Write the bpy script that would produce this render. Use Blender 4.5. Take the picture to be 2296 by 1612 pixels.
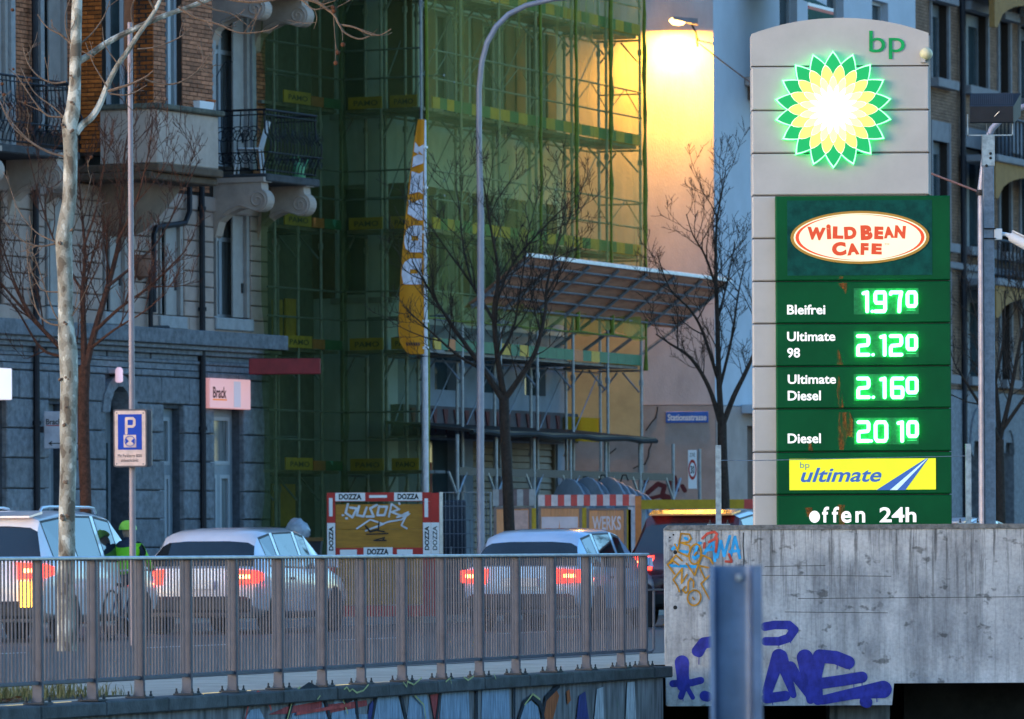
import bpy, math, random
from math import sin, cos, pi, radians
from mathutils import Vector, Matrix

for o in list(bpy.data.objects):
    bpy.data.objects.remove(o)
scene = bpy.context.scene
col = scene.collection
# ------------------------------------------------------------------ camera
FPX, ROLL, HOR, EYE = 14190.0, radians(0.3), 432.7, 1.1     # photo measured on a 2296 x 1612 grid
CAMP = Vector((0, 0, EYE))
cd = bpy.data.cameras.new('camera')
cd.sensor_width = 36.0
cd.lens = 36.0 * FPX / 2296
cd.shift_x = -HOR * sin(ROLL) / 2296
cd.shift_y = HOR * cos(ROLL) / 2296
cd.clip_start, cd.clip_end = 0.5, 2000
cd.dof.use_dof = True
cd.dof.focus_distance = 61.0
cd.dof.aperture_fstop = 7.0
cam = bpy.data.objects.new('camera', cd)
cam.matrix_world = Matrix.Translation(CAMP) @ Matrix.Rotation(pi / 2, 4, 'X') @ Matrix.Rotation(-ROLL, 4, 'Z')
col.objects.link(cam)
scene.camera = cam
# ------------------------------------------------------------------ sky, sun, exposure (dusk)
SUN_EL, SUN_AZ = radians(5.0), radians(238)      # azimuth from +Y clockwise: low, behind the camera to the left
world = bpy.data.worlds.new('World')
scene.world = world
world.use_nodes = True
wn = world.node_tree
sky = wn.nodes.new('ShaderNodeTexSky')
sky.sky_type = 'NISHITA'
sky.sun_disc = False
sky.sun_elevation = SUN_EL
sky.sun_rotation = SUN_AZ
sky.altitude = 400
sky.air_density, sky.dust_density, sky.ozone_density = 1.0, 0.5, 3.3
bg = wn.nodes['Background']
bg.inputs['Strength'].default_value = 0.15
wn.links.new(sky.outputs[0], bg.inputs['Color'])
sl = bpy.data.lights.new('sun', 'SUN')
sl.energy = 0.30
sl.angle = radians(25)
sl.color = (1.0, 0.72, 0.55)
so = bpy.data.objects.new('sun', sl)
sd = Vector((sin(SUN_AZ) * cos(SUN_EL), cos(SUN_AZ) * cos(SUN_EL), sin(SUN_EL) + 0.12))
so.rotation_euler = (-sd).to_track_quat('-Z', 'Y').to_euler()
so.location = sd * 50
col.objects.link(so)
scene.view_settings.view_transform = 'Standard'
scene.view_settings.look = 'None'
EXPO = 2.55
scene.view_settings.exposure = EXPO
EK = 2 ** (-EXPO)              # an emitter of strength 1 shows its own colour
scene.view_settings.gamma = 1.0
scene.view_settings.use_curve_mapping = False
scene.cycles.transparent_max_bounces = 16
scene.cycles.max_bounces = 6
scene.cycles.use_denoising = True

# ------------------------------------------------------------------ pixel helpers
RS, RC = sin(ROLL), cos(ROLL)
def ray(px, py):
    dx, dy = px - 1148, py - 806
    return Vector(((dx * RC - dy * RS) / FPX, 1.0, -((dx * RS + dy * RC) - HOR) / FPX))
def at(px, py, Y):
    return CAMP + ray(px, py) * Y
def ground(px, py, z=0.0):
    r = ray(px, py)
    return CAMP + r * ((z - EYE) / r.z)

class Fr:
    """a vertical plane: u runs along it to the right, v goes into it, z up"""
    def __init__(s, O, a):
        s.O = Vector((O[0], O[1], 0)); s.a = a
        s.t = Vector((cos(a), sin(a), 0)); s.n = Vector((-sin(a), cos(a), 0))
    def uz(s, px, py, v=0.0):
        r = ray(px, py)
        k = (v - (CAMP - s.O).dot(s.n)) / r.dot(s.n)
        p = CAMP + r * k
        return (p - s.O).dot(s.t), p.z
    def u(s, px, v=0.0, py=806): return s.uz(px, py, v)[0]
    def z(s, px, py, v=0.0): return s.uz(px, py, v)[1]
    def W(s, u, v, z): return s.O + s.t * u + s.n * v + Vector((0, 0, z))
def fr2(px0, Y0, px1, Y1):
    a, b = at(px0, 1238, Y0), at(px1, 1238, Y1)
    return Fr((a.x, a.y), math.atan2(b.y - a.y, b.x - a.x))
def frontal(px, Y): 
    a = at(px, 1238, Y)
    return Fr((a.x, a.y), 0.0)

# ------------------------------------------------------------------ lettering, made first while the scene is empty
TXT = {}
def glyphs(s, off=0.0):
    key = (s, off)
    if key not in TXT:
        c = bpy.data.curves.new('t', 'FONT')
        c.body = s
        c.offset = off
        c.resolution_u = 4
        c.fill_mode = 'FRONT'
        o = bpy.data.objects.new('t', c)
        col.objects.link(o)
        dg = bpy.context.evaluated_depsgraph_get()
        me = bpy.data.meshes.new_from_object(o.evaluated_get(dg))
        vs = [(v.co.x, v.co.y) for v in me.vertices]
        fs = [tuple(p.vertices) for p in me.polygons]
        bpy.data.objects.remove(o); bpy.data.curves.remove(c); bpy.data.meshes.remove(me)
        x0, x1 = min(v[0] for v in vs), max(v[0] for v in vs)
        y0, y1 = min(v[1] for v in vs), max(v[1] for v in vs)
        TXT[key] = ([((x - x0) / (x1 - x0), (y - y0) / (y1 - y0)) for x, y in vs], fs)
    return TXT[key]
for _s in ['P', 'Mit Parkkarte 8003', 'unbeschränkt', 'Stationsstrasse', 'Bleifrei', 'Ultimate', '98', 'Diesel',
           'Brack', 'PAMO', 'DOZZA', '30', 'ZONE', 'f', 'e', 'n', '24h', 'WERKS', 'bp', 'ultimate', 'TM', '+'] + list('WiLDBEANCF'):
    for _o in (0.0, 0.022, 0.045, 0.07):
        glyphs(_s, _o)

# ------------------------------------------------------------------ materials
MATS = {}
def new_mat(name):
    m = bpy.data.materials.new(name); m.use_nodes = True
    nt = m.node_tree
    return m, nt, nt.nodes['Principled BSDF']
def mat(name, c, rough=0.7, metal=0.0, ns=6.0, na=0.18, bump=0.0, bs=40.0, c2=None, island=0.0, stretch=None, spec=0.28, lo=0.35, hi=0.65, gen=False):
    if name in MATS: return MATS[name]
    m, nt, b = new_mat(name)
    N = nt.nodes; L = nt.links
    tc = N.new('ShaderNodeTexCoord')
    src = tc.outputs['Object']
    if not gen:
        ge = N.new('ShaderNodeNewGeometry'); src = ge.outputs['Position']
    mp = N.new('ShaderNodeMapping')
    if stretch: mp.inputs['Scale'].default_value = stretch
    L.new(src, mp.inputs[0])
    nz = N.new('ShaderNodeTexNoise'); nz.inputs['Scale'].default_value = ns; nz.inputs['Detail'].default_value = 6
    nz.inputs['Roughness'].default_value = 0.65
    L.new(mp.outputs[0], nz.inputs['Vector'])
    rp = N.new('ShaderNodeValToRGB')
    if c2 is None:
        a_ = tuple(max(0, x * (1 - na)) for x in c); b_ = tuple(x * (1 + na) for x in c)
    else: a_, b_ = c, c2
    rp.color_ramp.elements[0].position = lo; rp.color_ramp.elements[1].position = hi
    rp.color_ramp.elements[0].color = (*a_, 1); rp.color_ramp.elements[1].color = (*b_, 1)
    L.new(nz.outputs['Fac'], rp.inputs[0])
    out = rp.outputs[0]
    if island:
        oi = N.new('ShaderNodeObjectInfo'); gi = N.new('ShaderNodeNewGeometry')
        ad = N.new('ShaderNodeMath'); ad.operation = 'ADD'
        L.new(oi.outputs['Random'], ad.inputs[0]); L.new(gi.outputs['Random Per Island'], ad.inputs[1])
        frn = N.new('ShaderNodeMath'); frn.operation = 'FRACT'; L.new(ad.outputs[0], frn.inputs[0])
        mr = N.new('ShaderNodeMapRange'); mr.inputs['To Min'].default_value = 1 - island; mr.inputs['To Max'].default_value = 1 + island * 0.7
        L.new(frn.outputs[0], mr.inputs[0])
        mu = N.new('ShaderNodeVectorMath'); mu.operation = 'SCALE'
        L.new(out, mu.inputs[0]); L.new(mr.outputs[0], mu.inputs['Scale'])
        out = mu.outputs[0]
    L.new(out, b.inputs['Base Color'])
    b.inputs['Roughness'].default_value = rough
    b.inputs['Metallic'].default_value = metal
    b.inputs['Specular IOR Level'].default_value = spec
    if bump:
        bn = N.new('ShaderNodeTexNoise'); bn.inputs['Scale'].default_value = bs; bn.inputs['Detail'].default_value = 5
        L.new(mp.outputs[0], bn.inputs['Vector'])
        bp_ = N.new('ShaderNodeBump'); bp_.inputs['Strength'].default_value = bump; bp_.inputs['Distance'].default_value = 0.02
        L.new(bn.outputs['Fac'], bp_.inputs['Height']); L.new(bp_.outputs[0], b.inputs['Normal'])
    MATS[name] = m
    return m
def glow(name, c, st, base=None, rough=0.5):
    st = st * EK
    if name in MATS: return MATS[name]
    m, nt, b = new_mat(name)
    b.inputs['Base Color'].default_value = (*(base or c), 1)
    b.inputs['Emission Color'].default_value = (*c, 1)
    b.inputs['Emission Strength'].default_value = st
    b.inputs['Roughness'].default_value = rough
    N, L = nt.nodes, nt.links
    nz = N.new('ShaderNodeTexNoise'); nz.inputs['Scale'].default_value = 3.0
    ge = N.new('ShaderNodeNewGeometry'); L.new(ge.outputs['Position'], nz.inputs['Vector'])
    mr = N.new('ShaderNodeMapRange'); mr.inputs['To Min'].default_value = st * 0.85; mr.inputs['To Max'].default_value = st * 1.15
    L.new(nz.outputs['Fac'], mr.inputs[0]); L.new(mr.outputs[0], b.inputs['Emission Strength'])
    MATS[name] = m
    return m
def glass(name, c=(0.02, 0.03, 0.04), rough=0.04, spec=0.8):
    if name in MATS: return MATS[name]
    m = mat(name, c, rough, 0, 2.0, 0.25, spec=spec)
    return m

# ------------------------------------------------------------------ mesh helpers
class MB:
    def __init__(s): s.v = []; s.f = []; s.sm = False
    def add(s, vs, fs):
        n = len(s.v); s.v += [tuple(v) for v in vs]; s.f += [tuple(i + n for i in f) for f in fs]; return s
    def box(s, x0, x1, y0, y1, z0, z1):
        if x0 > x1: x0, x1 = x1, x0
        if y0 > y1: y0, y1 = y1, y0
        if z0 > z1: z0, z1 = z1, z0
        return s.add([(x0, y0, z0), (x1, y0, z0), (x1, y1, z0), (x0, y1, z0), (x0, y0, z1), (x1, y0, z1), (x1, y1, z1), (x0, y1, z1)],
                     [(0, 3, 2, 1), (4, 5, 6, 7), (0, 1, 5, 4), (1, 2, 6, 5), (2, 3, 7, 6), (3, 0, 4, 7)])
    def block(s, x0, x1, y0, y1, z0, z1, c=0.02):
        """box whose front (y0) edges are chamfered"""
        a = [(x0, y1, z0), (x1, y1, z0), (x1, y1, z1), (x0, y1, z1), (x0, y0 + c, z0), (x1, y0 + c, z0), (x1, y0 + c, z1), (x0, y0 + c, z1),
             (x0 + c, y0, z0 + c), (x1 - c, y0, z0 + c), (x1 - c, y0, z1 - c), (x0 + c, y0, z1 - c)]
        f = [(3, 2, 1, 0)]
        for i in range(4):
            j = (i + 1) % 4
            f += [(i, j, j + 4, i + 4), (i + 4, j + 4, j + 8, i + 8)]
        return s.add(a, f + [(8, 9, 10, 11)])
    def bev(s, x0, x1, y0, y1, z0, z1, c=0.01):
        """box with all vertical and horizontal edges chamfered"""
        vs = []
        for z, k in ((z0, c), (z0 + c, 0), (z1 - c, 0), (z1, c)):
            vs += [(x0 + k + c, y0 + k, z), (x1 - k - c, y0 + k, z), (x1 - k, y0 + k + c, z), (x1 - k, y1 - k - c, z),
                   (x1 - k - c, y1 - k, z), (x0 + k + c, y1 - k, z), (x0 + k, y1 - k - c, z), (x0 + k, y0 + k + c, z)]
        fs = [tuple(range(7, -1, -1)), tuple(range(24, 32))]
        for r in range(3):
            for i in range(8):
                j = (i + 1) % 8
                fs.append((r * 8 + i, r * 8 + j, r * 8 + 8 + j, r * 8 + 8 + i))
        return s.add(vs, fs)
    def tube(s, pts, rad, n=6, cap=True):
        pts = [Vector(p) for p in pts]
        if not isinstance(rad, (list, tuple)): rad = [rad] * len(pts)
        vs, fs = [], []
        up = None
        for i, p in enumerate(pts):
            d = (pts[min(i + 1, len(pts) - 1)] - pts[max(i - 1, 0)])
            if d.length < 1e-9: d = Vector((0, 0, 1))
            d.normalize()
            if up is None:
                up = Vector((0, 0, 1)) if abs(d.z) < 0.9 else Vector((0, 1, 0))
            a = d.cross(up)
            if a.length < 1e-6: a = d.orthogonal()
            a.normalize(); b = d.cross(a).normalized(); up = a.cross(d) * 1.0
            for k in range(n):
                t = 2 * pi * k / n
                vs.append(p + (a * cos(t) + b * sin(t)) * rad[i])
        for i in range(len(pts) - 1):
            for k in range(n):
                k2 = (k + 1) % n
                fs.append((i * n + k, (i + 1) * n + k, (i + 1) * n + k2, i * n + k2))
        if cap:
            fs.append(tuple(range(n))); m = (len(pts) - 1) * n
            fs.append(tuple(range(m + n - 1, m - 1, -1)))
        return s.add(vs, fs)
    def prism(s, poly, y0, y1):
        """polygon in x,z pushed from y0 (front) to y1"""
        n = len(poly)
        ar = sum(poly[i][0] * poly[(i + 1) % n][1] - poly[(i + 1) % n][0] * poly[i][1] for i in range(n))
        if ar < 0: poly = poly[::-1]
        vs = [(x, y0, z) for x, z in poly] + [(x, y1, z) for x, z in poly]
        fs = [tuple(range(n)), tuple(range(2 * n - 1, n - 1, -1))]
        for i in range(n):
            j = (i + 1) % n
            fs.append((i, i + n, j + n, j))
        return s.add(vs, fs)
    def lathe(s, prof, n=20, axis='z', c=(0, 0, 0)):
        vs, fs = [], []
        for r, h in prof:
            for k in range(n):
                t = 2 * pi * k / n
                a, b = r * cos(t), r * sin(t)
                vs.append({'z': (c[0] + a, c[1] + b, c[2] + h), 'y': (c[0] + a, c[1] + h, c[2] + b), 'x': (c[0] + h, c[1] + a, c[2] + b)}[axis])
        for i in range(len(prof) - 1):
            for k in range(n):
                k2 = (k + 1) % n
                fs.append((i * n + k, i * n + k2, (i + 1) * n + k2, (i + 1) * n + k))
        fs.append(tuple(range(n - 1, -1, -1))); m = (len(prof) - 1) * n
        fs.append(tuple(range(m, m + n)))
        return s.add(vs, fs)
    def ball(s, c, r, n=8):
        pr = [(r * sin(pi * i / n) + 1e-4, -r * cos(pi * i / n)) for i in range(n + 1)]
        return s.lathe(pr, n + 2, 'z', c)
    def text(s, txt, x0, x1, z0, z1, y, off=0.022, shear=0.0, rot=0):
        """ink of the lettering fills the given box; rot in quarter turns counter-clockwise"""
        vs, fs = glyphs(txt, off)
        o = []
        for a, b in vs:
            a2 = a * (1 - shear) + b * shear
            if rot == 1: a2, b = 1 - b, a2
            if rot == 2: a2, b = 1 - a2, 1 - b
            if rot == 3: a2, b = b, 1 - a2
            o.append((x0 + a2 * (x1 - x0), y, z0 + b * (z1 - z0)))
        return s.add(o, fs)
    def stroke(s, pts, w, y, k=10, closed=False, dy=-0.0012):
        """a painted stroke in the x,z plane with round ends; every piece lies a hair in front of the last"""
        n = len(pts)
        idx = [(i, (i + 1) % n) for i in range(n if closed else n - 1)]
        ws = w if isinstance(w, (list, tuple)) else [w] * n
        for i, j in idx:
            (ax, az), (bx, bz) = pts[i], pts[j]
            d = math.hypot(bx - ax, bz - az)
            if d < 1e-6: continue
            an = math.atan2(bz - az, bx - ax)
            poly = []
            for q in range(k + 1):
                t = an + pi / 2 + pi * q / k
                poly.append((ax + ws[i] / 2 * cos(t), y, az + ws[i] / 2 * sin(t)))
            for q in range(k + 1):
                t = an - pi / 2 + pi * q / k
                poly.append((bx + ws[j] / 2 * cos(t), y, bz + ws[j] / 2 * sin(t)))
            s.add(poly, [tuple(range(len(poly)))])
            y += dy / 8
        return s
    def solid_stroke(s, pts, w, y0, y1, k=6):
        n0 = len(s.v)
        for (ax, az), (bx, bz) in zip(pts, pts[1:]):
            an = math.atan2(bz - az, bx - ax); poly = []
            for q in range(k + 1):
                t = an + pi / 2 + pi * q / k; poly.append((ax + w / 2 * cos(t), az + w / 2 * sin(t)))
            for q in range(k + 1):
                t = an - pi / 2 + pi * q / k; poly.append((bx + w / 2 * cos(t), bz + w / 2 * sin(t)))
            s.prism(poly, y0, y1); y0 -= .0004
        return s
    def loft(s, rings, closed=True, caps=True):
        n = len(rings[0]); vs = [p for r in rings for p in r]; fs = []
        for i in range(len(rings) - 1):
            for k in range(n if closed else n - 1):
                k2 = (k + 1) % n
                fs.append((i * n + k, i * n + k2, (i + 1) * n + k2, (i + 1) * n + k))
        if caps:
            fs.append(tuple(range(n - 1, -1, -1))); m = (len(rings) - 1) * n
            fs.append(tuple(range(m, m + n)))
        return s.add(vs, fs)
    def me(s, name, m, smooth=False):
        me = bpy.data.meshes.new(name)
        me.from_pydata(s.v, [], s.f)
        if isinstance(m, (list, tuple)):
            for q in m: me.materials.append(q)
        else: me.materials.append(m)
        if smooth:
            me.polygons.foreach_set('use_smooth', [True] * len(me.polygons))
            me.set_sharp_from_angle(angle=radians(38))
        me.update()
        return me
def link(name, me, parent=None, loc=None, **kw):
    o = bpy.data.objects.new(name, me)
    if parent is not None: o.parent = parent
    if loc is not None: o.location = loc
    for k, v in kw.items(): o[k] = v
    col.objects.link(o)
    return o
def part(name, mb, m, parent=None, smooth=False, loc=None, **kw):
    return link(name, mb.me(name, m, smooth), parent, loc, **kw)
def thing(name, label, cat, fr=None, loc=None, rz=0.0, group=None):
    o = bpy.data.objects.new(name, None)
    o.empty_display_size = 0.2
    if fr is not None: o.location = fr.O; o.rotation_euler = (0, 0, fr.a)
    else: o.location = loc or (0, 0, 0); o.rotation_euler = (0, 0, rz)
    o['label'] = label; o['category'] = cat
    if group: o['group'] = group
    col.objects.link(o)
    return o
def cells(mb, u0, u1, z0, z1, v0, v1, holes):
    """wall slab with rectangular openings"""
    us = sorted({u0, u1, *[h[0] for h in holes], *[h[1] for h in holes]})
    us = [u for u in us if u0 <= u <= u1]
    for a, b in zip(us, us[1:]):
        if b - a < 1e-4: continue
        m = (a + b) / 2
        zs = [(h[2], h[3]) for h in holes if h[0] < m < h[1]]
        cur = z0
        for q0, q1 in sorted(zs):
            if q0 > cur: mb.box(a, b, v0, v1, cur, q0)
            cur = max(cur, q1)
        if cur < z1: mb.box(a, b, v0, v1, cur, z1)
    return mb
# ------------------------------------------------------------------ colours
M_asphalt = mat('asphalt', (0.10, 0.095, 0.09), 0.85, 0, 3.0, 0.2, 0.4, 60)
M_pave = mat('pavement_concrete', (0.40, 0.34, 0.27), 0.9, 0, 2.0, 0.2, 0.35, 50)
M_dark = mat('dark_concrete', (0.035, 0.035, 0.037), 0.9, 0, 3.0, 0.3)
M_galv = mat('galvanised_steel', (0.30, 0.33, 0.37), 0.42, 0.75, 18.0, 0.25, 0.05, 60)
M_rail = mat('railing_paint', (0.078, 0.084, 0.108), 0.5, 0.2, 9.0, 0.14, 0.05, 80)
M_railtop = mat('railing_top_metal', (0.36, 0.38, 0.42), 0.35, 0.6, 9.0, 0.18)
M_iron = mat('black_iron', (0.018, 0.019, 0.026), 0.55, 0.4)
M_coping = mat('coping_stone', (0.055, 0.06, 0.065), 0.75, 0, 5.0, 0.4, 0.3, 40, island=0.25)
M_white = mat('white_paint', (0.72, 0.72, 0.74), 0.5, 0, 3.0, 0.05)
M_black = mat('black_paint', (0.012, 0.012, 0.014), 0.55)
M_red = mat('red_paint', (0.42, 0.025, 0.02), 0.5, 0, 4, 0.12)
M_blue = mat('sign_blue', (0.015, 0.06, 0.42), 0.4, 0, 3, 0.08)

# ------------------------------------------------------------------ railing line and ground
RAIL = fr2(85, 46.5, 1440, 60.5)
RLEN = RAIL.u(1440)
def gp(name, pts, z, m, **kw):
    mb = MB(); mb.add([(x, y, z) for x, y in pts], [tuple(range(len(pts)))])
    return part(name, mb, m, **kw)
e0, e1 = RAIL.W(-90, 0.16, 0), RAIL.W(RLEN + 0.45, 0.16, 0)
WALLY = 61.3
gp('ground', [(e0.x, e0.y), (e1.x, e1.y), (e1.x, WALLY + 0.2), (260, WALLY + 0.2), (260, 900), (-420, 900), (-420, e0.y)], 0.0, M_pave, kind='structure')
gp('trench_floor', [(-60, -40), (200, -40), (200, 110), (-60, 110)], -5.0, M_dark, kind='structure')
mbk = MB(); mbk.box(-7.5, 60, -25, 30, -5, -0.55)
part('pavement', mbk, M_pave, kind='structure')
# road, kerb and markings run along the street
ST = Fr((-2.2, 86), radians(70))
def quad_uv(fr, u0, u1, v0, v1, z):
    return [tuple(fr.W(u, v, z))[:2] for u, v in ((u0, v0), (u1, v0), (u1, v1), (u0, v1))]
gp('road', quad_uv(ST, -90, 260, -9.5, 3.6, 0), 0.004, M_asphalt, kind='structure')
mk = MB()
for i in range(-12, 30):
    pts = quad_uv(ST, i * 6, i * 6 + 2.6, -2.2, -2.05, 0)
    mk.add([(x, y, 0.008) for x, y in pts], [(0, 1, 2, 3)])
part('lane_marking', mk, M_white, kind='structure')
kb = MB()
for i in range(-30, 60):
    p = [ST.W(i * 1.5 + 0.01, 3.6, 0), ST.W(i * 1.5 + 1.49, 3.6, 0), ST.W(i * 1.5 + 1.49, 3.82, 0), ST.W(i * 1.5 + 0.01, 3.82, 0)]
    kb.add([(q.x, q.y, -0.02) for q in p] + [(q.x, q.y, 0.12) for q in p], [(4, 5, 6, 7), (0, 1, 5, 4), (1, 2, 6, 5), (2, 3, 7, 6), (3, 0, 4, 7)])
part('kerb', kb, mat('kerb_stone', (0.24, 0.24, 0.25), 0.7, 0, 8, 0.2, island=0.15), kind='structure')
sw = MB()
pts = quad_uv(ST, -60, 240, 3.82, 30, 0)
sw.add([(x, y, 0.115) for x, y in pts], [(0, 1, 2, 3)])
part('sidewalk', sw, M_pave, kind='structure')

# ------------------------------------------------------------------ retaining wall under the railing
def wall_paint():
    m, nt, b = new_mat('sprayed_wall')
    N, L = nt.nodes, nt.links
    ge = N.new('ShaderNodeTexCoord'); mp = N.new('ShaderNodeMapping'); mp.inputs['Scale'].default_value = (7, 7, 1.2)
    L.new(ge.outputs['Object'], mp.inputs[0])
    n1 = N.new('ShaderNodeTexNoise'); n1.inputs['Scale'].default_value = 2.0; n1.inputs['Detail'].default_value = 7; L.new(mp.outputs[0], n1.inputs['Vector'])
    r = N.new('ShaderNodeValToRGB')
    e = r.color_ramp.elements
    e[0].position, e[1].position = 0.3, 0.7
    e[0].color = (0.05, 0.05, 0.055, 1); e[1].color = (0.22, 0.22, 0.235, 1)
    L.new(n1.outputs['Fac'], r.inputs[0]); L.new(r.outputs[0], b.inputs['Base Color'])
    b.inputs['Roughness'].default_value = 0.85
    return m
M_spray = wall_paint()
rw = thing('retaining_wall', 'low retaining wall covered in painted graffiti under the metal railing', 'wall', RAIL)
mb = MB(); mb.box(-40, RLEN + 0.42, -0.06, 0.3, -5, -0.112)
part('wall_face', mb, M_spray, rw)
mb0 = -1.6
u = -9.0; k = 0
random.seed(3)
while u < RLEN + 0.5:
    w = min(1.25, RLEN + 0.52 - u)
    if w < 0.05: break
    b = MB(); b.block(u + 0.006, u + w - 0.006, -0.13 + random.uniform(-.004, .004), 0.16, -0.11, random.uniform(-.004, 0.002), 0.012)
    part('coping_slab', b, M_coping, rw)
    u += w
# graffiti: panels of faded colour, arches and outlines, traced on the wall face
def rp(px, py): return RAIL.uz(px, py, -0.062)
paints = [((0.20, 0.27, 0.36), [[(652, 1612), (668, 1560), (690, 1545), (720, 1560), (735, 1612)], [(742, 1612), (750, 1560), (790, 1553), (800, 1612)], [(838, 1612), (846, 1560), (870, 1548), (890, 1552), (905, 1612)],
                               [(912, 1612), (918, 1552), (955, 1545), (962, 1612)], [(985, 1612), (990, 1550), (1050, 1540), (1052, 1612)], [(1078, 1612), (1080, 1538), (1140, 1532), (1142, 1612)], [(1165, 1612), (1175, 1580), (1190, 1570), (1205, 1585), (1210, 1612)],
                               [(548, 1612), (560, 1592), (580, 1588), (592, 1612)], [(745, 1660), (760, 1603), (860, 1600), (870, 1660)]]),
          ((0.30, 0.05, 0.05), [[(600, 1602), (640, 1585), (720, 1572), (720, 1586), (650, 1600)], [(728, 1580), (820, 1570), (822, 1582), (730, 1600)], [(962, 1558), (982, 1555), (982, 1612), (972, 1612)]]),
          ((0.32, 0.09, 0.03), [[(1215, 1612), (1222, 1570), (1245, 1545), (1252, 1560), (1238, 1612)], [(1268, 1550), (1275, 1545), (1278, 1570), (1270, 1580)]]),
          ((0.03, 0.04, 0.16), [[(822, 1612), (826, 1580), (834, 1570), (838, 1600), (836, 1612)], [(1290, 1612), (1296, 1560), (1310, 1550), (1318, 1612)]]),
          ((0.36, 0.38, 0.42), [[(1330, 1612), (1336, 1545), (1350, 1540), (1352, 1612)], [(1400, 1612), (1404, 1530), (1420, 1528), (1424, 1612)]])]
yy = -0.0635
for c, polys in paints:
    for pl in polys:
        b = MB(); b.add([(p[0], yy, p[1]) for p in (rp(*q) for q in pl)][::1], [tuple(range(len(pl)))])
        part('paint_patch', b, mat('paint%.2f%.2f' % (c[0], c[2]), c, 0.8, 0, 5, 0.5, stretch=(6, 6, 0.8), lo=.3, hi=.7), rw)
        yy -= 0.0006
outl = [((0.015, 0.02, 0.03), 0.05, [[(642, 1612), (660, 1556), (690, 1536), (722, 1552), (738, 1612)], [(800, 1612), (795, 1560), (775, 1570), (755, 1555)], [(832, 1612), (842, 1556), (870, 1538), (895, 1552), (908, 1612)], [(976, 1612), (984, 1545)], [(1066, 1612), (1066, 1540)], [(1150, 1612), (1150, 1535)],
                               [(1160, 1612), (1172, 1575), (1190, 1562), (1208, 1578), (1216, 1612)], [(1212, 1612), (1220, 1566), (1250, 1536)]]),
        ((0.36, 0.37, 0.16), 0.018, [[(640, 1612), (655, 1555), (668, 1540)], [(760, 1555), (775, 1600)], [(1172, 1580), (1190, 1556), (1206, 1568)], [(925, 1560), (945, 1580), (950, 1612)]]),
        ((0.40, 0.06, 0.05), 0.028, [[(545, 1612), (552, 1575), (572, 1552), (592, 1560), (602, 1590)], [(660, 1600), (780, 1580)]])]
for c, w, ls in outl:
    for l in ls:
        b = MB(); b.stroke([rp(*q) for q in l], w, yy)
        part('paint_line', b, mat('line%.2f%.2f' % (c[0], c[1]), c, 0.8, 0, 8, 0.3), rw); yy -= 0.0008
cyy = -0.1365
for l in [[(718, 1560), (712, 1568)], [(772, 1545), (778, 1540), (784, 1550), (790, 1545), (800, 1553), (815, 1548), (826, 1535)], [(905, 1530), (912, 1540), (914, 1528), (928, 1535), (945, 1520)], [(1000, 1528), (1010, 1520), (1012, 1532)], [(1040, 1518), (1050, 1525), (1062, 1516)], [(1108, 1512), (1112, 1522)]]:
    b = MB(); b.stroke([RAIL.uz(q[0], q[1], cyy) for q in l], 0.014, cyy)
    part('paint_line', b, mat('line0.360.37', (0.36, 0.37, 0.16)), rw)

# ------------------------------------------------------------------ railing
ra = thing('metal_railing', 'long grey metal railing of vertical bars on the retaining wall', 'railing', RAIL)
posts = [RAIL.u(p, 0, 1500) for p in (85, 207, 313, 420, 522, 625, 722, 810, 902, 990, 1075, 1157, 1237, 1315, 1393)] + [RLEN]
posts = [posts[0] - 1.03] + posts
TOPZ = 1.088
mb = MB(); mb.bev(posts[0] - 0.3, RLEN + 0.05, -0.05, 0.05, TOPZ - 0.03, TOPZ, 0.009)
part('top_rail', mb, M_railtop, ra)
bar = MB(); bar.bev(-0.004, 0.004, -0.0078, 0.0078, 0.172, TOPZ - 0.029, 0.002)
bar_me = bar.me('bar', M_rail)
pm = MB(); pm.bev(-0.017, 0.017, -0.040, 0.040, 0.012, TOPZ - 0.029, 0.004); post_me = pm.me('post', M_rail)
pl = MB(); pl.bev(-0.09, 0.09, -0.085, 0.085, 0.0025, 0.017, 0.003); M_plate = mat('dark_plate', (.045, .048, .052), .6, .3); plate_me = pl.me('base_plate', M_plate)
bo = MB(); bo.lathe([(0.013, 0), (0.013, 0.014), (0.007, 0.015), (0.007, 0.04)], 6); bolt_me = bo.me('bolt', M_plate)
for i, u in enumerate(posts):
    po = link('post', post_me, ra, (u, 0, 0))
    b = link('base_plate', plate_me, po)
    for sx in (-1, 1):
        for sy in (-1, 1):
            link('bolt', bolt_me, po, (sx * 0.065 , sy * 0.066, 0.016))
    if i + 1 < len(posts):
        u1 = posts[i + 1]
        b = MB(); b.bev(u + 0.021, u1 - 0.021, -0.02, 0.02, 0.145, 0.172, 0.003)
        part('bottom_rail', b, M_rail, ra)
        n = max(2, int(round((u1 - u) / 0.068)))
        for k in range(1, n):
            o = link('bar', bar_me, ra, (u + (u1 - u) * k / n + random.uniform(-.003, .003), 0, 0))
            o.rotation_euler = (0, random.uniform(-.002, .002), random.uniform(-.15, .15))
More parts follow.
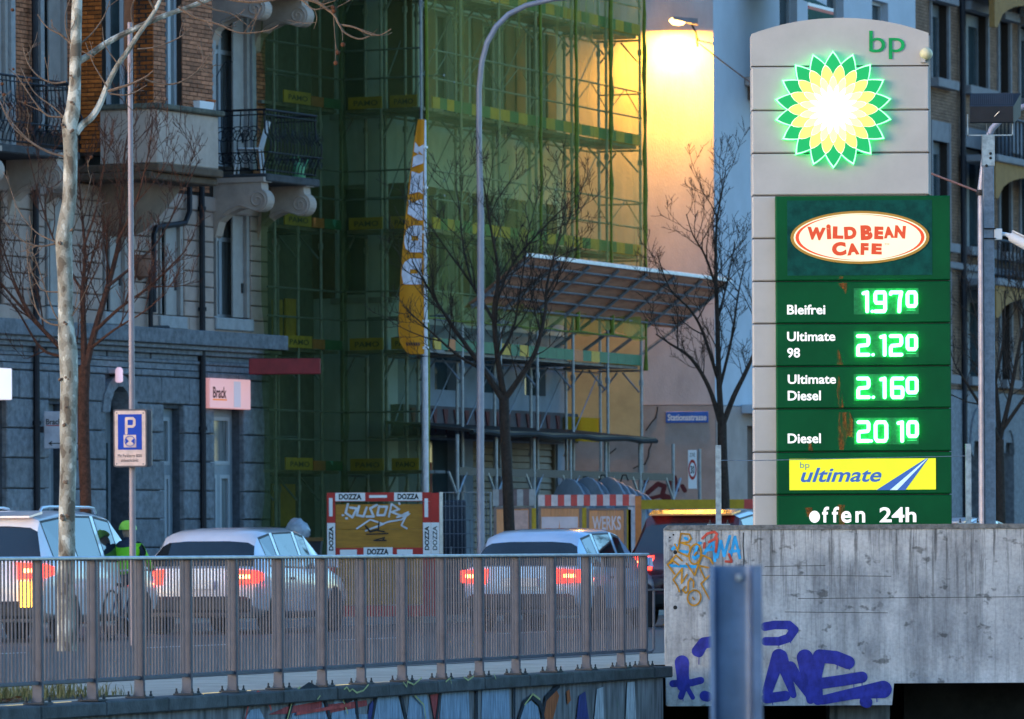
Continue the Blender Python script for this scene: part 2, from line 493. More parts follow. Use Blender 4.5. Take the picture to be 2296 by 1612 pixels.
# small loop of rail at the gap
gt = thing('rail_loop', 'small bent steel rail loop between the railing end and concrete wall', 'rail', loc=RAIL.W(RLEN + 0.06, 0, 0), rz=RAIL.a)
F1 = Fr(RAIL.W(RLEN + 0.06, 0, 0)[:2], RAIL.a)
q = [F1.uz(1450, 1322), F1.uz(1484, 1322), F1.uz(1466, 1322), F1.uz(1466, 1455), F1.uz(1460, 1462), F1.uz(1448, 1463)]
b = MB(); b.bev(0.0, q[1][0], -0.02, 0.02, q[0][1] - 0.012, q[0][1] + 0.006, 0.003); part('top_bar', b, M_rail, gt)
b = MB(); b.tube([(q[2][0], 0, q[2][1] - 0.012), (q[3][0], 0, q[3][1]), (q[4][0], 0, q[4][1]), (0.0, 0, q[5][1])], 0.013, 6); part('bent_tube', b, M_rail, gt, True)

# ------------------------------------------------------------------ grass strip and leaf litter behind the coping
random.seed(5)
gr = MB()
def inside(u, v): return True
for i in range(9000):
    u = random.uniform(-2.6, 3.4); v = random.betavariate(1.3, 1.6) * 2.6 + 0.42
    if u > 3.0 - 0.3 * v and random.random() < 0.8: continue
    p = RAIL.W(u, v, 0)
    dens = sin(u * 5.1) * sin(v * 4.3 + u) * 0.5 + 0.5
    if random.random() > 0.35 + dens * 0.6: continue
    h = random.uniform(0.04, 0.12) * (0.6 + dens) * (1.0 if u > -0.3 else 0.55)
    a = random.uniform(0, 2 * pi); l = random.uniform(0.2, 0.9) * h
    w = 0.004
    d = Vector((cos(a), sin(a), 0)); s = Vector((-sin(a), cos(a), 0)) * w
    m_ = p + d * l * 0.4 + Vector((0, 0, h * 0.7)); t = p + d * l + Vector((0, 0, h))
    gr.add([p - s, p + s, m_ + s * .8, m_ - s * .8, t], [(0, 1, 2, 3), (3, 2, 4)])
part('grass', gr, mat('dry_grass', (0.10, 0.115, 0.035), 0.8, 0, 12, 0.5, c2=(0.20, 0.17, 0.075), island=0.3), kind='stuff', label='rough dry grass tufts on the verge behind the railing', category='grass')
gb = MB()
pts = [RAIL.W(u, v, 0.004) for u, v in ((-6, 0.4), (2.9, 0.4), (2.6, 3.2), (-6, 22))]
gb.add(pts, [(0, 1, 2, 3)])
part('verge_soil', gb, mat('soil', (0.055, 0.05, 0.03), 0.9, 0, 6, 0.35, 0.6, 40), kind='structure')
lv = MB()
for i in range(900):
    u = random.uniform(-1.5, 0.5); v = random.uniform(0.3, 1.7)
    if random.random() < (u + 0.3) * 0.8: continue
    p = RAIL.W(u, v, random.uniform(0.006, 0.05)); r = random.uniform(0.02, 0.05)
    q = Matrix.Rotation(random.uniform(0, 6.28), 3, 'Z') @ Matrix.Rotation(random.uniform(-0.7, 0.7), 3, 'X')
    lv.add([p + q @ Vector(t) * r for t in ((-1, 0, 0.1), (0, -.55, 0), (1, 0, 0.25), (0, .55, 0))], [(0, 1, 2, 3)])
part('fallen_leaves', lv, mat('dead_leaf', (0.16, 0.06, 0.022), 0.8, 0, 20, 0.4, island=0.4), kind='stuff', label='brown fallen leaves lying under the left end of railing', category='leaves')

# ------------------------------------------------------------------ concrete abutment wall
def concrete():
    m, nt, b = new_mat('weathered_concrete')
    N, L = nt.nodes, nt.links
    tc = N.new('ShaderNodeTexCoord')
    def noise(scale, st, det=6, rough=0.6):
        mp = N.new('ShaderNodeMapping'); mp.inputs['Scale'].default_value = st; L.new(tc.outputs['Object'], mp.inputs[0])
        n = N.new('ShaderNodeTexNoise'); n.inputs['Scale'].default_value = scale; n.inputs['Detail'].default_value = det; n.inputs['Roughness'].default_value = rough
        L.new(mp.outputs[0], n.inputs['Vector']); return n.outputs['Fac']
    def ramp(src, p0, c0, p1, c1):
        r = N.new('ShaderNodeValToRGB'); e = r.color_ramp.elements
        e[0].position, e[1].position = p0, p1; e[0].color = (*c0, 1); e[1].color = (*c1, 1); L.new(src, r.inputs[0]); return r.outputs[0]
    def mul(a, bb, f=1.0):
        x = N.new('ShaderNodeMix'); x.data_type = 'RGBA'; x.blend_type = 'MULTIPLY'
        if hasattr(f, 'is_linked'): L.new(f, x.inputs['Factor'])
        else: x.inputs['Factor'].default_value = f
        L.new(a, x.inputs['A']); L.new(bb, x.inputs['B']); return x.outputs['Result']
    basec = ramp(noise(1.6, (1, 1, 1)), 0.32, (0.33, 0.34, 0.355), 0.66, (0.58, 0.585, 0.59))
    fine = ramp(noise(30, (1, 1, 1)), 0.25, (0.72, 0.72, 0.73), 0.6, (1, 1, 1))
    streak = ramp(noise(1.0, (17, 1, 0.75), 7, 0.75), 0.40, (0.16, 0.16, 0.16), 0.50, (1, 1, 1))
    broad = ramp(noise(1.0, (2.6, 1, 0.7), 4), 0.38, (0.45, 0.46, 0.48), 0.55, (1, 1, 1))
    spots = ramp(noise(5.0, (1, 1, 1.3), 3), 0.33, (0.15, 0.15, 0.14), 0.40, (1, 1, 1))
    sep = N.new('ShaderNodeSeparateXYZ'); L.new(tc.outputs['Object'], sep.inputs[0])
    top = N.new('ShaderNodeMapRange'); top.inputs['From Min'].default_value = 0.55; top.inputs['From Max'].default_value = 1.32
    top.inputs['To Min'].default_value = 0.25; top.inputs['To Max'].default_value = 0.95; L.new(sep.outputs['Z'], top.inputs[0])
    c = mul(basec, fine); c = mul(c, streak, top.outputs[0]); c = mul(c, broad, 0.8); c = mul(c, spots, 0.7)
    L.new(c, b.inputs['Base Color']); b.inputs['Roughness'].default_value = 0.8
    bp_ = N.new('ShaderNodeBump'); bp_.inputs['Strength'].default_value = 0.35; bp_.inputs['Distance'].default_value = 0.015
    L.new(noise(22, (1, 1, 1)), bp_.inputs['Height']); L.new(bp_.outputs[0], b.inputs['Normal'])
    return m
M_conc = concrete()
BW = Fr((at(1490, 1238, WALLY).x, WALLY), 0.0)
ztop = BW.z(1700, 1188)
zl, zr = BW.z(1600, 1583), BW.z(2200, 1531)
ul = BW.u(2000, 0, 1560)
bw = thing('concrete_wall', 'weathered concrete wall with blue graffiti below the fuel price sign', 'wall', BW)
mb = MB(); mb.prism([(0.008, zl + 0.012), (0.02, zl), (ul, zl), (ul + 0.02, zr), (18, zr), (18, ztop), (0.0, ztop)], 0, 0.42)
part('wall_body', mb, M_conc, bw)
mb = MB(); mb.prism([(0.0, ztop + 0.001), (18, ztop + 0.001), (18, ztop + 0.048), (0.035, ztop + 0.048), (0, ztop + 0.02)], -0.012, 0.43)
part('top_edge', mb, mat('mossy_concrete', (0.09, 0.09, 0.085), 0.85, 0, 14, 0.5, 0.4, 50, c2=(0.2, 0.2, 0.2)), bw)
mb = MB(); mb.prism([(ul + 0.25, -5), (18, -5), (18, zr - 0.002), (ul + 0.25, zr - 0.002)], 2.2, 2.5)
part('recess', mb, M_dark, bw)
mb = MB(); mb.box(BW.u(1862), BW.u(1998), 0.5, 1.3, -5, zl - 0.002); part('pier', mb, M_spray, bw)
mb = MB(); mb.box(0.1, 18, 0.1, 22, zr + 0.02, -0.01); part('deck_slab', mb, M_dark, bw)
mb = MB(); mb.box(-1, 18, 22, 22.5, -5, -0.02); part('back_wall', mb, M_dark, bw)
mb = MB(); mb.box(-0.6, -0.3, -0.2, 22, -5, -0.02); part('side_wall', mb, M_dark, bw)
for (px, py) in ((1514, 1238), (1514, 1362), (1510, 1199), (1502, 1205)):
    u, z = BW.uz(px, py)
    mb = MB(); mb.lathe([(0.020 if py > 1220 else 0.009, 0)] * 1 + [(0.020 if py > 1220 else 0.009, -0.002)], 14, 'y', (u, -0.0005, z)); part('tie_hole', mb, M_black, bw)
# joints and cracks
for l in ([(1667, 1195), (1666, 1225), (1668, 1252), (1667, 1270)], [(1695, 1290), (1800, 1290), (1998, 1292)], [(1715, 1270), (1850, 1268)], [(1790, 1342), (2296, 1338)], [(1760, 1372), (1990, 1374)]):
    mb = MB(); mb.stroke([BW.uz(*q) for q in l], 0.006 if l[0][0] != 1667 else 0.012, -0.0015); part('joint_line', mb, mat('crack', (0.05, 0.05, 0.05)), bw)
T6 = lambda x, y: (1457.6 + x * 0.1565, 1149.2 + y * 0.1565)
T7 = lambda x, y: (1457.6 + x * 0.3653, 1149.2 + y * 0.3653)
def spray(col_, name, w, T, lines, y0, closed=()):
    y = y0
    for i, l in enumerate(lines):
        ww = w
        if isinstance(l, dict): ww = l['w']; l = l['p']
        mb = MB(); mb.stroke([BW.uz(*T(*q)) for q in l], ww, y, dy=-.0002)
        part('graffiti_stroke', mb, mat(name, col_, 0.8, 0, 14, 0.3, stretch=(1, 1, .6)), bw); y -= 0.0003
def oval(cx, cy, rx, ry, tilt=0, n=18, a0=0, a1=2 * pi):
    o = []
    for i in range(n + 1):
        t = a0 + (a1 - a0) * i / n
        x, y = rx * cos(t), ry * sin(t)
        o.append((cx + x * cos(tilt) - y * sin(tilt), cy + x * sin(tilt) + y * cos(tilt)))
    return o
spray((0.03, 0.30, 0.62), 'spray_cyan', 0.028, T6, [[(775, 590), (900, 400), (930, 690)], [(800, 540), (935, 520)], [(960, 640), (1015, 410), (1060, 620), (1140, 340)], [(1155, 620), (1215, 350), (1285, 650)], [(1140, 560), (1275, 545)],
       [(430, 555), (560, 565)], [(290, 760), (650, 775)], [(620, 640), (680, 470)], [(640, 660), (690, 620)], [(500, 365), (525, 380)], [(320, 520), (380, 470)], [(700, 440), (720, 435)]], -0.0016)
spray((0.48, 0.075, 0.05), 'spray_red', 0.024, T6, [[(750, 370), (820, 300), (920, 275), (960, 310), (920, 380), (845, 420)], [(960, 370), (940, 560)], [(1085, 700), (1165, 705)], [(1130, 600), (1165, 690)], [(780, 440), (770, 500)]], -0.0056)
spray((0.42, 0.20, 0.015), 'spray_ochre', 0.016, T6, [[(355, 455), (395, 540), (440, 320), (440, 300), (560, 310), (590, 370), (550, 425), (430, 430), (560, 470), (580, 540), (540, 630), (400, 560)], oval(645, 595, 85, 145, 0.15),
       [(635, 610), (665, 570)], [(460, 690), (370, 610), (250, 745), (330, 690), (410, 750)], [(250, 745), (350, 880)], [(520, 730), (640, 900), (680, 770), (750, 610), (860, 660), (900, 735)], [(690, 760), (850, 790)], [(710, 790), (780, 940)],
       [(420, 1130), (390, 1050), (330, 960), (460, 800), (450, 1010), (530, 890)], [(620, 1070), (625, 990), (580, 940), (545, 1000), (545, 1120), (510, 1155), (465, 1110), (500, 1060)], oval(632, 1220, 95, 110, 0.2), [(610, 1215), (630, 1245)],
       [(850, 900), (730, 1020), (850, 1240)]], -0.0075)
spray((0.03, 0.035, 0.27), 'spray_blue', 0.14, T7, [{'p': [(705, 700), (760, 690), (850, 690), (885, 720), (850, 770), (790, 790), (710, 790)], 'w': 0.085}, {'p': [(290, 850), (330, 800), (400, 790)], 'w': 0.11}, {'p': [(300, 860), (310, 840)], 'w': 0.09},
       {'p': [(195, 920), (200, 1000), (205, 1060)], 'w': [0.14, 0.12, 0.13]}, {'p': [(140, 1050), (250, 1045), (310, 1030)], 'w': 0.07}, {'p': [(215, 1060), (190, 1130)], 'w': 0.06}, {'p': [(220, 1060), (262, 1135)], 'w': 0.045}, {'p': [(335, 1125), (350, 1130)], 'w': 0.10},
       {'p': [(720, 1100), (790, 880)], 'w': [0.10, 0.14]}, {'p': [(800, 885), (880, 1120)], 'w': [0.14, 0.06]}, {'p': [(715, 1140), (830, 1125)], 'w': 0.10}, {'p': [(860, 950), (985, 1140)], 'w': [0.12, 0.06]}, {'p': [(950, 890), (985, 1150)], 'w': [0.16, 0.08]},
       {'p': [(1040, 880), (1020, 1000), (1030, 1150)], 'w': [0.13, 0.11, 0.10]}, {'p': [(1040, 880), (1140, 890), (1215, 920)], 'w': 0.13}, {'p': [(1040, 1050), (1180, 1030), (1300, 1010)], 'w': 0.11}, {'p': [(1060, 1150), (1250, 1110), (1430, 1085)], 'w': [0.09, 0.11, 0.17]},
       {'p': [(1320, 1160), (1330, 1165)], 'w': 0.11}] +
      [{'p': [(x, y), (x + random.uniform(-3, 3), y + random.uniform(20, 70))], 'w': .008} for x, y in ((790, 780), (860, 770), (1060, 900), (1150, 920), (1220, 940), (960, 1000), (1250, 1040), (1390, 1120), (750, 1140), (200, 1100), (1300, 1030), (300, 880))], -0.0016)
# ------------------------------------------------------------------ posts and wire standing on the wall
PT = Fr((0, WALLY + 0.22), 0.0)
for (a, b_, y0, lab) in ((1605, 1617, 998, 'thin steel post on the wall left of the fuel price sign'), (2167, 2176, 995, 'thin steel post on the wall right of the fuel price sign')):
    c = PT.u((a + b_) / 2, 0, 1100)
    t = thing('fence_post', lab, 'post', loc=(c, WALLY + 0.22, ztop + 0.048), group='wire fence posts on the concrete wall')
    hz = PT.z(a, y0) - ztop - 0.048
    mb = MB(); mb.box(-0.027, 0.027, -0.006, 0.006, 0, hz).box(-0.027, -0.018, 0.006, 0.045, 0, hz).box(0.018, 0.027, 0.006, 0.045, 0, hz); part('channel', mb, M_galv, t)
    mb = MB(); mb.bev(-0.11, 0.11, -0.07, 0.07, 0, 0.012, 0.002); part('base_plate', mb, M_galv, t)
    for sx in (-1, 1): link('bolt', bolt_me, t, (sx * 0.085, -0.045, 0.012))
za = PT.z(1617, 1032)
mb = MB(); mb.tube([(PT.u(1617, 0, 1030), WALLY + 0.25, za), (PT.u(1690, 0, 1030), WALLY + 0.25, za - .004), (PT.u(2167, 0, 1030), WALLY + 0.25, za + .03)], 0.004, 5)
part('wire', mb, M_galv, label='thin taut wire strung between the two posts on the wall', category='wire')

# ------------------------------------------------------------------ blurred steel post in the foreground
c = at(1651, 1500, 24.0)
fp = thing('steel_post', 'close galvanised steel channel post in front of the concrete wall', 'post', loc=(c.x, c.y, -0.55), rz=radians(-3))
h = at(1651, 1268, 24.0).z + 0.55
def chan(w, d, t, r, n=6):
    """outline of a rounded channel, open towards the viewer"""
    o = [(-w, -d)]
    for cx_, cy_, a0 in ((-w + r, d - r, 180), (w - r, d - r, 90)):
        o += [(cx_ + r * cos(radians(a0 - 90 * i / n)), cy_ + r * sin(radians(a0 - 90 * i / n))) for i in range(n + 1)]
    o += [(w, -d), (w - t * 1.8, -d)]
    ri = r * 1.3
    for cx_, cy_, a0 in ((w - t * 1.8 - ri, d - t - ri, 0), (-w + t + ri, d - t - ri, 90)):
        o += [(cx_ + ri * cos(radians(a0 + 90 * i / n)), cy_ + ri * sin(radians(a0 + 90 * i / n))) for i in range(n + 1)]
    return o + [(-w + t, -d)]
ol = chan(.099, .05, .018, .03)
M_fpost = mat('blue_grey_steel', (0.075, 0.125, 0.23), .38, .35, 5, .22, .05, 60)
mb = MB(); mb.loft([[(x, y, z) for x, y in ol] for z in (0, h - .004, h)]); part('channel', mb, M_fpost, fp, True)
mb = MB(); mb.lathe([(.017, 0), (.017, -.012), (.010, -.016)], 6, 'y', (.012, .03, h - .045)); part('bolt', mb, M_galv, fp)
mb = MB(); mb.bev(-.14, .14, -.1, .1, 0, .02, .004); part('base_plate', mb, M_galv, fp)
# ------------------------------------------------------------------ fuel price sign
PY = Fr((at(1885, 1238, 62.05).x, 62.05), 0.0)
py_ = thing('fuel_price_sign', 'tall cream and green fuel station price sign with glowing flower emblem', 'sign', PY)
M_cream = mat('cream_panel', (0.46, 0.43, 0.41), 0.45, 0, 2.5, 0.06, 0.0)
M_creamdark = mat('panel_gap', (0.10, 0.09, 0.085), 0.7)
M_green = mat('sign_green', (0.001, 0.075, 0.022), 0.4, 0, 2.0, 0.12, spec=.12)
M_teal = mat('sign_teal', (0.003, 0.06, 0.048), 0.45, 0, 9.0, 0.3, spec=.12)
ZX = lambda zx: 1653.8 + zx * 0.2798           # columns read off the enlarged photo
Z4 = lambda zy: zy * 0.2798
Z5 = lambda zy: 392.4 + zy * 0.2798
Z6 = lambda zy: 784.8 + zy * 0.2798
ul_, ur_ = PY.u(1688, 0, 600), PY.u(2083, 0, 250)
zs = [PY.z(1885, y) for y in (148, 247, 343, 438, 534, 630, 725, 821, 916, 1013, 1109)] + [0.02]
DEP = 0.42
mb = MB(); mb.box(ul_ + 0.02, ur_ - 0.02, 0.02, DEP, 0, PY.z(1700, 76)); part('core', mb, M_creamdark, py_)
# curved head panel
um = (ul_ + ur_) / 2
zc, zp = PY.z(1690, 76), PY.z(1885, 40)
arc = []
for i in range(25):
    t = -1 + 2 * i / 24
    arc.append((um + t * (ur_ - ul_) / 2, zc + (zp - zc) * (1 - abs(t) ** 2.1)))
mb = MB(); mb.prism([(ul_, zs[0] + 0.007), (ur_, zs[0] + 0.007)] + arc[::-1], 0.0, DEP + 0.01); part('head_panel', mb, M_cream, py_)
for i in range(len(zs) - 1):
    a, b_ = zs[i] - 0.007, zs[i + 1] + 0.007
    u1 = ur_ if i < 3 else PY.u(1742, 0, 700)
    mb = MB(); mb.block(ul_, u1, 0.0, DEP + 0.01 if i < 3 else 0.3, b_, a, 0.01); part('cream_panel', mb, M_cream, py_)
# right edge trim
mb = MB(); mb.box(ur_ + 0.002, ur_ + 0.02, 0.05, DEP, zs[3], zc - 0.02); part('edge_trim', mb, M_cream, py_)
# green boxes
VG = -0.13
gl, grr = PY.u(1741, VG, 900), PY.u(2133, VG, 900)
gy = [PY.z(1935, y, VG) for y in (438, 630, 725, 821, 916, 1013, 1109)] + [0.02]
for i in range(7):
    mb = MB(); mb.block(gl, grr, VG, 0.30, gy[i + 1] + 0.005, gy[i] - 0.005, 0.012)
    o = part('green_box', mb, M_green, py_)
mb = MB(); mb.box(gl + 0.02, grr - 0.02, VG + 0.03, 0.29, gy[-1], gy[0] - 0.02); part('box_core', mb, M_black, py_)
def G(px, py, v=VG): return PY.uz(px, py, v)
# cafe panel
v = VG - 0.004
a, b_ = G(ZX(397), Z5(205), v), G(ZX(1560), Z5(800), v)
mb = MB(); mb.box(a[0], b_[0], v, VG + 0.01, b_[1], a[1]); part('cafe_panel', mb, M_teal, py_)
cx, cz = G(ZX(980), Z5(500), v)
sx, sz = G(ZX(1535), Z5(285), v)
rx, rz = sx - cx, sz - cz
def ell(kx, kz, y, dx=0, dz=0, n=48):
    return [(cx + dx + rx * kx * cos(2 * pi * i / n), cz + dz + rz * kz * sin(2 * pi * i / n)) for i in range(n)]
mb = MB(); mb.prism(ell(1, 1, 0), v - 0.012, v + 0.0015); part('oval_rim', mb, glow('oval_gold', (0.27, 0.14, 0.014), 0.7), py_)
mb = MB(); mb.prism(ell(.955, .91, 0), v - 0.0155, v); part('oval_face', mb, glow('oval_cream', (1.0, 0.86, 0.58), 0.95, (0.4, 0.35, 0.25)), py_)
n = 48; vs = []; 
for i in range(n + 1):
    t = 2 * pi * i / n
    w = 0.035 * abs(sin(t - 0.45 * 1)) ** 0.8 if True else 0
    w = 0.05 * max(0.06, abs(cos(t - 0.15))) 
    vs.append([(cx + rx * .93 * cos(t), cz + rz * .87 * sin(t)), (cx + rx * (.93 - w) * cos(t), cz + rz * (.87 - w) * sin(t))])
mb = MB()
for i in range(n):
    a, b_ = vs[i], vs[i + 1]
    mb.add([(a[0][0], v - .018, a[0][1]), (a[1][0], v - .018, a[1][1]), (b_[1][0], v - .018, b_[1][1]), (b_[0][0], v - .018, b_[0][1])], [(0, 1, 2, 3)])
part('oval_ring', mb, glow('oval_red', (0.75, 0.05, 0.01), 0.9), py_)
M_redl = glow('cafe_letter', (0.50, 0.045, 0.008), 0.75, (0.5, 0.05, 0.01))
for ch, x0, x1, y0, y1, rt in [('W', 555, 703, 418, 522, -4), ('i', 712, 748, 395, 515, 3), ('L', 762, 847, 412, 512, -2), ('D', 853, 952, 413, 515, 3), ('B', 985, 1080, 402, 522, 2), ('E', 1095, 1167, 413, 516, -2), ('A', 1168, 1252, 413, 507, 4), ('N', 1258, 1345, 405, 508, -5),
                               ('C', 755, 868, 537, 648, 5), ('A', 873, 972, 547, 642, 6), ('F', 985, 1048, 545, 642, -2), ('E', 1072, 1155, 548, 637, -2)]:
    p0, p1 = G(ZX(x0), Z5(y1), v), G(ZX(x1), Z5(y0), v)
    mb = MB(); mb.text(ch, p0[0], p1[0], p0[1], p1[1], v - .02, 0.07)
    mx, mz = (p0[0] + p1[0]) / 2, (p0[1] + p1[1]) / 2
    A_ = radians(rt)
    mb.v = [(mx + (x - mx) * cos(A_) - (z - mz) * sin(A_), y, mz + (x - mx) * sin(A_) + (z - mz) * cos(A_)) for x, y, z in mb.v]
    part('letter', mb, M_redl, py_)
p0, p1 = G(ZX(1175), Z5(562), v), G(ZX(1213), Z5(548), v)
mb = MB(); mb.text('TM', p0[0], p1[0], p0[1], p1[1], v - .02, 0.0); part('letter', mb, M_redl, py_)
# fuel names and prices
M_wl = glow('white_letter', (0.92, 0.92, 0.95), 1.1, (0.3, 0.3, 0.3))
vt = VG - 0.006
def gtext(s, x0, x1, y0, y1, Z, m=M_wl, off=0.022, shear=0.0):
    p0, p1 = G(ZX(x0), Z(y1), vt), G(ZX(x1), Z(y0), vt)
    mb = MB(); mb.text(s, p0[0], p1[0], p0[1], p1[1], vt, off, shear); part('lettering', mb, m, py_)
gtext('Bleifrei', 397, 703, 1038, 1118, Z5)
gtext('Ultimate', 397, 783, 1254, 1332, Z5)
gtext('98', 398, 500, 1385, 1464, Z5)
gtext('Ultimate', 402, 788, 195, 272, Z6)
gtext('Diesel', 402, 667, 325, 405, Z6)
gtext('Diesel', 402, 667, 668, 748, Z6)
gtext('f', 678, 732, 1255, 1382, Z6); gtext('f', 757, 812, 1255, 1382, Z6); gtext('e', 830, 912, 1290, 1385, Z6); gtext('n', 945, 1022, 1290, 1382, Z6)
gtext('24h', 1138, 1432, 1258, 1380, Z6)
p0 = G(ZX(617), Z6(1336), vt); p1 = G(ZX(660), Z6(1336), vt)
mb = MB(); mb.prism([(p0[0] + (p1[0] - p0[0]) * cos(2 * pi * i / 20), p0[1] + (p1[0] - p0[0]) * 1.12 * sin(2 * pi * i / 20)) for i in range(20)], vt, vt + 0.002); part('lettering', mb, M_wl, py_)
M_led = glow('green_led', (0.10, 1.0, 0.28), 11.0, (0.5, 0.9, 0.6))
M_ledoff = mat('display_back', (0.01, 0.16, 0.05), 0.5, 0, 30, 0.3)
S2 = [(0, 1), (.9, 1), (1, .9), (1, .62), (.9, .52), (.1, .48), (0, .38), (0, .0), (1, 0)]
DIG = {'1': [[(0, .95), (.55, 1), (.55, 0)]], '2': [S2], '7': [[(0, .92), (.05, 1), (1, 1), (.85, .6), (.8, 0)]],
       '9': [[(1, .45), (.1, .45), (0, .55), (0, .9), (.1, 1), (.9, 1), (1, .9), (1, .1), (.9, 0), (0, 0)]],
       '6': [[(1, 1), (.1, 1), (0, .9), (0, .1), (.1, 0), (.9, 0), (1, .1), (1, .42), (.9, .52), (.05, .52)]],
       '0': [[(.15, 1), (.85, 1), (1, .85), (1, .15), (.85, 0), (.15, 0), (0, .15), (0, .85), (.15, 1)]], '.': [[(0, 0), (.3, .0)]], '_': [[(0, 0), (1, 0)]]}
rows = [(Z5, 905, 1105, [('1', 1010, 1062, 940, 1092), ('.', 1078, 1090, 1090, 1092), ('9', 1104, 1182, 940, 1092), ('7', 1228, 1312, 940, 1092), ('0', 1362, 1428, 940, 1050), ('_', 1355, 1425, 1082, 1083)]),
        (Z5, 1250, 1450, [('2', 965, 1048, 1290, 1440), ('.', 1084, 1094, 1438, 1440), ('1', 1150, 1202, 1290, 1440), ('2', 1228, 1312, 1290, 1440), ('0', 1362, 1430, 1290, 1396), ('_', 1355, 1430, 1430, 1431)]),
        (Z6, 190, 395, [('2', 967, 1050, 228, 378), ('.', 1086, 1096, 376, 378), ('1', 1150, 1202, 228, 378), ('6', 1238, 1322, 228, 378), ('0', 1362, 1435, 228, 340), ('_', 1355, 1430, 371, 372)]),
        (Z6, 540, 745, [('2', 970, 1050, 578, 728), ('.', 1068, 1083, 726, 728), ('0', 1106, 1192, 578, 728), ('1', 1290, 1342, 578, 728), ('0', 1368, 1437, 578, 690), ('_', 1362, 1436, 722, 723)])]
for Z, y0, y1, ds in rows:
    p0, p1 = G(ZX(932), Z(y1 + 12), vt), G(ZX(1450), Z(y0), vt)
    mb = MB(); mb.box(p0[0], p1[0], VG - 0.003, VG + .01, p0[1], p1[1]); dp = part('price_display', mb, M_ledoff, py_)
    y = -0.022
    for ch, x0, x1, a, b_ in ds:
        q0, q1 = G(ZX(x0), Z(b_), VG - .02), G(ZX(x1), Z(a), VG - .02)
        for l in DIG[ch]:
            mb = MB(); mb.solid_stroke([(q0[0] + s * (q1[0] - q0[0]), q0[1] + t * (q1[1] - q0[1])) for s, t in l], 0.034 if ch not in '_.' else (0.005 if ch == '_' else .028), VG - 0.030 if ch != '_' else VG - .006, VG - .0035)
            part('digit', mb, M_led if ch != '_' else glow('led_dim', (0.05, .55, .2), .8), dp)
# premium fuel banner
p0, p1 = G(ZX(416), Z6(1123), vt), G(ZX(1588), Z6(867), vt)
mb = MB(); mb.box(p0[0], p1[0], VG - 0.008, VG + .005, p0[1], p1[1]); bn = part('banner_panel', mb, glow('banner_yellow', (0.80, 0.86, 0.0), 0.95, (0.3, 0.32, 0.02)), py_)
M_bl = glow('banner_blue', (0.035, 0.11, 0.42), 0.8, (0.02, 0.06, 0.2))
M_pb = glow('banner_pale', (0.45, 0.62, 0.78), 0.8)
vt = VG - 0.011
gtext('ultimate', 497, 1178, 940, 1060, Z6, M_bl, 0.022, 0.06)
gtext('bp', 500, 576, 895, 962, Z6, glow('banner_grey', (0.10, 0.16, 0.22), 0.5), 0.0)
def gpoly(pts, m, name, dv=0):
    mb = MB(); q = [G(ZX(x), Z6(y), vt) for x, y in pts]
    mb.add([(x, vt + dv, z) for x, z in q], [tuple(range(len(q)))]); part(name, mb, m, py_)
gpoly([(1112, 1122), (1345, 1122), (1530, 869), (1508, 869)], M_bl, 'road_stripe')
gpoly([(1222, 1121), (1280, 1121), (1522, 870), (1517, 870)], M_pb, 'road_centre', -0.003)
# rust runs on the green boxes
M_rust = mat('rust_run', (0.34, 0.085, 0.010), 0.7, 0, 30, 0.5, lo=.4, hi=.6)
def _fray(m):
    nt = m.node_tree; N, L = nt.nodes, nt.links
    ge = N.new('ShaderNodeNewGeometry'); mp = N.new('ShaderNodeMapping'); mp.inputs['Scale'].default_value = (26, 1, 5); L.new(ge.outputs['Position'], mp.inputs[0])
    n = N.new('ShaderNodeTexNoise'); n.inputs['Scale'].default_value = 1.0; n.inputs['Detail'].default_value = 5; L.new(mp.outputs[0], n.inputs['Vector'])
    r = N.new('ShaderNodeMapRange'); r.inputs['From Min'].default_value = .36; r.inputs['From Max'].default_value = .66; r.inputs['To Max'].default_value = .6; L.new(n.outputs['Fac'], r.inputs[0])
    L.new(r.outputs[0], N['Principled BSDF'].inputs['Alpha'])
_fray(M_rust)
for pts in ([(812, 812, 5), (848, 812, 5), (842, 832, 5), (815, 832, 5)], [(806, 864, 5), (880, 864, 5), (876, 920, 5), (866, 955, 5), (852, 920, 5), (815, 885, 5)], [(800, 1400, 5), (812, 1400, 5), (846, 1520, 5), (796, 1520, 5)],
            [(815, 500, 6), (900, 496, 6), (925, 560, 6), (925, 700, 6), (880, 690, 6), (850, 800, 6), (820, 800, 6), (795, 700, 6)], [(800, 210, 6), (815, 210, 6), (850, 460, 6), (812, 460, 6), (795, 330, 6)],
            [(570, 750, 6), (592, 750, 6), (605, 806, 6), (566, 806, 6)], [(800, 1240, 6), (860, 1240, 6), (858, 1398, 6), (812, 1398, 6)], [(540, 1262, 6), (600, 1262, 6), (600, 1340, 6), (560, 1340, 6)]):
    mb = MB(); mb.add([(*([G(ZX(x), (Z5 if k == 5 else Z6)(y), VG - .0028)][0][:1]), VG - .0028, G(ZX(x), (Z5 if k == 5 else Z6)(y), VG - .0028)[1]) for x, y, k in pts], [tuple(range(len(pts)))])
    part('rust_run', mb, M_rust, py_)
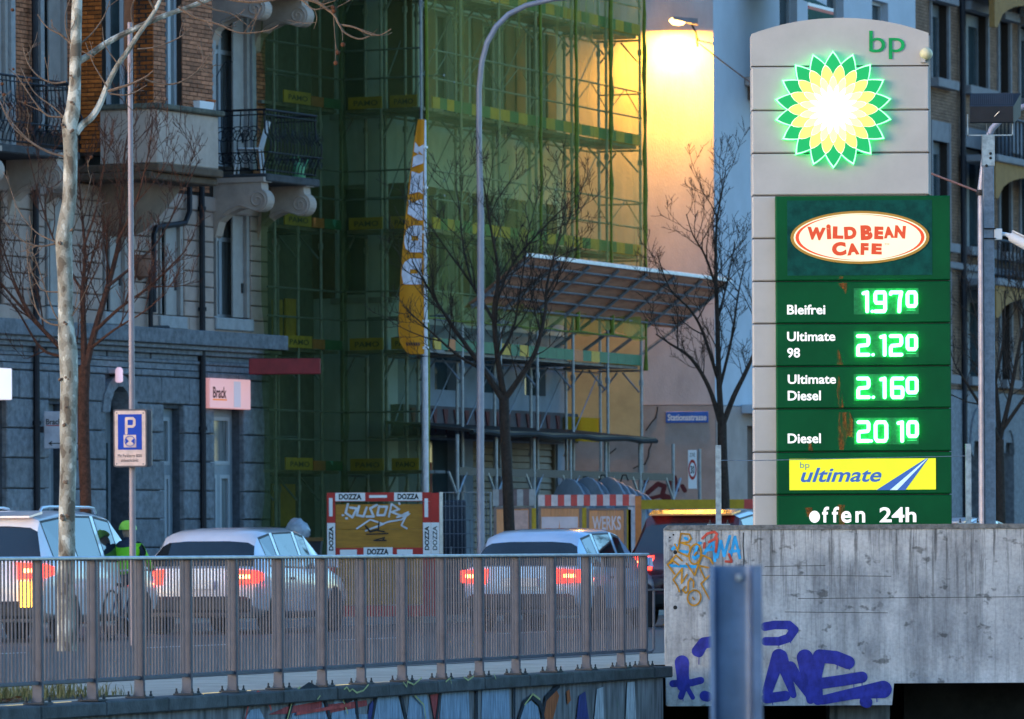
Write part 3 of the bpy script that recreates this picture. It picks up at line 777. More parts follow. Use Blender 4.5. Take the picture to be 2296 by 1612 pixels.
# flower emblem
ex, ez = PY.uz(ZX(765), Z4(878), -0.05)
R = PY.uz(ZX(765), Z4(403), -0.05)[1] - ez
def petals(r_tip, r_val, rot, belly=0.0, n=18, seg=6):
    pts = []
    for i in range(n):
        a0 = pi / 2 + 2 * pi * (i + rot) / n
        a1 = a0 + 2 * pi / n
        for j in range(seg):
            t = j / seg
            k = abs(1 - 2 * t)
            r = r_val + (r_tip - r_val) * (k if belly == 0 else k ** (1 / (1 + belly)) if False else k + belly * k * (1 - k))
            a = a0 + (a1 - a0) * t
            pts.append((ex + r * cos(a), ez + r * sin(a)))
    return pts
def star(name, rt, rv, rot, belly, y0, y1, m):
    mb = MB(); P = petals(rt * R, rv * R, rot, belly)
    n = len(P)
    vs = [(ex, y0, ez)] + [(x, y0, z) for x, z in P] + [(x, y1, z) for x, z in P]
    fs = [(0, 1 + i, 1 + (i + 1) % n) for i in range(n)] + [(1 + i, 1 + n + i, 1 + n + (i + 1) % n, 1 + (i + 1) % n) for i in range(n)]
    mb.add(vs, fs); return part(name, mb, m, em)
em = part('emblem_box', MB().add(*(lambda P: ([(x, 0.01, z) for x, z in P] + [(x, -0.075, z) for x, z in P], [(i, (i + 1) % len(P), (i + 1) % len(P) + len(P), i + len(P)) for i in range(len(P))]))(petals(R * 1.0, R * .79, 0))), glow('emblem_edge', (0.02, 0.75, 0.2), 2.2), py_)
star('petal_ring', 0.995, 0.785, 0, 0.0, -0.078, -0.06, glow('petal_rim', (0.45, 1.0, 0.55), 1.0))
star('petal_ring', 0.955, 0.755, 0, 0.0, -0.081, -0.078, glow('petal_green', (0.0, 0.42, 0.10), 1.1, (0, .1, .03)))
star('petal_ring', 0.765, 0.585, 0.5, 0.55, -0.084, -0.080, glow('petal_white', (1.0, 1.0, 0.7), 1.0))
star('petal_ring', 0.75, 0.575, 0.5, 0.55, -0.087, -0.083, glow('petal_yellow', (0.86, 0.90, 0.20), 1.0, (.2, .2, .05)))
star('petal_ring', 0.575, 0.40, 0, 0.6, -0.090, -0.086, glow('petal_line', (1.0, 1.0, 0.70), 1.0))
star('petal_ring', 0.56, 0.385, 0, 0.6, -0.093, -0.089, glow('petal_pale', (0.95, 0.95, 0.48), 1.05, (.2, .2, .1)))
star('petal_ring', 0.42, 0.26, 0.5, 0.6, -0.096, -0.092, glow('petal_core', (1.0, 1.0, 0.75), 1.5))
star('petal_ring', 0.27, 0.16, 0, 0.6, -0.099, -0.095, glow('petal_heart', (1.0, 1.0, 0.95), 4.0))
p0, p1 = PY.uz(ZX(1055), Z4(475), 0), PY.uz(ZX(1338), Z4(245), 0)
mb = MB(); mb.text('bp', p0[0], p1[0], p0[1], p1[1], -0.012, 0.0); part('lettering', mb, mat('letter_green', (0.0, 0.32, 0.08), 0.4), py_)
# small sensor at the head
t = thing('dusk_sensor', 'small cream sensor dome on the top right edge of price sign', 'sensor', loc=PY.W(PY.u(2077, -.06, 120), -0.06, PY.z(2077, 120, -.06)))
mb = MB(); mb.lathe([(0.035, 0.06), (0.06, 0.05), (0.064, 0.03), (0.058, 0.0), (0.035, -0.035), (0.01, -0.045)], 18, 'y'); part('dome', mb, mat('sensor_cream', (0.55, 0.5, 0.32), 0.4), t, True)
mb = MB(); mb.box(-0.05, -0.01, 0.0, 0.058, -0.085, -0.02); part('bracket', mb, M_cream, t)

# ------------------------------------------------------------------ floodlight on square mast, CCTV, thin round mast
FL = Fr((at(2220, 1238, 62.3).x, 62.3), 0.0)
sm = thing('square_mast', 'square galvanised mast standing on the wall right of price sign', 'mast', FL)
h = FL.z(2218, 306); w = 0.055
zb = 0.0
mb = MB(); mb.bev(-w, w, -w, w, zb, h, 0.008); part('shaft', mb, mat('mottled_zinc', (0.13, 0.165, 0.22), 0.5, 0.5, 22, 0.2), sm)
mb = MB(); mb.box(-w - .006, w + .006, -w - .006, w + .006, FL.z(2218, 372), h + 0.004); part('head_sleeve', mb, M_galv, sm)
for y in (355, 372, 345):
    mb = MB(); mb.ball((0.02 if y != 372 else -0.02, -w - .01, FL.z(2218, y)), 0.014, 6); part('bolt', mb, M_black, sm)
fl = thing('floodlight', 'black floodlight with bracket on top of the square mast', 'floodlight', loc=FL.W(0, 0, h + 0.006))
def FZ(zx, zy): 
    p = FL.uz(ZX(zx), Z4(zy), 0); return p[0], p[1] - h - 0.006
a = FZ(1840, 1090); b_ = FZ(2205, 1090)
mb = MB(); mb.box(a[0], b_[0], -0.02, 0.02, 0.0, 0.012); br = part('bracket', mb, M_galv, fl)
for zx, zt in ((1843, 915), (2202, 915)):
    p = FZ(zx, zt); mb = MB(); mb.box(p[0] - .006, p[0] + .006, -.02, .02, 0.0, p[1]); part('bracket_arm', mb, M_galv, fl)
prof = [FZ(1850, 985), FZ(1850, 870), FZ(1885, 770), FZ(1920, 750)]
l0, l1 = FZ(1858, 980)[0], FZ(2200, 980)[0]
z0, z1, z2 = FZ(1850, 985)[1], FZ(1850, 860)[1], FZ(1900, 748)[1]
rings = []
for (x0, x1, y, a_, b2) in ((l0, l1, -0.13, z0, z1), (l0 - .005, l1 + .012, -0.10, z0 - .01, z1 + .01), (l0 + .02, l1 + .10, 0.16, z0 + .08, z2 + .01), (l0 + .06, l1 + .06, 0.2, z0 + .12, z2 - .02)):
    rings.append([(x0, y, a_), (x1, y, a_), (x1, y, b2), (x0, y, b2)])
mb = MB(); mb.loft(rings); part('housing', mb, mat('floodlight_black', (0.012, 0.013, 0.018), 0.6, spec=.3), fl)
for i in range(22):
    f = i / 21
    x = l0 + .02 + (l1 - l0 - .02) * f
    mb = MB(); mb.add([(x + k * .004 + s * .012, -0.075 + s * 0.16, z1 + 0.017 + s * (z2 - z1 - .012) + 0.004 * 0) for s in (0, 1) for k in (-1, 1)], [(0, 1, 3, 2)])
    mb.v = [(p[0], p[1], p[2] + 0.006) for p in mb.v]
    part('cooling_fin', mb, mat('fin_grey', (0.04, 0.042, 0.05), 0.4), fl)
p = [FZ(2088, 902), FZ(2040, 950), FZ(1990, 990), FZ(1995, 1050), FZ(2018, 1085)]
mb = MB(); mb.tube([(x, -0.15 + .03 * i, z) for i, (x, z) in enumerate(p)], 0.004, 5); part('cable', mb, M_galv, fl)
cc = thing('cctv_camera', 'white security camera on a bracket at the square mast', 'security camera', loc=FL.W(FL.u(2232, -.02, 528), -0.02, FL.z(2232, 528, -.02)))
M_cctv = mat('cctv_white', (0.6, 0.62, 0.66), 0.4, 0, 3, .04)
def CZ(zx, zy):
    p = FL.uz(ZX(zx), Z5(zy), -.02); q = FL.uz(2232, 528, -.02); return p[0] - q[0], p[1] - q[1]
a, b_ = CZ(2055, 520), CZ(2118, 430)
mb = MB(); mb.bev(a[0], b_[0], -.05, .05, a[1], b_[1], .006); part('junction_box', mb, M_cctv, cc)
a, b_, d = CZ(2118, 472), CZ(2150, 475), CZ(2185, 490)
mb = MB(); mb.tube([(a[0], 0, a[1]), (b_[0], 0, b_[1]), (d[0], -.03, d[1])], [.022, .02, .028], 10); part('arm', mb, M_cctv, cc, True)
a, b_ = CZ(2180, 480), CZ(2330, 560)
dv = Vector((b_[0] - a[0], -.05, b_[1] - a[1]))
mb = MB(); mb.tube([Vector((a[0], -.03, a[1] - .01)) + dv * k for k in (0, .05, .95, 1)], [.03, .052, .06, .05], 12); part('body', mb, M_cctv, cc, True)
a, b_ = CZ(2200, 455), CZ(2340, 525)
mb = MB(); mb.add([(a[0], -.09, a[1]), (b_[0], -.14, b_[1]), (b_[0], .03, b_[1]), (a[0], .06, a[1]), (a[0], -.09, a[1] + .012), (b_[0], -.14, b_[1] + .012), (b_[0], .03, b_[1] + .012), (a[0], .06, a[1] + .012)], [(3, 2, 1, 0), (4, 5, 6, 7), (0, 1, 5, 4), (1, 2, 6, 5), (2, 3, 7, 6), (3, 0, 4, 7)]); part('sun_hood', mb, M_cctv, cc)
for zy in (432, 510):
    q = CZ(1990, zy); mb = MB(); mb.tube([(-2 * w - .008, -w, q[1]), (0.0, -w - .004, q[1])], .006, 5); part('clamp_band', mb, M_black, cc)
# street lamp mast with curved arm, behind the square mast
RM = Fr((at(2205, 1238, 66).x, 66.0), 0.0)
rm = thing('street_lamp_mast', 'slim round lamp mast with curved arm beside the square mast', 'street lamp', RM)
pts = [(0, 0, 0)]
for zx, zy in ((1978, 1500), (1975, 1300), (2000, 1120), (2040, 1030), (2110, 960), (2230, 880), (2330, 840)):
    u, z = RM.uz(ZX(zx), Z4(zy)); pts.append((u, 0, z))
pts[1] = (0, 0, pts[1][2])
mb = MB(); mb.tube(pts, [.05, .04, .035, .033, .033, .032, .032, .03], 12); part('shaft', mb, mat('mast_lilac', (0.30, 0.29, 0.34), 0.45, 0.3), rm, True)
cl = RM.uz(2203, 432)
mb = MB(); mb.lathe([(.05, -.03), (.055, 0), (.05, .03)], 12, 'z', (0, 0, cl[1])); part('wire_clamp', mb, M_black, rm)
# ================================================================== corner house on the left
A = fr2(0, 95.0, 600, 103.0)
UE = A.u(599, 0, 900)                       # far corner
U0 = -9.0
hs = thing('corner_house', 'old brick and stone corner house with balconies behind the bare plane tree', 'building', A)
M_granite = mat('granite', (0.15, 0.162, 0.185), 0.75, 0, 9.0, 0.32, 0.35, 30, island=0.16)
M_joint = mat('granite_joint', (0.07, 0.08, 0.098), 0.9, 0, 9, .3)
M_pink = mat('pink_stone', (0.37, 0.275, 0.235), 0.8, 0, 3.0, 0.14, 0.25, 40, island=0.08)
M_pjoint = mat('pink_joint', (0.13, 0.098, 0.085), 0.9)
M_brick = mat('brick', (0.37, 0.145, 0.075), 0.85, 0, 14.0, 0.25, 0.4, 60, island=0.38)
M_obrick = mat('orange_brick', (0.44, 0.115, 0.022), 0.85, 0, 14.0, 0.25, 0.4, 60, island=0.35)
M_mortar = mat('dark_mortar', (0.035, 0.026, 0.022), 0.95, 0, 30, .2)
M_cstone = mat('cream_stone', (0.40, 0.31, 0.26), 0.8, 0, 4.0, 0.12, 0.2, 40)
M_sill = mat('sill_stone', (0.29, 0.29, 0.30), 0.75, 0, 6.0, 0.14)
M_wframe = mat('window_frame_grey', (0.34, 0.37, 0.41), 0.5, 0, 3, .06)
M_shut = mat('grey_shutter', (0.30, 0.275, 0.265), 0.6, 0, 5, .1)
M_glass = glass('window_glass', (0.03, 0.05, 0.06), .06, .6)
M_curt = mat('curtained_glass', (.15, .17, .18), .12, 0, 2.5, .45, stretch=(8, 8, .4), spec=.6)
M_brown = mat('brown_soffit', (0.10, 0.062, 0.04), 0.85, 0, 4, .25)
def az(py, px=585): return A.z(px, py)
def au(px, py=600, v=0): return A.u(px, v, py)
Z_corn = az(757)
Z_pink = az(487)
ZT = 13.0
TH = 0.42
# ---- openings: (u0,u1,z0,z1)
g_open = [(au(475, 1000), au(540, 1000), 0.15, az(918)), (au(362, 1000), au(406, 1000), 0.15, A.z(385, 915)), (au(232, 1000), au(292, 1000), 0.15, A.z(260, 862)), (au(104, 1000), au(140, 1000), 0.6, A.z(120, 905)), (au(-60, 1000), au(8, 1000), 0.15, A.z(0, 895))]
p_open = [(au(482), au(558), az(718), A.z(520, 473)), (au(357), au(409), A.z(380, 709), A.z(380, 490)), (au(233), au(285), A.z(260, 700), A.z(260, 470)), (au(104), au(152), A.z(125, 688), A.z(125, 430)), (au(-60), au(4), A.z(0, 680), A.z(0, 430))]
b_open = [(au(480), au(561), A.z(520, 375) , A.z(520, 24)), (au(95), au(152), A.z(120, 300), A.z(120, -40)), (au(-60), au(20), A.z(0, 330), A.z(0, -40))]
mb = MB(); cells(mb, U0, UE, 0, Z_corn, 0.03, TH, g_open); part('ground_floor_wall', mb, M_joint, hs)
mb = MB(); cells(mb, U0, UE, Z_corn, Z_pink + .25, 0.02, TH, [(a, b_, max(c, Z_corn), min(d, Z_pink + .24)) for a, b_, c, d in p_open]); part('first_floor_wall', mb, M_pjoint, hs)
mb = MB(); cells(mb, U0, UE, Z_pink + .25, ZT, 0.015, TH, b_open); part('upper_wall', mb, M_mortar, hs)
mb = MB(); mb.box(U0, UE - .02, TH + .5, 9, 0, ZT); part('house_core', mb, M_black, hs)
# the wall round the corner
mb = MB(); mb.box(UE - TH, UE - 0.003, TH, 9, 0, ZT); part('side_wall', mb, M_pink, hs)

def solid(u0, u1, z0, z1, holes):
    """spans of u left free by the openings at this height"""
    zm = (z0 + z1) / 2
    cut = sorted((h[0], h[1]) for h in holes if h[2] < zm < h[3])
    out, cur = [], u0
    for a, b_ in cut:
        if a > cur + .04: out.append((cur, min(a, u1)))
        cur = max(cur, b_)
    if cur < u1 - .04: out.append((cur, u1))
    return out
# ---- granite blocks
rowsz = [az(y) for y in (840, 856, 915, 977, 1039, 1103, 1165, 1227, 1290, 1350)] + [0.12]
random.seed(11)
for r in range(len(rowsz) - 1):
    z1, z0 = rowsz[r], rowsz[r + 1]
    for a, b_ in solid(-2.2, UE, z0, z1, g_open):
        n = max(1, round((b_ - a) / (0.95 if r % 2 else 1.15)))
        for k in range(n):
            q0, q1 = a + (b_ - a) * k / n, a + (b_ - a) * (k + 1) / n
            if q1 - q0 < .08: continue
            mb = MB(); mb.block(q0 + .008, q1 - .008, -0.05 - random.uniform(0, .01), 0.2 if r > 0 else .1, z0 + .008, z1 - .008, 0.016)
            part('granite_block', mb, M_granite, hs)
# reveals of the blocks: darker stone returns come from real depth; add jamb stones on the far side of each opening
# ---- arch head
ga = g_open[2]; ca = (ga[0] + ga[1]) / 2; ra_ = (ga[1] - ga[0]) / 2; zsp = ga[3] - ra_ * 1.0
for k in range(7):
    t0, t1 = pi * k / 7, pi * (k + 1) / 7
    poly = [(ca + ra_ * .78 * cos(t0), zsp + ra_ * .95 * sin(t0)), (ca + ra_ * .78 * cos(t1), zsp + ra_ * .95 * sin(t1)), (ca + ra_ * 1.35 * cos(t1), zsp + ra_ * 1.35 * sin(t1)), (ca + ra_ * 1.35 * cos(t0), zsp + ra_ * 1.35 * sin(t0))]
    mb = MB(); mb.prism(poly, -0.075 - .004 * (k % 2), .25); part('arch_stone', mb, M_granite, hs)
# ---- band courses and cornice
for (y0, y1, out, nm) in ((752, 785, .28, 'cornice'), (785, 795, .2, 'cornice_moulding'), (795, 806, .12, 'cornice_moulding'), (818, 826, .07, 'string_course')):
    mb = MB(); mb.block(-2.5, UE + out * .8, -out, 0.028, az(y1) + .002, az(y0), .012); part(nm, mb, M_granite, hs)
for a, b_ in ((-2.2, au(95)), (au(98), au(232)), (au(235), au(330)), (au(333), au(438)), (au(443), UE)):
    mb = MB(); mb.block(a + .01, b_ - .01, -.045, .028, az(818) + .0, az(806) - .003, .01); part('frieze_panel', mb, M_granite, hs)
mb = MB(); mb.box(-2.2, UE, -.04, .028, az(839), az(827)); part('frieze', mb, M_granite, hs)
# ---- pink rusticated blocks
zr0, zr1 = Z_corn + .02, Z_pink
N_R = 8
for r in range(N_R):
    z0, z1 = zr0 + (zr1 - zr0) * r / N_R, zr0 + (zr1 - zr0) * (r + 1) / N_R
    for a, b_ in solid(-2.2, UE, z0, z1, [(h[0] - .09, h[1] + .02, h[2], h[3]) for h in p_open]):
        n = max(1, round((b_ - a) / 0.95))
        for k in range(n):
            q0, q1 = a + (b_ - a) * k / n, a + (b_ - a) * (k + 1) / n
            if q1 - q0 < .06: continue
            mb = MB(); mb.block(q0 + .003, q1 - .003, -0.03, 0.12, z0 + .007, z1 - .007, 0.014)
            part('pink_block', mb, M_pink, hs)
mb = MB(); mb.block(-2.2, UE + .02, -.05, .015, Z_pink, Z_pink + .24, .02); part('lintel_band', mb, M_pink, hs)
# ---- windows
def window(u0, u1, z0, z1, shut=True, sill=True, mull=True, dp=0.22, frame=M_wframe, surround=None):
    w = MB()
    fw = .07
    w.box(u0 + .002, u0 + fw, dp, dp + .06, z0, z1).box(u1 - fw, u1 - .002, dp, dp + .06, z0, z1).box(u0 + fw, u1 - fw, dp, dp + .06, z1 - fw, z1 - .002).box(u0 + fw, u1 - fw, dp, dp + .06, z0 + .002, z0 + fw)
    um_ = (u0 + u1) / 2
    if mull: w.box(um_ - .045, um_ + .045, dp - .012, dp + .058, z0 + fw, z1 - fw)
    tz = z0 + (z1 - z0) * .74
    w.box(u0 + fw, u1 - fw, dp - .004, dp + .055, tz - .035, tz + .035)
    wo = part('window', w, frame, hs)
    for a, b_ in (((u0 + fw, um_ - .045), (um_ + .045, u1 - fw)) if mull else ((u0 + fw, u1 - fw),)):
        for c, d in ((z0 + fw, tz - .035), (tz + .035, z1 - fw)):
            p = MB(); p.box(a, b_, dp + .02, dp + .03, c, d); part('pane', p, M_curt, wo)
    if sill:
        p = MB(); p.block(u0 - .09, u1 + .04, -.075, .2, z0 - .2, z0 - .003, .015); part('sill', p, M_sill, wo)
    if shut:                                   # folded shutter leaves standing in the reveal on both sides
        for a, b_ in ((u1 - .012, u1 - .055), (u1 - .06, u1 - .1), (u0 + .012, u0 + .05)):
            p = MB(); p.bev(min(a, b_), max(a, b_), -.02, dp - .02, z0 + .02, z1 - .02, .006); part('shutter', p, M_shut, wo)
        p = MB(); p.bev(u1 - .48, u1 - .11, .04, .08, z0 + .02, z1 - .03, .008); sh = part('shutter', p, M_shut, wo)
        for zz in (z0 + .42,):
            p = MB(); p.box(u1 - .2, u1 - .15, .02, .039, zz, zz + .16); part('shutter_latch', p, M_iron, wo)
    return wo
for h in p_open[:4]: window(*h)
for h in b_open: window(h[0], h[1], h[2], h[3], shut=True, sill=False)
for h in b_open[1:2]:
    mb = MB(); mb.box(h[0] - .12, h[0] - .002, -.06, .1, h[2], h[3]); part('window_surround', mb, M_sill, hs)
for h in b_open[:1] + b_open[2:]:
    for q in (h[0] - .14, h[1] + .004):
        mb = MB(); mb.box(q, q + .13, -.06, .1, h[2], h[3]); part('window_surround', mb, M_sill, hs)
# ground floor doors
M_door = mat('door_grey_blue', (0.22, 0.26, 0.30), 0.5, 0, 4, .1)
def door(h, glazed=True):
    u0, u1, z0, z1 = h
    d = MB(); dp = .16
    d.box(u0, u0 + .1, dp, dp + .08, z0, z1).box(u1 - .1, u1, dp, dp + .08, z0, z1).box(u0 + .1, u1 - .1, dp, dp + .08, z1 - .14, z1)
    zt = z0 + (z1 - z0) * .70
    d.box(u0 + .1, u1 - .1, dp, dp + .08, zt - .08, zt + .08).box(u0 + .1, u1 - .1, dp, dp + .08, z0, z0 + .5)
    um_ = (u0 + u1) / 2
    d.box(um_ - .05, um_ + .05, dp - .01, dp + .075, z0 + .5, zt - .08)
    do = part('door', d, M_door, hs)
    for a, b_, c, e in ((u0 + .1, um_ - .05, z0 + .5, zt - .08), (um_ + .05, u1 - .1, z0 + .5, zt - .08), (u0 + .1, u1 - .1, zt + .08, z1 - .14)):
        p = MB(); p.box(a, b_, dp + .03, dp + .04, c, e); part('pane', p, M_curt, do)
        for q in ((a, a + .06), (b_ - .06, b_)):
            p = MB(); p.box(q[0], q[1], dp - .012, dp + .028, c, e); part('glazing_bar', p, M_wframe, do)
        p = MB(); p.box(a + .06, b_ - .06, dp - .012, dp + .028, c, c + .06).box(a + .06, b_ - .06, dp - .012, dp + .028, e - .06, e); part('glazing_bar', p, M_wframe, do)
for h in (g_open[0], g_open[1], g_open[3]): door(h)
h = g_open[2]; mb = MB(); mb.box(h[0], h[1], .35, .4, 0.1, h[3]); dd = part('door', mb, M_door, hs)
mb = MB(); mb.box(h[0] + .12, h[1] - .12, .33, .349, 1.2, h[3] - .9); part('pane', mb, M_glass, dd)
h = g_open[4]; mb = MB(); mb.box(h[0], h[1], .33, .38, 0.1, h[3]); part('shop_door', mb, mat('warm_door', (0.22, 0.12, 0.07), .6), hs)
# ---- rain pipes
for px, y0, y1 in ((68, -30, 1400), (441, -30, 1400)):
    u = au(px, 600); mb = MB(); mb.tube([(u, -.10, 0.1), (u, -.10, ZT)], .05, 8); rpip = part('rain_pipe', mb, M_iron, hs, True)
    for z in (1.4, 3.1, 5.0, 6.6, 8.4):
        mb = MB(); mb.lathe([(.07, -.03), (.07, .03)], 8, 'z', (u, -.10, z)); part('pipe_clamp', mb, M_iron, rpip)
u1_, z_ = A.uz(430, 395, -.1)
pp = [A.uz(*q, -.12) for q in ((425, 375), (425, 475), (415, 500), (350, 510), (345, 525), (345, 700))]
mb = MB(); mb.tube([(p[0], -.12, p[1]) for p in pp], .045, 8); part('rain_pipe', mb, M_iron, hs, True)
pp = [A.uz(*q, -.1) for q in ((338, 585), (338, 732), (376, 735))]
mb = MB(); mb.tube([(p[0], -.1, p[1]) for p in pp], .04, 8); part('rain_pipe', mb, M_iron, hs, True)
# ---- brickwork
BRL = []                                     # (loc, turned, scale, material)
BH, BL = 0.066, 0.25
def bricks(u0, u1, z0, z1, holes, vf, turned=False, m=0, at0=0.0):
    r = 0; z = z0
    while z < z1 - .03:
        for a, b_ in solid(u0, u1, z, z + BH, holes):
            x = a - (BL / 2 if r % 2 else 0)
            while x < b_ - .03:
                s, e = max(x, a), min(x + BL, b_)
                if e - s > .05: BRL.append(((s + e) / 2, z + BH / 2, e - s, vf, turned, m, at0))
                x += BL
        z += BH; r += 1
ZB0 = Z_pink + .30
# ---- projecting bay: its near side looks at the camera
VB = -1.30
ub0 = A.u(345, VB, 300); ub1 = A.u(479, VB, 300)
zpar0, zpar1 = A.z(400, 372, VB), A.z(400, 252, VB)
w_front = (A.u(373, VB, 150), A.u(409, VB, 150), zpar1, ZT)
mb = MB(); cells(mb, ub0, ub1, zpar0, ZT, VB + .015, VB + .3, [w_front]); part('bay_front_wall', mb, M_mortar, hs)
mb = MB()                                    # side wall, plane u = ub0, v from VB to 0, with a tall window
vw0, vw1 = -.95, -.40                        # window span in v
for a, b_ in ((VB + .3, vw0), (vw1, 0.014)): mb.box(ub0 + .015, ub0 + .3, a, b_, zpar0 + .15, ZT)
mb.box(ub0 + .015, ub0 + .3, vw0, vw1, zpar0 + .15, zpar1)
part('bay_side_wall', mb, M_mortar, hs)
bricks(ub0, ub1, zpar1 + .02, 11.6, [w_front], VB, False, 0)
bricks(VB, vw0, zpar1 + .02, 11.6, [], ub0, True, 1)
bricks(vw1, 0.0, zpar0 + .2, 11.6, [], ub0, True, 1)
wn_ = MB(); wn_.box(ub0 + .14, ub0 + .2, vw0, vw0 + .07, zpar1, 12).box(ub0 + .14, ub0 + .2, vw1 - .07, vw1, zpar1, 12).box(ub0 + .135, ub0 + .195, -.71, -.64, zpar1, 12)
wo = part('window', wn_, M_wframe, hs)
p = MB(); p.box(ub0 + .17, ub0 + .18, vw0 + .07, -.71, zpar1, 12); part('pane', p, M_glass, wo)
p = MB(); p.box(ub0 + .17, ub0 + .18, -.64, vw1 - .07, zpar1, 12); part('pane', p, M_glass, wo)
cu = MB()
for i in range(9):
    f = i / 8; cu.tube([(ub0 + .158, vw0 + .1 + .14 * f, zpar1 + .65 + .05 * sin(i)), (ub0 + .15 + .012 * (i % 2), vw0 + .08 + .12 * f, 12)], .012, 5)
part('curtain', cu, mat('salmon_curtain', (0.42, 0.17, 0.09), .9), wo)
window(w_front[0], w_front[1], w_front[2], 12, shut=False, sill=False, dp=VB + .1)
# parapet: cream stone on front and on the outer part of the side
vpar = -1.0
mb = MB(); mb.block(ub0 - .06, ub1, VB - .09, VB + .012, zpar0, zpar1, .02); part('parapet_panel', mb, M_cstone, hs)
mb = MB(); mb.box(ub0 - .09, ub0 - .062, VB - .09, -.42, zpar0 + .01, zpar1); mb.box(ub0 - .061, ub0 + .012, VB + .013, -.42, zpar0 + .01, zpar1); part('parapet_panel', mb, M_cstone, hs)
mb = MB(); mb.bev(ub0 - .16, ub1 + .08, VB - .17, -.36, zpar1 + .002, zpar1 + .09, .02); part('parapet_cap', mb, mat('mossy_stone', (0.10, 0.095, 0.075), .9, 0, 9, .4), hs)
mb = MB(); mb.bev(ub0 - .13, ub1 + .05, VB - .15, .01, zpar0 - .13, zpar0 - .002, .02); part('bay_floor', mb, M_brown, hs)
mb = MB(); mb.bev(ub0 - .22, ub1 + .05, VB - .05, .012, zpar0 - .25, zpar0 - .132, .02); part('bay_moulding', mb, M_brown, hs)
# tapering corbel under the bay
rings = []
for f in range(9):
    t = f / 8
    o = -VB * (1 - t) ** 0.6 * .62; zz = zpar0 - .25 - t * .78
    sh = .55 + .25 * t
    e_ = .2 * t; rings.append([(ub0 + sh, .03, zz), (ub0 + sh, -o + .12, zz), (ub0 + sh + .12, -o, zz), (ub1 - e_ - .12, -o, zz), (ub1 - e_, -o + .12, zz), (ub1 - e_, .03, zz)])
mb = MB(); mb.loft(rings); part('bay_corbel', mb, mat('corbel_stone', (.24, .17, .13), .85, 0, 4, .15), hs, True)
uc_, zc_ = A.uz(327, 582, -.15)
mb = MB(); mb.lathe([(.02, -.32), (.12, -.26), (.17, -.12), (.17, 0), (.2, .02), (.2, .07)], 14, 'z', (uc_, -.05, zc_)); part('corbel_knob', mb, mat('terracotta', (0.2, 0.1, 0.07), .8), hs, True)
# flat brick areas
bricks(UE - (UE - au(561)) + .13, UE, ZB0, 11.6, [], 0.0)
bricks(au(20) + .13, au(95) - .12, ZB0, 11.6, [], 0.0)
bricks(au(152), ub0 - .02, ZB0, 11.6, [], 0.0)
bricks(ub1 + .02, au(480) - .14, ZB0, 11.6, [], 0.0)
bm = {}
for m_, mm in ((0, M_brick), (1, M_obrick)):
    b = MB(); b.block(-.5, .5, -.5, .5, -.5, .5, .06); bm[m_] = b.me('brick', mm)
BRL.sort(key=lambda b: (0 if b[4] else 1, -b[2], abs(b[1] - 8.3)))
stf = {0: MB(), 1: MB()}
for i, (c, z, ln, vf, tn, m_, _) in enumerate(BRL):
    if i < 290:
        o = link('brick', bm[m_], hs)
        if tn: o.location = (vf + .05, c, z); o.rotation_euler = (0, 0, -pi / 2); o.scale = (ln - .012, .1, BH - .012)
        else: o.location = (c, vf + .05, z); o.scale = (ln - .012, .1, BH - .012)
    else:
        if tn: stf[m_].box(vf, vf + .05, c - ln / 2 + .006, c + ln / 2 - .006, z - BH / 2 + .006, z + BH / 2 - .006)
        else: stf[m_].box(c - ln / 2 + .006, c + ln / 2 - .006, vf, vf + .05, z - BH / 2 + .006, z + BH / 2 - .006)
for m_, mm in ((0, M_brick), (1, M_obrick)):
    if stf[m_].v: part('brickwork', stf[m_], mm, hs, kind='stuff')
# ---- scrolled stone consoles
def console(u, ztop, L=.86, H=.62, th=.24):
    """side profile in v,z; v negative is out over the street"""
    pr = [(0.0, ztop), (-L, ztop)]
    r = H * .30
    cx_, cz_ = -L + r * .35, ztop - .1 - r
    for i in range(13):
        t = radians(115 + 200 * i / 12); pr.append((cx_ + r * cos(t), cz_ + r * sin(t)))
    pr += [(-L * .55, ztop - H * .66), (-L * .30, ztop - H * .8), (-L * .12, ztop - H), (-.04, ztop - H * 1.35), (0, ztop - H * 1.4)]
    n = len(pr)
    mb = MB(); vs = [(u, v_, z_) for v_, z_ in pr] + [(u + th, v_, z_) for v_, z_ in pr]
    mb.add(vs, [tuple(range(n)), tuple(range(2 * n - 1, n - 1, -1))] + [(i, i + n, (i + 1) % n + n, (i + 1) % n) for i in range(n)])
    c = part('console', mb, M_cstone, hs)
    sp = []
    for i in range(40):
        t = i / 39; rr = r * (.9 - .78 * t); an = radians(300) - t * 2 * pi * 1.9
        sp.append((u - .006, cx_ + rr * cos(an), cz_ + rr * sin(an)))
    sp = [(u - .006, -L * .12, ztop - H * .93), (u - .006, -L * .32, ztop - H * .7), (u - .006, -L * .55, ztop - H * .58)] + sp
    mb = MB(); mb.tube(sp, .017, 5); part('scroll', mb, M_cstone, c, True)
    mb = MB(); mb.box(u - .03, u + th + .03, -L - .06, 0.01, ztop + .002, ztop + .08); part('console_cap', mb, M_cstone, c)
    return c
zsl = A.z(590, 398, -.5)
ubal = A.u(484, 0, 400)
for pxr, zt in ((478, zsl - .12), (574, zsl - .12)): console(A.u(pxr, 0, 430), zt)
zsl2 = A.z(590, -22, -.5)
for pxr, zt in ((468, zsl2 - .10), (564, zsl2 - .10)): console(A.u(pxr, 0, 0), zt, .9, .6)
ulb = A.u(34, 0, 330)
zsl3 = A.z(60, 338, -.5)
for q in (-.28, -2.3): console(ulb + q, zsl3 - .1)
console(ulb + .9, zsl3 - .12, .3, .6)
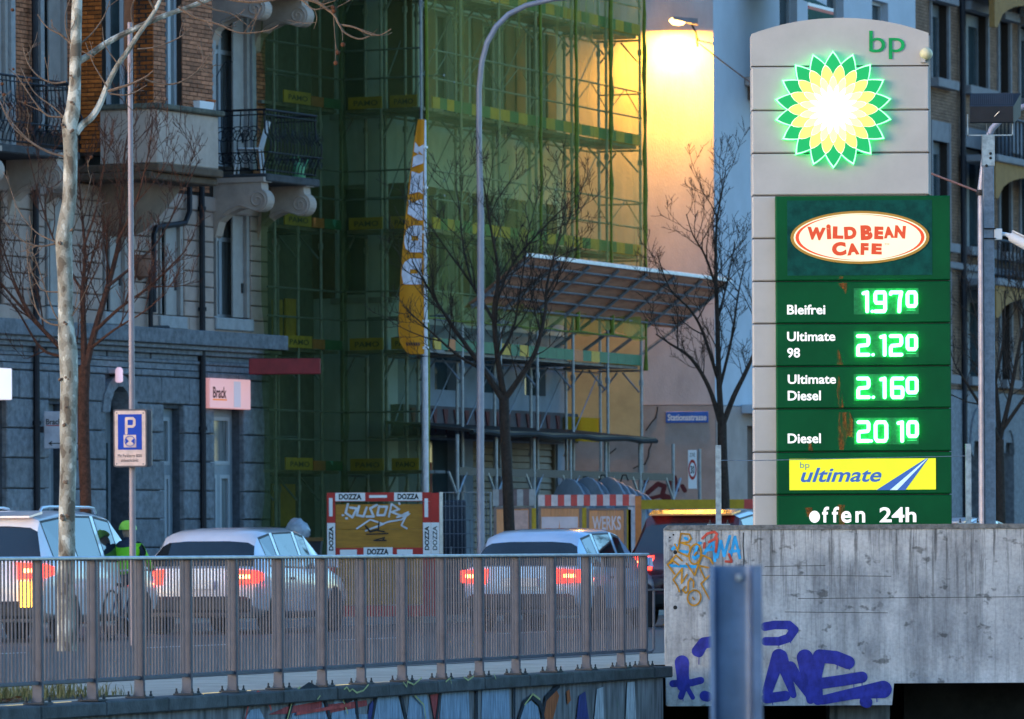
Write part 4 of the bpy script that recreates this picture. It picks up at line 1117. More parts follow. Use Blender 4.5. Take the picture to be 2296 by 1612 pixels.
# ---- iron balconies
def balcony(u0, u1, zs, out, hrail=.98, belly=.14, seed=1):
    t = thing('iron_balcony', {1: 'black iron scroll balcony with bulging railing at the house corner', 2: 'black iron balcony at the left edge behind plane tree twigs', 3: 'upper stone balcony slab on scrolled consoles at the top edge'}[seed], 'balcony', A)
    mb = MB(); mb.bev(u0 - .05, u1 + .05, -out - .05, 0.0, zs - .13, zs, .02); part('slab', mb, mat('balcony_slab', (0.05, 0.05, 0.055), .8, 0, 6, .3), t)
    if seed == 3: return t
    def prof(f):                              # belly profile, f from 0 bottom to 1 top
        return -belly * (sin(pi * min(1, f * 1.15)) ** 2 if f < .62 else .18 * (1 - f) / .38 + .06)
    def bar(u, v, du, dv, r=.011):
        pts = []
        for i in range(9):
            f = i / 8; o = -prof(f)
            pts.append((u + du * o, v + dv * o, zs + .04 + hrail * f))
        mb = MB(); mb.tube(pts, r, 5); part('baluster', mb, M_iron, t, True)
    n = max(3, int((u1 - u0) / .12))
    for i in range(n + 1): bar(u0 + (u1 - u0) * i / n, -out + .03, 0, -1, .016 if i in (0, n) else .010)
    m_ = int(out / .13)
    for i in range(1, m_):
        bar(u0 + .03, -out * i / m_, -1, 0)
    for f, r in ((1.0, .02), (.92, .012), (.30, .012), (.02, .012)):
        o = -prof(min(f, 1)); z = zs + .04 + hrail * f
        mb = MB(); mb.tube([(u0 - o, -.0, z), (u0 - o, -out - o, z), (u1 + o * .3, -out - o, z), (u1 + o * .3, 0, z)], r, 6); part('rail', mb, M_iron, t)
    # scrolls on the side that looks at the street and on the near side
    for k in range(5):
        cxv = -out * (.2 + .16 * k)
        for cz2, rr, dr in ((.62, .15, 1), (.25, .1, -1)):
            pts = []
            for i in range(22):
                q = i / 21; an = dr * q * 3.6 * pi; r2 = rr * (1 - .8 * q)
                pts.append((u0 - .12 * 0 - belly * .75 - .012, cxv + r2 * cos(an), zs + cz2 + r2 * sin(an)))
            mb = MB(); mb.tube(pts, .008, 4); part('scroll', mb, M_iron, t, True)
    for k in range(int((u1 - u0) / .3)):
        cu_ = u0 + .2 + .3 * k
        for cz2, rr, dr in ((.6, .14, 1), (.25, .1, -1)):
            pts = [(cu_ + rr * (1 - .8 * i / 21) * cos(dr * i / 21 * 3.6 * pi), -out - belly * .75 - .012, zs + cz2 + rr * (1 - .8 * i / 21) * sin(dr * i / 21 * 3.6 * pi)) for i in range(22)]
            mb = MB(); mb.tube(pts, .008, 4); part('scroll', mb, M_iron, t, True)
    return t
balcony(ubal, A.u(708, -.89, 300), zsl + .02, .89, seed=1)
balcony(ulb - 2.6, ulb + .35, zsl3 + .02, .85, seed=2)
balcony(ubal - .2, A.u(708, -.89, 300), zsl2 + .03, .95, seed=3)
# iron window guard above
for k in range(7):
    u = A.u(487 + 10 * k, .05, 200); zt = A.z(520, 175 - 35 * sin(pi * k / 6), 0)
    mb = MB(); mb.tube([(u, .06, A.z(520, 290)), (u, .06, zt)], .008, 4); part('window_guard_bar', mb, M_iron, hs)
pts = [(A.u(487 + 10 * k, .05, 200), .06, A.z(520, 175 - 40 * sin(pi * k / 6), 0)) for k in range(7)]
mb = MB(); mb.tube(pts, .01, 4); part('window_guard_hoop', mb, M_iron, hs)
# things on the balcony
bx_ = A.W(A.u(560, -.45, 360), -.45, zsl + .02)
t = thing('plastic_chair', 'white plastic garden chair on the corner balcony', 'chair', loc=bx_, rz=A.a + radians(200))
M_plw = mat('white_plastic', (0.66, 0.68, 0.74), .4, 0, 3, .03)
mb = MB(); mb.bev(-.21, .21, -.2, .2, .40, .43, .01); part('seat', mb, M_plw, t)
mb = MB(); mb.add([(-.21, .17, .43), (.21, .17, .43), (.19, .29, .86), (-.19, .29, .86), (-.21, .2, .43), (.21, .2, .43), (.19, .32, .86), (-.19, .32, .86)], [(0, 1, 2, 3), (7, 6, 5, 4), (0, 4, 5, 1), (1, 5, 6, 2), (2, 6, 7, 3), (3, 7, 4, 0)]); part('backrest', mb, M_plw, t)
for sx in (-1, 1):
    for sy in (-1, 1):
        mb = MB(); mb.tube([(sx * .19, sy * .18, .4), (sx * .22, sy * .22, 0)], .018, 6); part('leg', mb, M_plw, t)
bx_ = A.W(A.u(670, -.7, 360), -.7, zsl + .02)
t = thing('watering_can', 'pale green watering can at the far end of the corner balcony', 'watering can', loc=bx_, rz=1.0)
M_pg = mat('pale_green_plastic', (0.16, 0.45, 0.24), .4)
mb = MB(); mb.lathe([(.1, 0), (.11, .02), (.09, .24), (.07, .26)], 14); part('body', mb, M_pg, t, True)
mb = MB(); mb.tube([(.08, 0, .06), (.2, 0, .2), (.27, 0, .32)], [.03, .02, .016], 8); part('spout', mb, M_pg, t, True)
mb = MB(); mb.tube([(-.06, 0, .24), (-.13, 0, .34), (-.02, 0, .38), (.05, 0, .27)], .012, 6); part('handle', mb, M_pg, t, True)
pz = zpar1 + .09
t = thing('terracotta_pot', 'small terracotta flower pot on the bay parapet', 'flower pot', loc=A.W(A.u(471, VB - .04, 240), VB - .04, pz))
mb = MB(); mb.lathe([(.055, 0), (.085, .13), (.095, .13), (.095, .16), (.08, .16), (.075, .14)], 14); part('pot', mb, mat('pot_clay', (0.32, 0.09, 0.03), .8), t, True)
mb = MB(); mb.lathe([(.074, 0), (.074, .01)], 12, 'z', (0, 0, .125)); part('soil', mb, M_black, t)
t = thing('planter_box', 'long white planter box on the bay parapet', 'planter', loc=A.W(A.u(455, VB - .04, 240), VB - .04, pz), rz=A.a)
mb = MB(); mb.loft([[(-.22, -.06, 0), (.22, -.06, 0), (.22, .06, 0), (-.22, .06, 0)], [(-.25, -.08, .12), (.25, -.08, .12), (.25, .08, .12), (-.25, .08, .12)]]); part('trough', mb, M_plw, t)
mb = MB(); mb.box(-.23, .23, -.065, .065, .121, .124); part('soil', mb, M_black, t)
# ---- shop signs on the house
s0, s1 = A.uz(471, 915, -.16), A.uz(562, 853, -.16)
lb = thing('shop_light_box', 'pink lit shop light box over the grey door', 'sign', A)
mb = MB(); mb.bev(s0[0], s1[0], -.16, -.055, s0[1], s1[1] + .01, .01); part('case', mb, glow('sign_pink', (0.85, 0.33, 0.30), .55, (0.7, 0.5, 0.5)), lb)
q0, q1 = A.uz(478, 892, -.165), A.uz(508, 868, -.165)
mb = MB(); mb.text('Brack', q0[0], q1[0], q0[1], q1[1], -.1635, .022); part('lettering', mb, mat('dark_brown_print', (0.06, 0.02, 0.02)), lb)
q0, q1 = A.uz(478, 897, -.165), A.uz(509, 895, -.165)
mb = MB(); mb.box(q0[0], q1[0], -.164, -.1605, q0[1], q1[1]); part('underline', mb, glow('sign_orange', (0.8, 0.2, 0.03), .5), lb)
q0, q1 = A.uz(525, 913, -.165), A.uz(540, 856, -.165)
mb = MB(); mb.box(q0[0], q1[0], -.163, -.1605, q0[1], q1[1]); part('pale_strip', mb, glow('sign_lilac', (0.5, 0.42, 0.5), .5), lb)
s0, s1 = A.uz(-60, 893, -.3), A.uz(27, 826, -.3)
lb = thing('white_light_box', 'plain glowing white light box at the far left edge', 'sign', A)
mb = MB(); mb.bev(s0[0], s1[0], -.3, -.06, s0[1], s1[1], .01); part('case', mb, glow('sign_white', (0.85, 0.75, 0.80), .8), lb)
mb = MB(); mb.box(s0[0] - .02, s1[0] + .02, -.062, -.052, s0[1] - .02, s1[1] + .02); part('back_plate', mb, M_galv, lb)
# projecting sign board on an arm
BS = Fr(A.W(A.u(70, 0, 960), 0, 0)[:2], 0.0)
bs = thing('hanging_sign_board', 'pale hanging sign board with arrow behind the plane tree trunk', 'sign', BS)
s0, s1 = BS.uz(99, 1006), BS.uz(180, 922)
mb = MB(); mb.bev(s0[0], s1[0], -.03, .03, s0[1], s1[1], .01); part('board', mb, mat('board_grey', (0.36, 0.35, 0.40), .5), bs)
def bt(s, a, b_, c, d, off=.022):
    q0, q1 = BS.uz(a, d, -.032), BS.uz(b_, c, -.032); mb = MB(); mb.text(s, q0[0], q1[0], q0[1], q1[1], -.032, off); part('lettering', mb, M_black, bs)
bt('Brack', 103, 139, 939, 952)
q0, q1 = BS.uz(103, 955, -.03), BS.uz(139, 953, -.03); mb = MB(); mb.box(q0[0], q1[0], -.033, -.0305, q0[1], q1[1]); part('underline', mb, M_red, bs)
for l in ([(110, 994), (175, 994)], [(116, 990), (110, 994), (116, 998)]):
    mb = MB(); mb.stroke([BS.uz(*q, -.032) for q in l], .016, -.032); part('arrow', mb, M_black, bs)
q0, q1 = BS.uz(76, 970), BS.uz(99, 956)
mb = MB(); mb.box(q0[0] - .1, q1[0], -.015, .015, q0[1], q1[1]); part('arm', mb, M_iron, bs)
# small lantern over the arched door
lt = thing('door_lantern', 'small lit lantern above the arched doorway', 'lamp', loc=A.W(A.u(267, -.15, 845), -.15, A.z(267, 858, -.15)), rz=A.a)
mb = MB(); mb.lathe([(.03, 0), (.06, .02), (.06, .2), (.03, .24)], 10); part('glass', mb, glow('lantern', (0.75, 0.5, 0.6), .8), lt)
mb = MB(); mb.box(-.02, .02, .05, .15, .1, .14); part('bracket', mb, M_iron, lt)
# ================================================================== scaffolded house behind green netting
S1 = fr2(950, 104.5, 1440, 115.0)
S2_ = fr2(770, 105.25, 950, 104.5)
S3 = fr2(598, 102.7, 770, 105.25)
SETB = 1.15
def meet(f, g, vf, vg):
    """u on f (at v=vf) where it crosses g's plane v=vg"""
    p0 = f.W(0, vf, 0)
    return (vg - (p0 - g.O).dot(g.n)) / f.t.dot(g.n)
M_plaster = mat('blue_white_plaster', (0.46, 0.53, 0.58), 0.85, 0, 1.5, 0.12, .15, 30)
M_oplaster = mat('pink_plaster', (0.46, 0.40, 0.40), 0.85, 0, 1.0, 0.14, .3, 30, stretch=(1.5, 1, .6))
M_base = mat('base_plaster', (0.32, 0.26, 0.24), 0.85, 0, 1.5, 0.16, .2, 40)
M_bwall = mat('skylit_plaster', (0.42, 0.47, 0.54), 0.85, 0, 1.2, 0.06)  # blue sky light on the street side is put into this plaster colour
M_tube = mat('scaffold_tube', (0.22, 0.24, 0.27), 0.45, 0.5, 9, .2)
M_plank = mat('scaffold_plank', (0.20, 0.19, 0.18), 0.7, 0.2, 6, .25)
M_yb = mat('yellow_board', (0.46, 0.28, 0.018), 0.6, 0, 8, .15)
M_gb = mat('green_board', (0.02, 0.13, 0.06), 0.6, 0, 8, .15)
M_ob = mat('orange_board', (0.45, 0.13, 0.03), 0.6, 0, 8, .15)
sb = thing('scaffolded_house', 'pale plastered house wrapped in scaffolding and green netting', 'building', S1)
def to_s1(fr):                               # parts built in another frame, placed under the same house
    d = fr.O - S1.O
    return (d.dot(S1.t), d.dot(S1.n), 0), fr.a - S1.a
def spart(name, mb, m, fr, parent, **kw):
    o = part(name, mb, m, parent, **kw)
    loc, rz = to_s1(fr); o.location = loc; o.rotation_euler = (0, 0, rz)
    return o
HB = 13.5
c12 = meet(S1, S2_, SETB, SETB); c21 = meet(S2_, S1, SETB, SETB); c23 = meet(S2_, S3, SETB, SETB); c32 = meet(S3, S2_, SETB, SETB)
ue1 = S1.u(1266, SETB, 700)
wins1 = []
for z0, z1 in ((3.9, 4.75), (5.55, 7.35), (8.55, 10.4), (11.5, 13.2)):
    for px in (1000, 1105, 1200):
        uu = S1.u(px, SETB, 600); wins1.append((uu - .55, uu + .55, z0, z1))
shopz = 3.05
shop = [(S1.u(948, SETB, 1050), S1.u(1040, SETB, 1050), .2, shopz), (S1.u(1062, SETB, 1050), S1.u(1132, SETB, 1050), .2, shopz), (S1.u(1150, SETB, 1050), S1.u(1252, SETB, 1050), .2, shopz)]
mb = MB(); cells(mb, c12, ue1, 5.0, HB, SETB, SETB + .35, [w for w in wins1 if w[1] < ue1 and w[2] > 5]); part('street_wall', mb, M_plaster, sb)
mb = MB(); cells(mb, c12, ue1, 0, 5.0, SETB + .01, SETB + .35, [w for w in wins1 if w[1] < ue1 and w[2] < 5] + shop); part('street_wall_base', mb, mat('shaded_plaster', (.17, .21, .26), .85, 0, 2, .12), sb)  # lower plaster coloured darker to paint in the shade under the canopy
wins2 = []
for z0, z1 in ((5.4, 7.3), (8.5, 10.4)):
    uu = (c21 + c23) / 2 + .25; wins2.append((uu - .5, uu + .5, z0, z1))
mb = MB(); cells(mb, c23, c21, 0, HB, SETB, SETB + .35, wins2); spart('corner_wall', mb, M_plaster, S2_, sb)
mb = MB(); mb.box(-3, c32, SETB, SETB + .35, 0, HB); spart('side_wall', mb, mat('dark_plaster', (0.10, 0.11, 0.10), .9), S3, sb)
mb = MB(); mb.box(c12 + .5, ue1 - .2, SETB + .6, 7, 0, HB); part('house_core', mb, M_black, sb)
M_bshut = mat('brown_shutter', (0.13, 0.085, 0.05), .7, 0, 5, .15)
def bwin(w, fr):
    u0, u1, z0, z1 = w
    m = MB(); m.box(u0, u0 + .06, SETB + .15, SETB + .2, z0, z1).box(u1 - .06, u1, SETB + .15, SETB + .2, z0, z1).box(u0 + .06, u1 - .06, SETB + .15, SETB + .2, z1 - .06, z1).box(u0 + .06, u1 - .06, SETB + .15, SETB + .2, z0, z0 + .06).box((u0 + u1) / 2 - .04, (u0 + u1) / 2 + .04, SETB + .15, SETB + .2, z0 + .06, z1 - .06)
    wo = spart('window', m, M_wframe, fr, sb)
    m = MB(); m.box(u0 + .06, u1 - .06, SETB + .205, SETB + .215, z0 + .06, z1 - .06); part('pane', m, M_glass, wo)
    m = MB(); m.box(u0 - .1, u1 + .1, SETB - .06, SETB + .1, z0 - .1, z0 - .002); part('sill', m, M_sill, wo)
    for a, b_ in ((u0 - .5, u0 - .03), (u1 + .03, u1 + .5)):
        m = MB(); m.bev(a, b_, SETB - .05, SETB - .008, z0, z1, .008); part('shutter', m, M_bshut, wo)
for w in wins1:
    if w[1] < ue1 and w[2] > 5: bwin(w, S1)
    elif w[1] < ue1:
        m = MB(); m.box(w[0], w[1], SETB + .2, SETB + .22, w[2], w[3]); part('pane', m, M_glass, sb)
for w in wins2: bwin(w, S2_)
# shop front: fascia, roller shutters of single slats, dark entrance
mb = MB(); mb.box(c12 + .1, ue1, SETB - .25, SETB - .005, shopz + .02, shopz + .55); part('fascia', mb, mat('dark_fascia', (0.035, 0.028, 0.04), .7, 0, 4, .3), sb)
for k in range(16):
    u = c12 + .4 + k * (ue1 - c12 - .6) / 16
    mb = MB(); mb.prism([(u, shopz + .5), (u + .22, shopz + .5), (u + .16, shopz + .1)], SETB - .27, SETB - .252); part('fascia_pennant', mb, mat('dark_red_cloth', (0.09, 0.02, 0.02), .8), sb)
M_roll = mat('roller_slat', (0.20, 0.165, 0.12), .6, 0.1, 6, .12)
for j, (u0, u1, z0, z1) in enumerate(shop):
    if j == 0:
        mb = MB(); mb.box(u0, u1, SETB + .3, SETB + .33, z0, z1); part('shop_glass', mb, M_glass, sb)
        mb = MB(); mb.box(u0 + .2, u0 + .7, SETB + .1, SETB + .16, z0 + .7, z1 - .4); part('poster', mb, mat('dark_red_poster', (0.22, 0.03, 0.02), .7), sb)
        mb = MB(); mb.box(u0 + .05, u0 + .6, SETB + .05, SETB + .2, z0, z0 + .9).box(u1 - .5, u1 - .1, SETB + .05, SETB + .2, z0, z0 + 1.2); part('shop_plinth', mb, mat('beige_tile', (0.35, 0.28, 0.22), .6), sb)
    else:
        n = 24; rs = part('roller_shutter', MB().box(u0, u0 + .05, SETB + .05, SETB + .2, z0, z1).box(u1 - .05, u1, SETB + .05, SETB + .2, z0, z1), M_roll, sb)
        for k in range(n):
            a, b_ = z0 + (z1 - z0) * k / n, z0 + (z1 - z0) * (k + 1) / n
            mb = MB(); mb.add([(u0 + .05, SETB + .16, a), (u1 - .05, SETB + .16, a), (u1 - .05, SETB + .10, a + .02), (u0 + .05, SETB + .10, a + .02), (u1 - .05, SETB + .13, b_), (u0 + .05, SETB + .13, b_)], [(0, 1, 2, 3), (3, 2, 4, 5)])
            part('slat', mb, M_roll, rs)

# ---- scaffolding
sc = thing('scaffold', 'steel tube scaffold with platforms around the netted house', 'scaffold', S1)
LV = [0.42 + 2.0 * k for k in range(1, 7)]
L1 = S1.u(1437, 0, 700); NB = 6
U1 = [L1 * k / NB for k in range(NB + 1)]
L2 = (S2_.W(0, 0, 0) - S1.O).length
U2 = [0.0, L2 * .5]
L3 = (S3.O - S2_.O).length
U3 = [L3 * .12, L3 * .42, L3 * .72]
_cm = MB(); _cm.lathe([(.045, -.05), (.045, .05)], 7); coupler_me = _cm.me('coupler', M_tube)
def std(fr, u, v, z0=0.0, z1=HB - .3, r=.027):
    mb = MB(); mb.tube([(0, 0, z0), (0, 0, z1)], r, 7)
    o = part('standard', mb, M_tube, sc, True)
    p = fr.W(u, v, 0) - S1.O; o.location = (p.dot(S1.t), p.dot(S1.n), 0)
    for z in LV: link('coupler', coupler_me, o, (0, 0, z - .25))
def sbox(name, fr, m, *b):
    mb = MB(); mb.box(*b); return spart(name, mb, m, fr, sc)
def stube(name, fr, m, pts, r=.02):
    mb = MB(); mb.tube(pts, r, 6); return spart(name, mb, m, fr, sc)
for u in U1:
    std(S1, u, 0.0); std(S1, u + .02 if u else .42, .80)
for u in U2: std(S2_, u, 0.0); std(S2_, u, .8)
for u in U3: std(S3, u, 0.0); std(S3, u, .8)
random.seed(8)
for z in LV:
    for k in range(NB if z > 3 else 0):
        a, b_ = U1[k] + (.45 if k == 0 else 0), U1[k + 1]
        for q in range(2): sbox('plank', S1, M_plank, a + .02, b_ - .02, .06 + q * .37, .40 + q * .37, z, z + .05)
        m_ = [M_yb, M_gb, M_yb, M_gb, M_ob, M_gb]
        for q in range(4):
            x0, x1 = a + .03 + (b_ - a - .06) * q / 4, a + .03 + (b_ - a - .06) * (q + 1) / 4
            sbox('toe_board', S1, (m_[(q + k) % 2] if z > 5.6 else m_[(q * 2 + k) % 6 if q % 2 == 0 else 1]), x0, x1 - .004, -.022, .004, z + .06, z + .25)
        for hz in (.55, 1.02): stube('guard_rail', S1, M_tube, [(a, -.03, z + hz), (b_, -.03, z + hz)], .017)
        stube('ledger', S1, M_tube, [(a, .80, z - .06), (b_, .80, z - .06)], .02)
        stube('lattice_brace', S1, M_tube, [(a, -.035, z + .55), ((a + b_) / 2, -.035, z + 1.02), (b_, -.035, z + .55)], .010)
        stube('cross_brace', S1, M_tube, [(a, .84, z - 1.6), (b_, .84, z - .1)], .012)
    for u in U1[1:] if z > 3 else []:
        stube('transom', S1, M_tube, [(u, -.02, z - .03), (u, .84, z - .03)], .022)
        stube('knee_brace', S1, M_tube, [(u, .04, z - .42), (u, .36, z - .06)], .018)
        stube('knee_brace', S1, M_tube, [(u, .76, z - .42), (u, .46, z - .06)], .018)
    if z > 3: stube('guard_rail', S1, M_tube, [(U1[-1] + .04, 0, z + 1.0), (U1[-1] + .04, .8, z + 1.0)], .017)
    if z > 3: sbox('toe_board', S1, M_yb, U1[-1] + .03, U1[-1] + .05, .03, .77, z + .06, z + .25)
    for fr, a, b_ in ((S2_, 0.02, L2 - .02), (S3, .02, L3 - .04)):
        for q in range(2): sbox('plank', fr, M_plank, a, b_, .06 + q * .37, .40 + q * .37, z, z + .05)
        for hz in (.55, 1.02): stube('guard_rail', fr, M_tube, [(a, -.03, z + hz), (b_, -.03, z + hz)], .018)
        stube('ledger', fr, M_tube, [(a, .8, z + .62), (b_, .8, z + .62)], .02)
    for fr, us in ((S2_, U2), (S3, U3)):
        for u in us:
            stube('transom', fr, M_tube, [(u, -.02, z - .03), (u, .84, z - .03)], .022)
            stube('knee_brace', fr, M_tube, [(u, .04, z - .45), (u, .4, z - .06)], .018)
    # name boards
    for fr, p0, p1, txt in ((S3, 637, 697, 1), (S3, 700, 726, 0), (S3, 727, 764, 2), (S2_, 783, 858, 1), (S2_, 876, 936, 1)):
        a, b_ = fr.u(p0, -.05, 500), fr.u(p1, -.05, 500)
        m_ = M_yb if txt == 1 else (M_ob if txt == 0 else M_gb)
        h_ = .20 if p0 != 727 and p0 != 700 else .16
        o = sbox('name_board', fr, m_, a, b_, -.06, -.04, z + .05, z + .05 + h_)
        if txt == 1:
            w = b_ - a
            mb = MB(); mb.text('PAMO', a + w * .16, b_ - w * .12, z + .10, z + .19, -.0625, .022); part('lettering', mb, mat('board_print', (0.05, 0.045, 0.02)), o)
# yellow site panels seen behind the netting
for p0, p1, y0, y1 in ((612, 634, 672, 762), (640, 664, 668, 762), (608, 660, 1085, 1180)):
    a, b_ = S3.u(p0, .95, 700), S3.u(p1, .95, 700)
    sbox('site_panel', S3, M_yb, a, b_, .95, .98, S3.z(630, y1, .95), S3.z(630, y0, .95))
# ---- netting
def net_mat(name, tint, dif, alpha):
    m = bpy.data.materials.new(name); m.use_nodes = True
    nt = m.node_tree; N, L = nt.nodes, nt.links
    N.remove(N['Principled BSDF']); out = N['Material Output']
    tr = N.new('ShaderNodeBsdfTransparent'); tr.inputs[0].default_value = (*tint, 1)
    df = N.new('ShaderNodeBsdfDiffuse'); df.inputs[0].default_value = (*dif, 1)
    tl = N.new('ShaderNodeBsdfTranslucent'); tl.inputs[0].default_value = (*dif, 1)
    m1 = N.new('ShaderNodeMixShader'); m1.inputs[0].default_value = .5
    L.new(df.outputs[0], m1.inputs[1]); L.new(tl.outputs[0], m1.inputs[2])
    nz = N.new('ShaderNodeTexNoise'); nz.inputs['Scale'].default_value = .8; nz.inputs['Detail'].default_value = 4
    ge = N.new('ShaderNodeNewGeometry'); mp = N.new('ShaderNodeMapping'); mp.inputs['Scale'].default_value = (1.6, 1.6, .35)
    L.new(ge.outputs['Position'], mp.inputs[0]); L.new(mp.outputs[0], nz.inputs['Vector'])
    mr = N.new('ShaderNodeMapRange'); mr.inputs['From Min'].default_value = .3; mr.inputs['From Max'].default_value = .7
    mr.inputs['To Min'].default_value = alpha - .16; mr.inputs['To Max'].default_value = alpha + .18
    L.new(nz.outputs['Fac'], mr.inputs[0])
    m2 = N.new('ShaderNodeMixShader'); L.new(mr.outputs[0], m2.inputs[0]); L.new(tr.outputs[0], m2.inputs[1]); L.new(m1.outputs[0], m2.inputs[2])
    L.new(m2.outputs[0], out.inputs['Surface'])
    return m
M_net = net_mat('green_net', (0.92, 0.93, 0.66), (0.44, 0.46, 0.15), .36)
M_netd = net_mat('shaded_green_net', (0.68, 0.74, 0.58), (0.11, 0.14, 0.06), .36)  # same netting, its colour darkened for the dark space behind it
def net(fr, u0, u1, z0, z1, m, lab, nodes, hem=0.0):
    nu, nz_ = max(8, int((u1 - u0) / .12)), 40
    mb = MB(); vs = []
    for j in range(nz_ + 1):
        for i in range(nu + 1):
            u = u0 + (u1 - u0) * i / nu; z = z0 + (z1 - z0) * j / nz_
            pin = min(abs(u - q) for q in nodes)
            bulge = -.075 - .05 * min(1, pin / .5) * (.6 + .4 * sin(z * 3.1 + u)) - (.022 * sin(u * 9 + z * 1.2) + .014 * sin(u * 17 - z * 2.3 + sin(z * 1.7) * 2)) * min(1, pin * 3) - .02 * sin(z * 4.7 + sin(u * 2) * 2) * min(1, pin * 2)
            vs.append((u, bulge, z + (hem * sin(u * 2.2) if j == 0 else 0)))
    fs = [(j * (nu + 1) + i, j * (nu + 1) + i + 1, (j + 1) * (nu + 1) + i + 1, (j + 1) * (nu + 1) + i) for j in range(nz_) for i in range(nu)]
    mb.add(vs, fs)
    t = thing('scaffold_netting', lab, 'netting', fr, group='green scaffold netting')
    part('net', mb, m, t, True)
    return t
zh = S1.z(1200, 735)
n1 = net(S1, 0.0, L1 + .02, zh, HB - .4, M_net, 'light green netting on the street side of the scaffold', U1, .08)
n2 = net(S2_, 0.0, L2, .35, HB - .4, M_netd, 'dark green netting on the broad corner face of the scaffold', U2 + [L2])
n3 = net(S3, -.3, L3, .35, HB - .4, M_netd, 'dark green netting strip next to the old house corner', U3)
M_rope = mat('net_seam', (0.13, 0.17, 0.015), .7, 0, 6, .25)
random.seed(4)
for k, u in enumerate(U1):
    if k in (1, 2): continue
    zb = .6 if k == 0 else zh - (.0 if k < NB else .6)
    pts = [(u + random.uniform(-.025, .025) - .02, -.10, zb + (HB - .5 - zb) * i / 24) for i in range(25)]
    mb = MB(); mb.tube(pts, [random.uniform(.018, .05) if k > 3 else .028 for _ in pts], 6); part('seam', mb, M_rope, n1, True)
mb = MB(); mb.tube([(L1 * i / 30, -.1, zh + .012 * sin(i * 1.3) - .01) for i in range(31)], .016, 5); part('hem', mb, M_rope, n1, True)
# yellow tarp hanging low at the end bays
for k0, lab in ((NB - 2, 'yellow tarp hanging low at the end of the scaffold'),):
    a, b_ = S1.u(1262, .9, 900), S1.u(1445, 0, 900)
    t = thing('yellow_tarp', lab, 'tarp', S1)
    mb = MB(); nu = 16
    zt0, zt1 = S1.z(1350, 935), S1.z(1350, 968)
    zt1 = S1.z(1350, 968); zt0 = S1.z(1350, 905)
    vs = [(a + (b_ - a) * i / nu, .86 - .86 * 0 + .02 * sin(i * 1.7), (S1.z(1330, 985) if j == 0 else S1.z(1330, 930))) for j in range(2) for i in range(nu + 1)]
    mb.add(vs, [(i, i + 1, nu + 2 + i, nu + 1 + i) for i in range(nu)])
    part('sheet', mb, net_mat('yellow_net', (.8, .65, .15), (.5, .3, .02), .7), t, True)
# ---- protective fan roof leaning out over the street
fan = thing('fan_roof', 'sloping corrugated protective roof jutting out from the scaffold', 'canopy', S1)
uA, uB = S1.u(1040, 0, 695), S1.u(1510, 0, 728)
zi = S1.z(1270, 712)
oo, zo = 1.02, .86
tilt = Vector((0, -oo, zo))
M_sheet = mat('translucent_sheet', (0.40, 0.19, 0.125), .7, 0, 3, .25, stretch=(.6, .6, 6))
ns, nr = 60, 9
uO = .25
for k in range(nr):                                  # corrugated sheets, lapped like courses
    f0, f1 = k / nr, (k + 1.08) / nr
    mb = MB(); vs = []
    for f in (f0, f1):
        for i in range(ns + 1):
            u = uA + (uB - uA) * i / ns + uO * f
            vs.append((u, -oo * f, zi + zo * f + .012 * sin(i * pi / 1.0) + (.012 if f == f1 else 0)))
    mb.add(vs, [(i, i + 1, ns + 2 + i, ns + 1 + i) for i in range(ns)])
    part('roof_sheet', mb, M_sheet, fan)
mb = MB(); mb.bev(uA + uO - .02, uB + uO + .05, -oo - .03, -oo + .0, zi + zo - .02, zi + zo + .05, .008); part('edge_board', mb, mat('edge_white', (0.6, 0.62, 0.66), .4), fan)
for k in range(8):
    u = uA + .15 + (uB - uA - .25) * k / 7
    mb = MB(); mb.tube([(u - .22, .72, zi - .62), (u + uO * .0, -.01, zi - .05), (u + uO, -oo, zi + zo - .05)], .035, 6); part('rafter', mb, M_tube, fan)
for k in range(5):
    f = (k + .6) / 5.2
    mb = MB(); mb.tube([(uA + uO * f, -oo * f, zi + zo * f - .055), (uB + uO * f, -oo * f, zi + zo * f - .055)], .018, 5); part('purlin', mb, M_tube, fan)
# ---- black tunnel roof over the pavement
tn = thing('tunnel_roof', 'low black covered walkway roof under the scaffold', 'canopy', S1)
zt = S1.z(1300, 978, -.3)
a, b_ = .2, S1.u(1450, -.6, 978)
mb = MB(); mb.loft([[(a, .8, zt + .12), (b_, .8, zt + .12), (b_, .8, zt + .17), (a, .8, zt + .17)], [(a, -.75, zt - .04), (b_ + .1, -.75, zt - .04), (b_ + .1, -.75, zt + .01), (a, -.75, zt + .01)]]); part('deck', mb, M_black, tn)
mb = MB(); mb.tube([(a, -.78, zt - .04)] + [(a + (b_ - a) * i / 12, -.78, zt - .05 + .02 * sin(i * 2.1)) for i in range(1, 13)], .045, 6); part('edge_roll', mb, mat('black_foil', (0.012, 0.013, 0.016), .8, spec=.2), tn)
for k in range(NB + 1):
    u = U1[k]
    if k: 
        mb = MB(); mb.box(U1[k - 1] + .05, u - .05, -.62, -.56, zt - .75, zt - .62); part('beam', mb, M_iron, tn)
    mb = MB(); mb.tube([(u, -.6, 0.1), (u, -.6, zt - .08)], .03, 7); part('prop', mb, M_tube, tn, True)
    for s in (-1, 1):
        mb = MB(); mb.tube([(u, -.6, zt - 1.1), (u + s * .42, -.6, zt - .7)], .025, 5); part('prop_brace', mb, M_tube, tn)

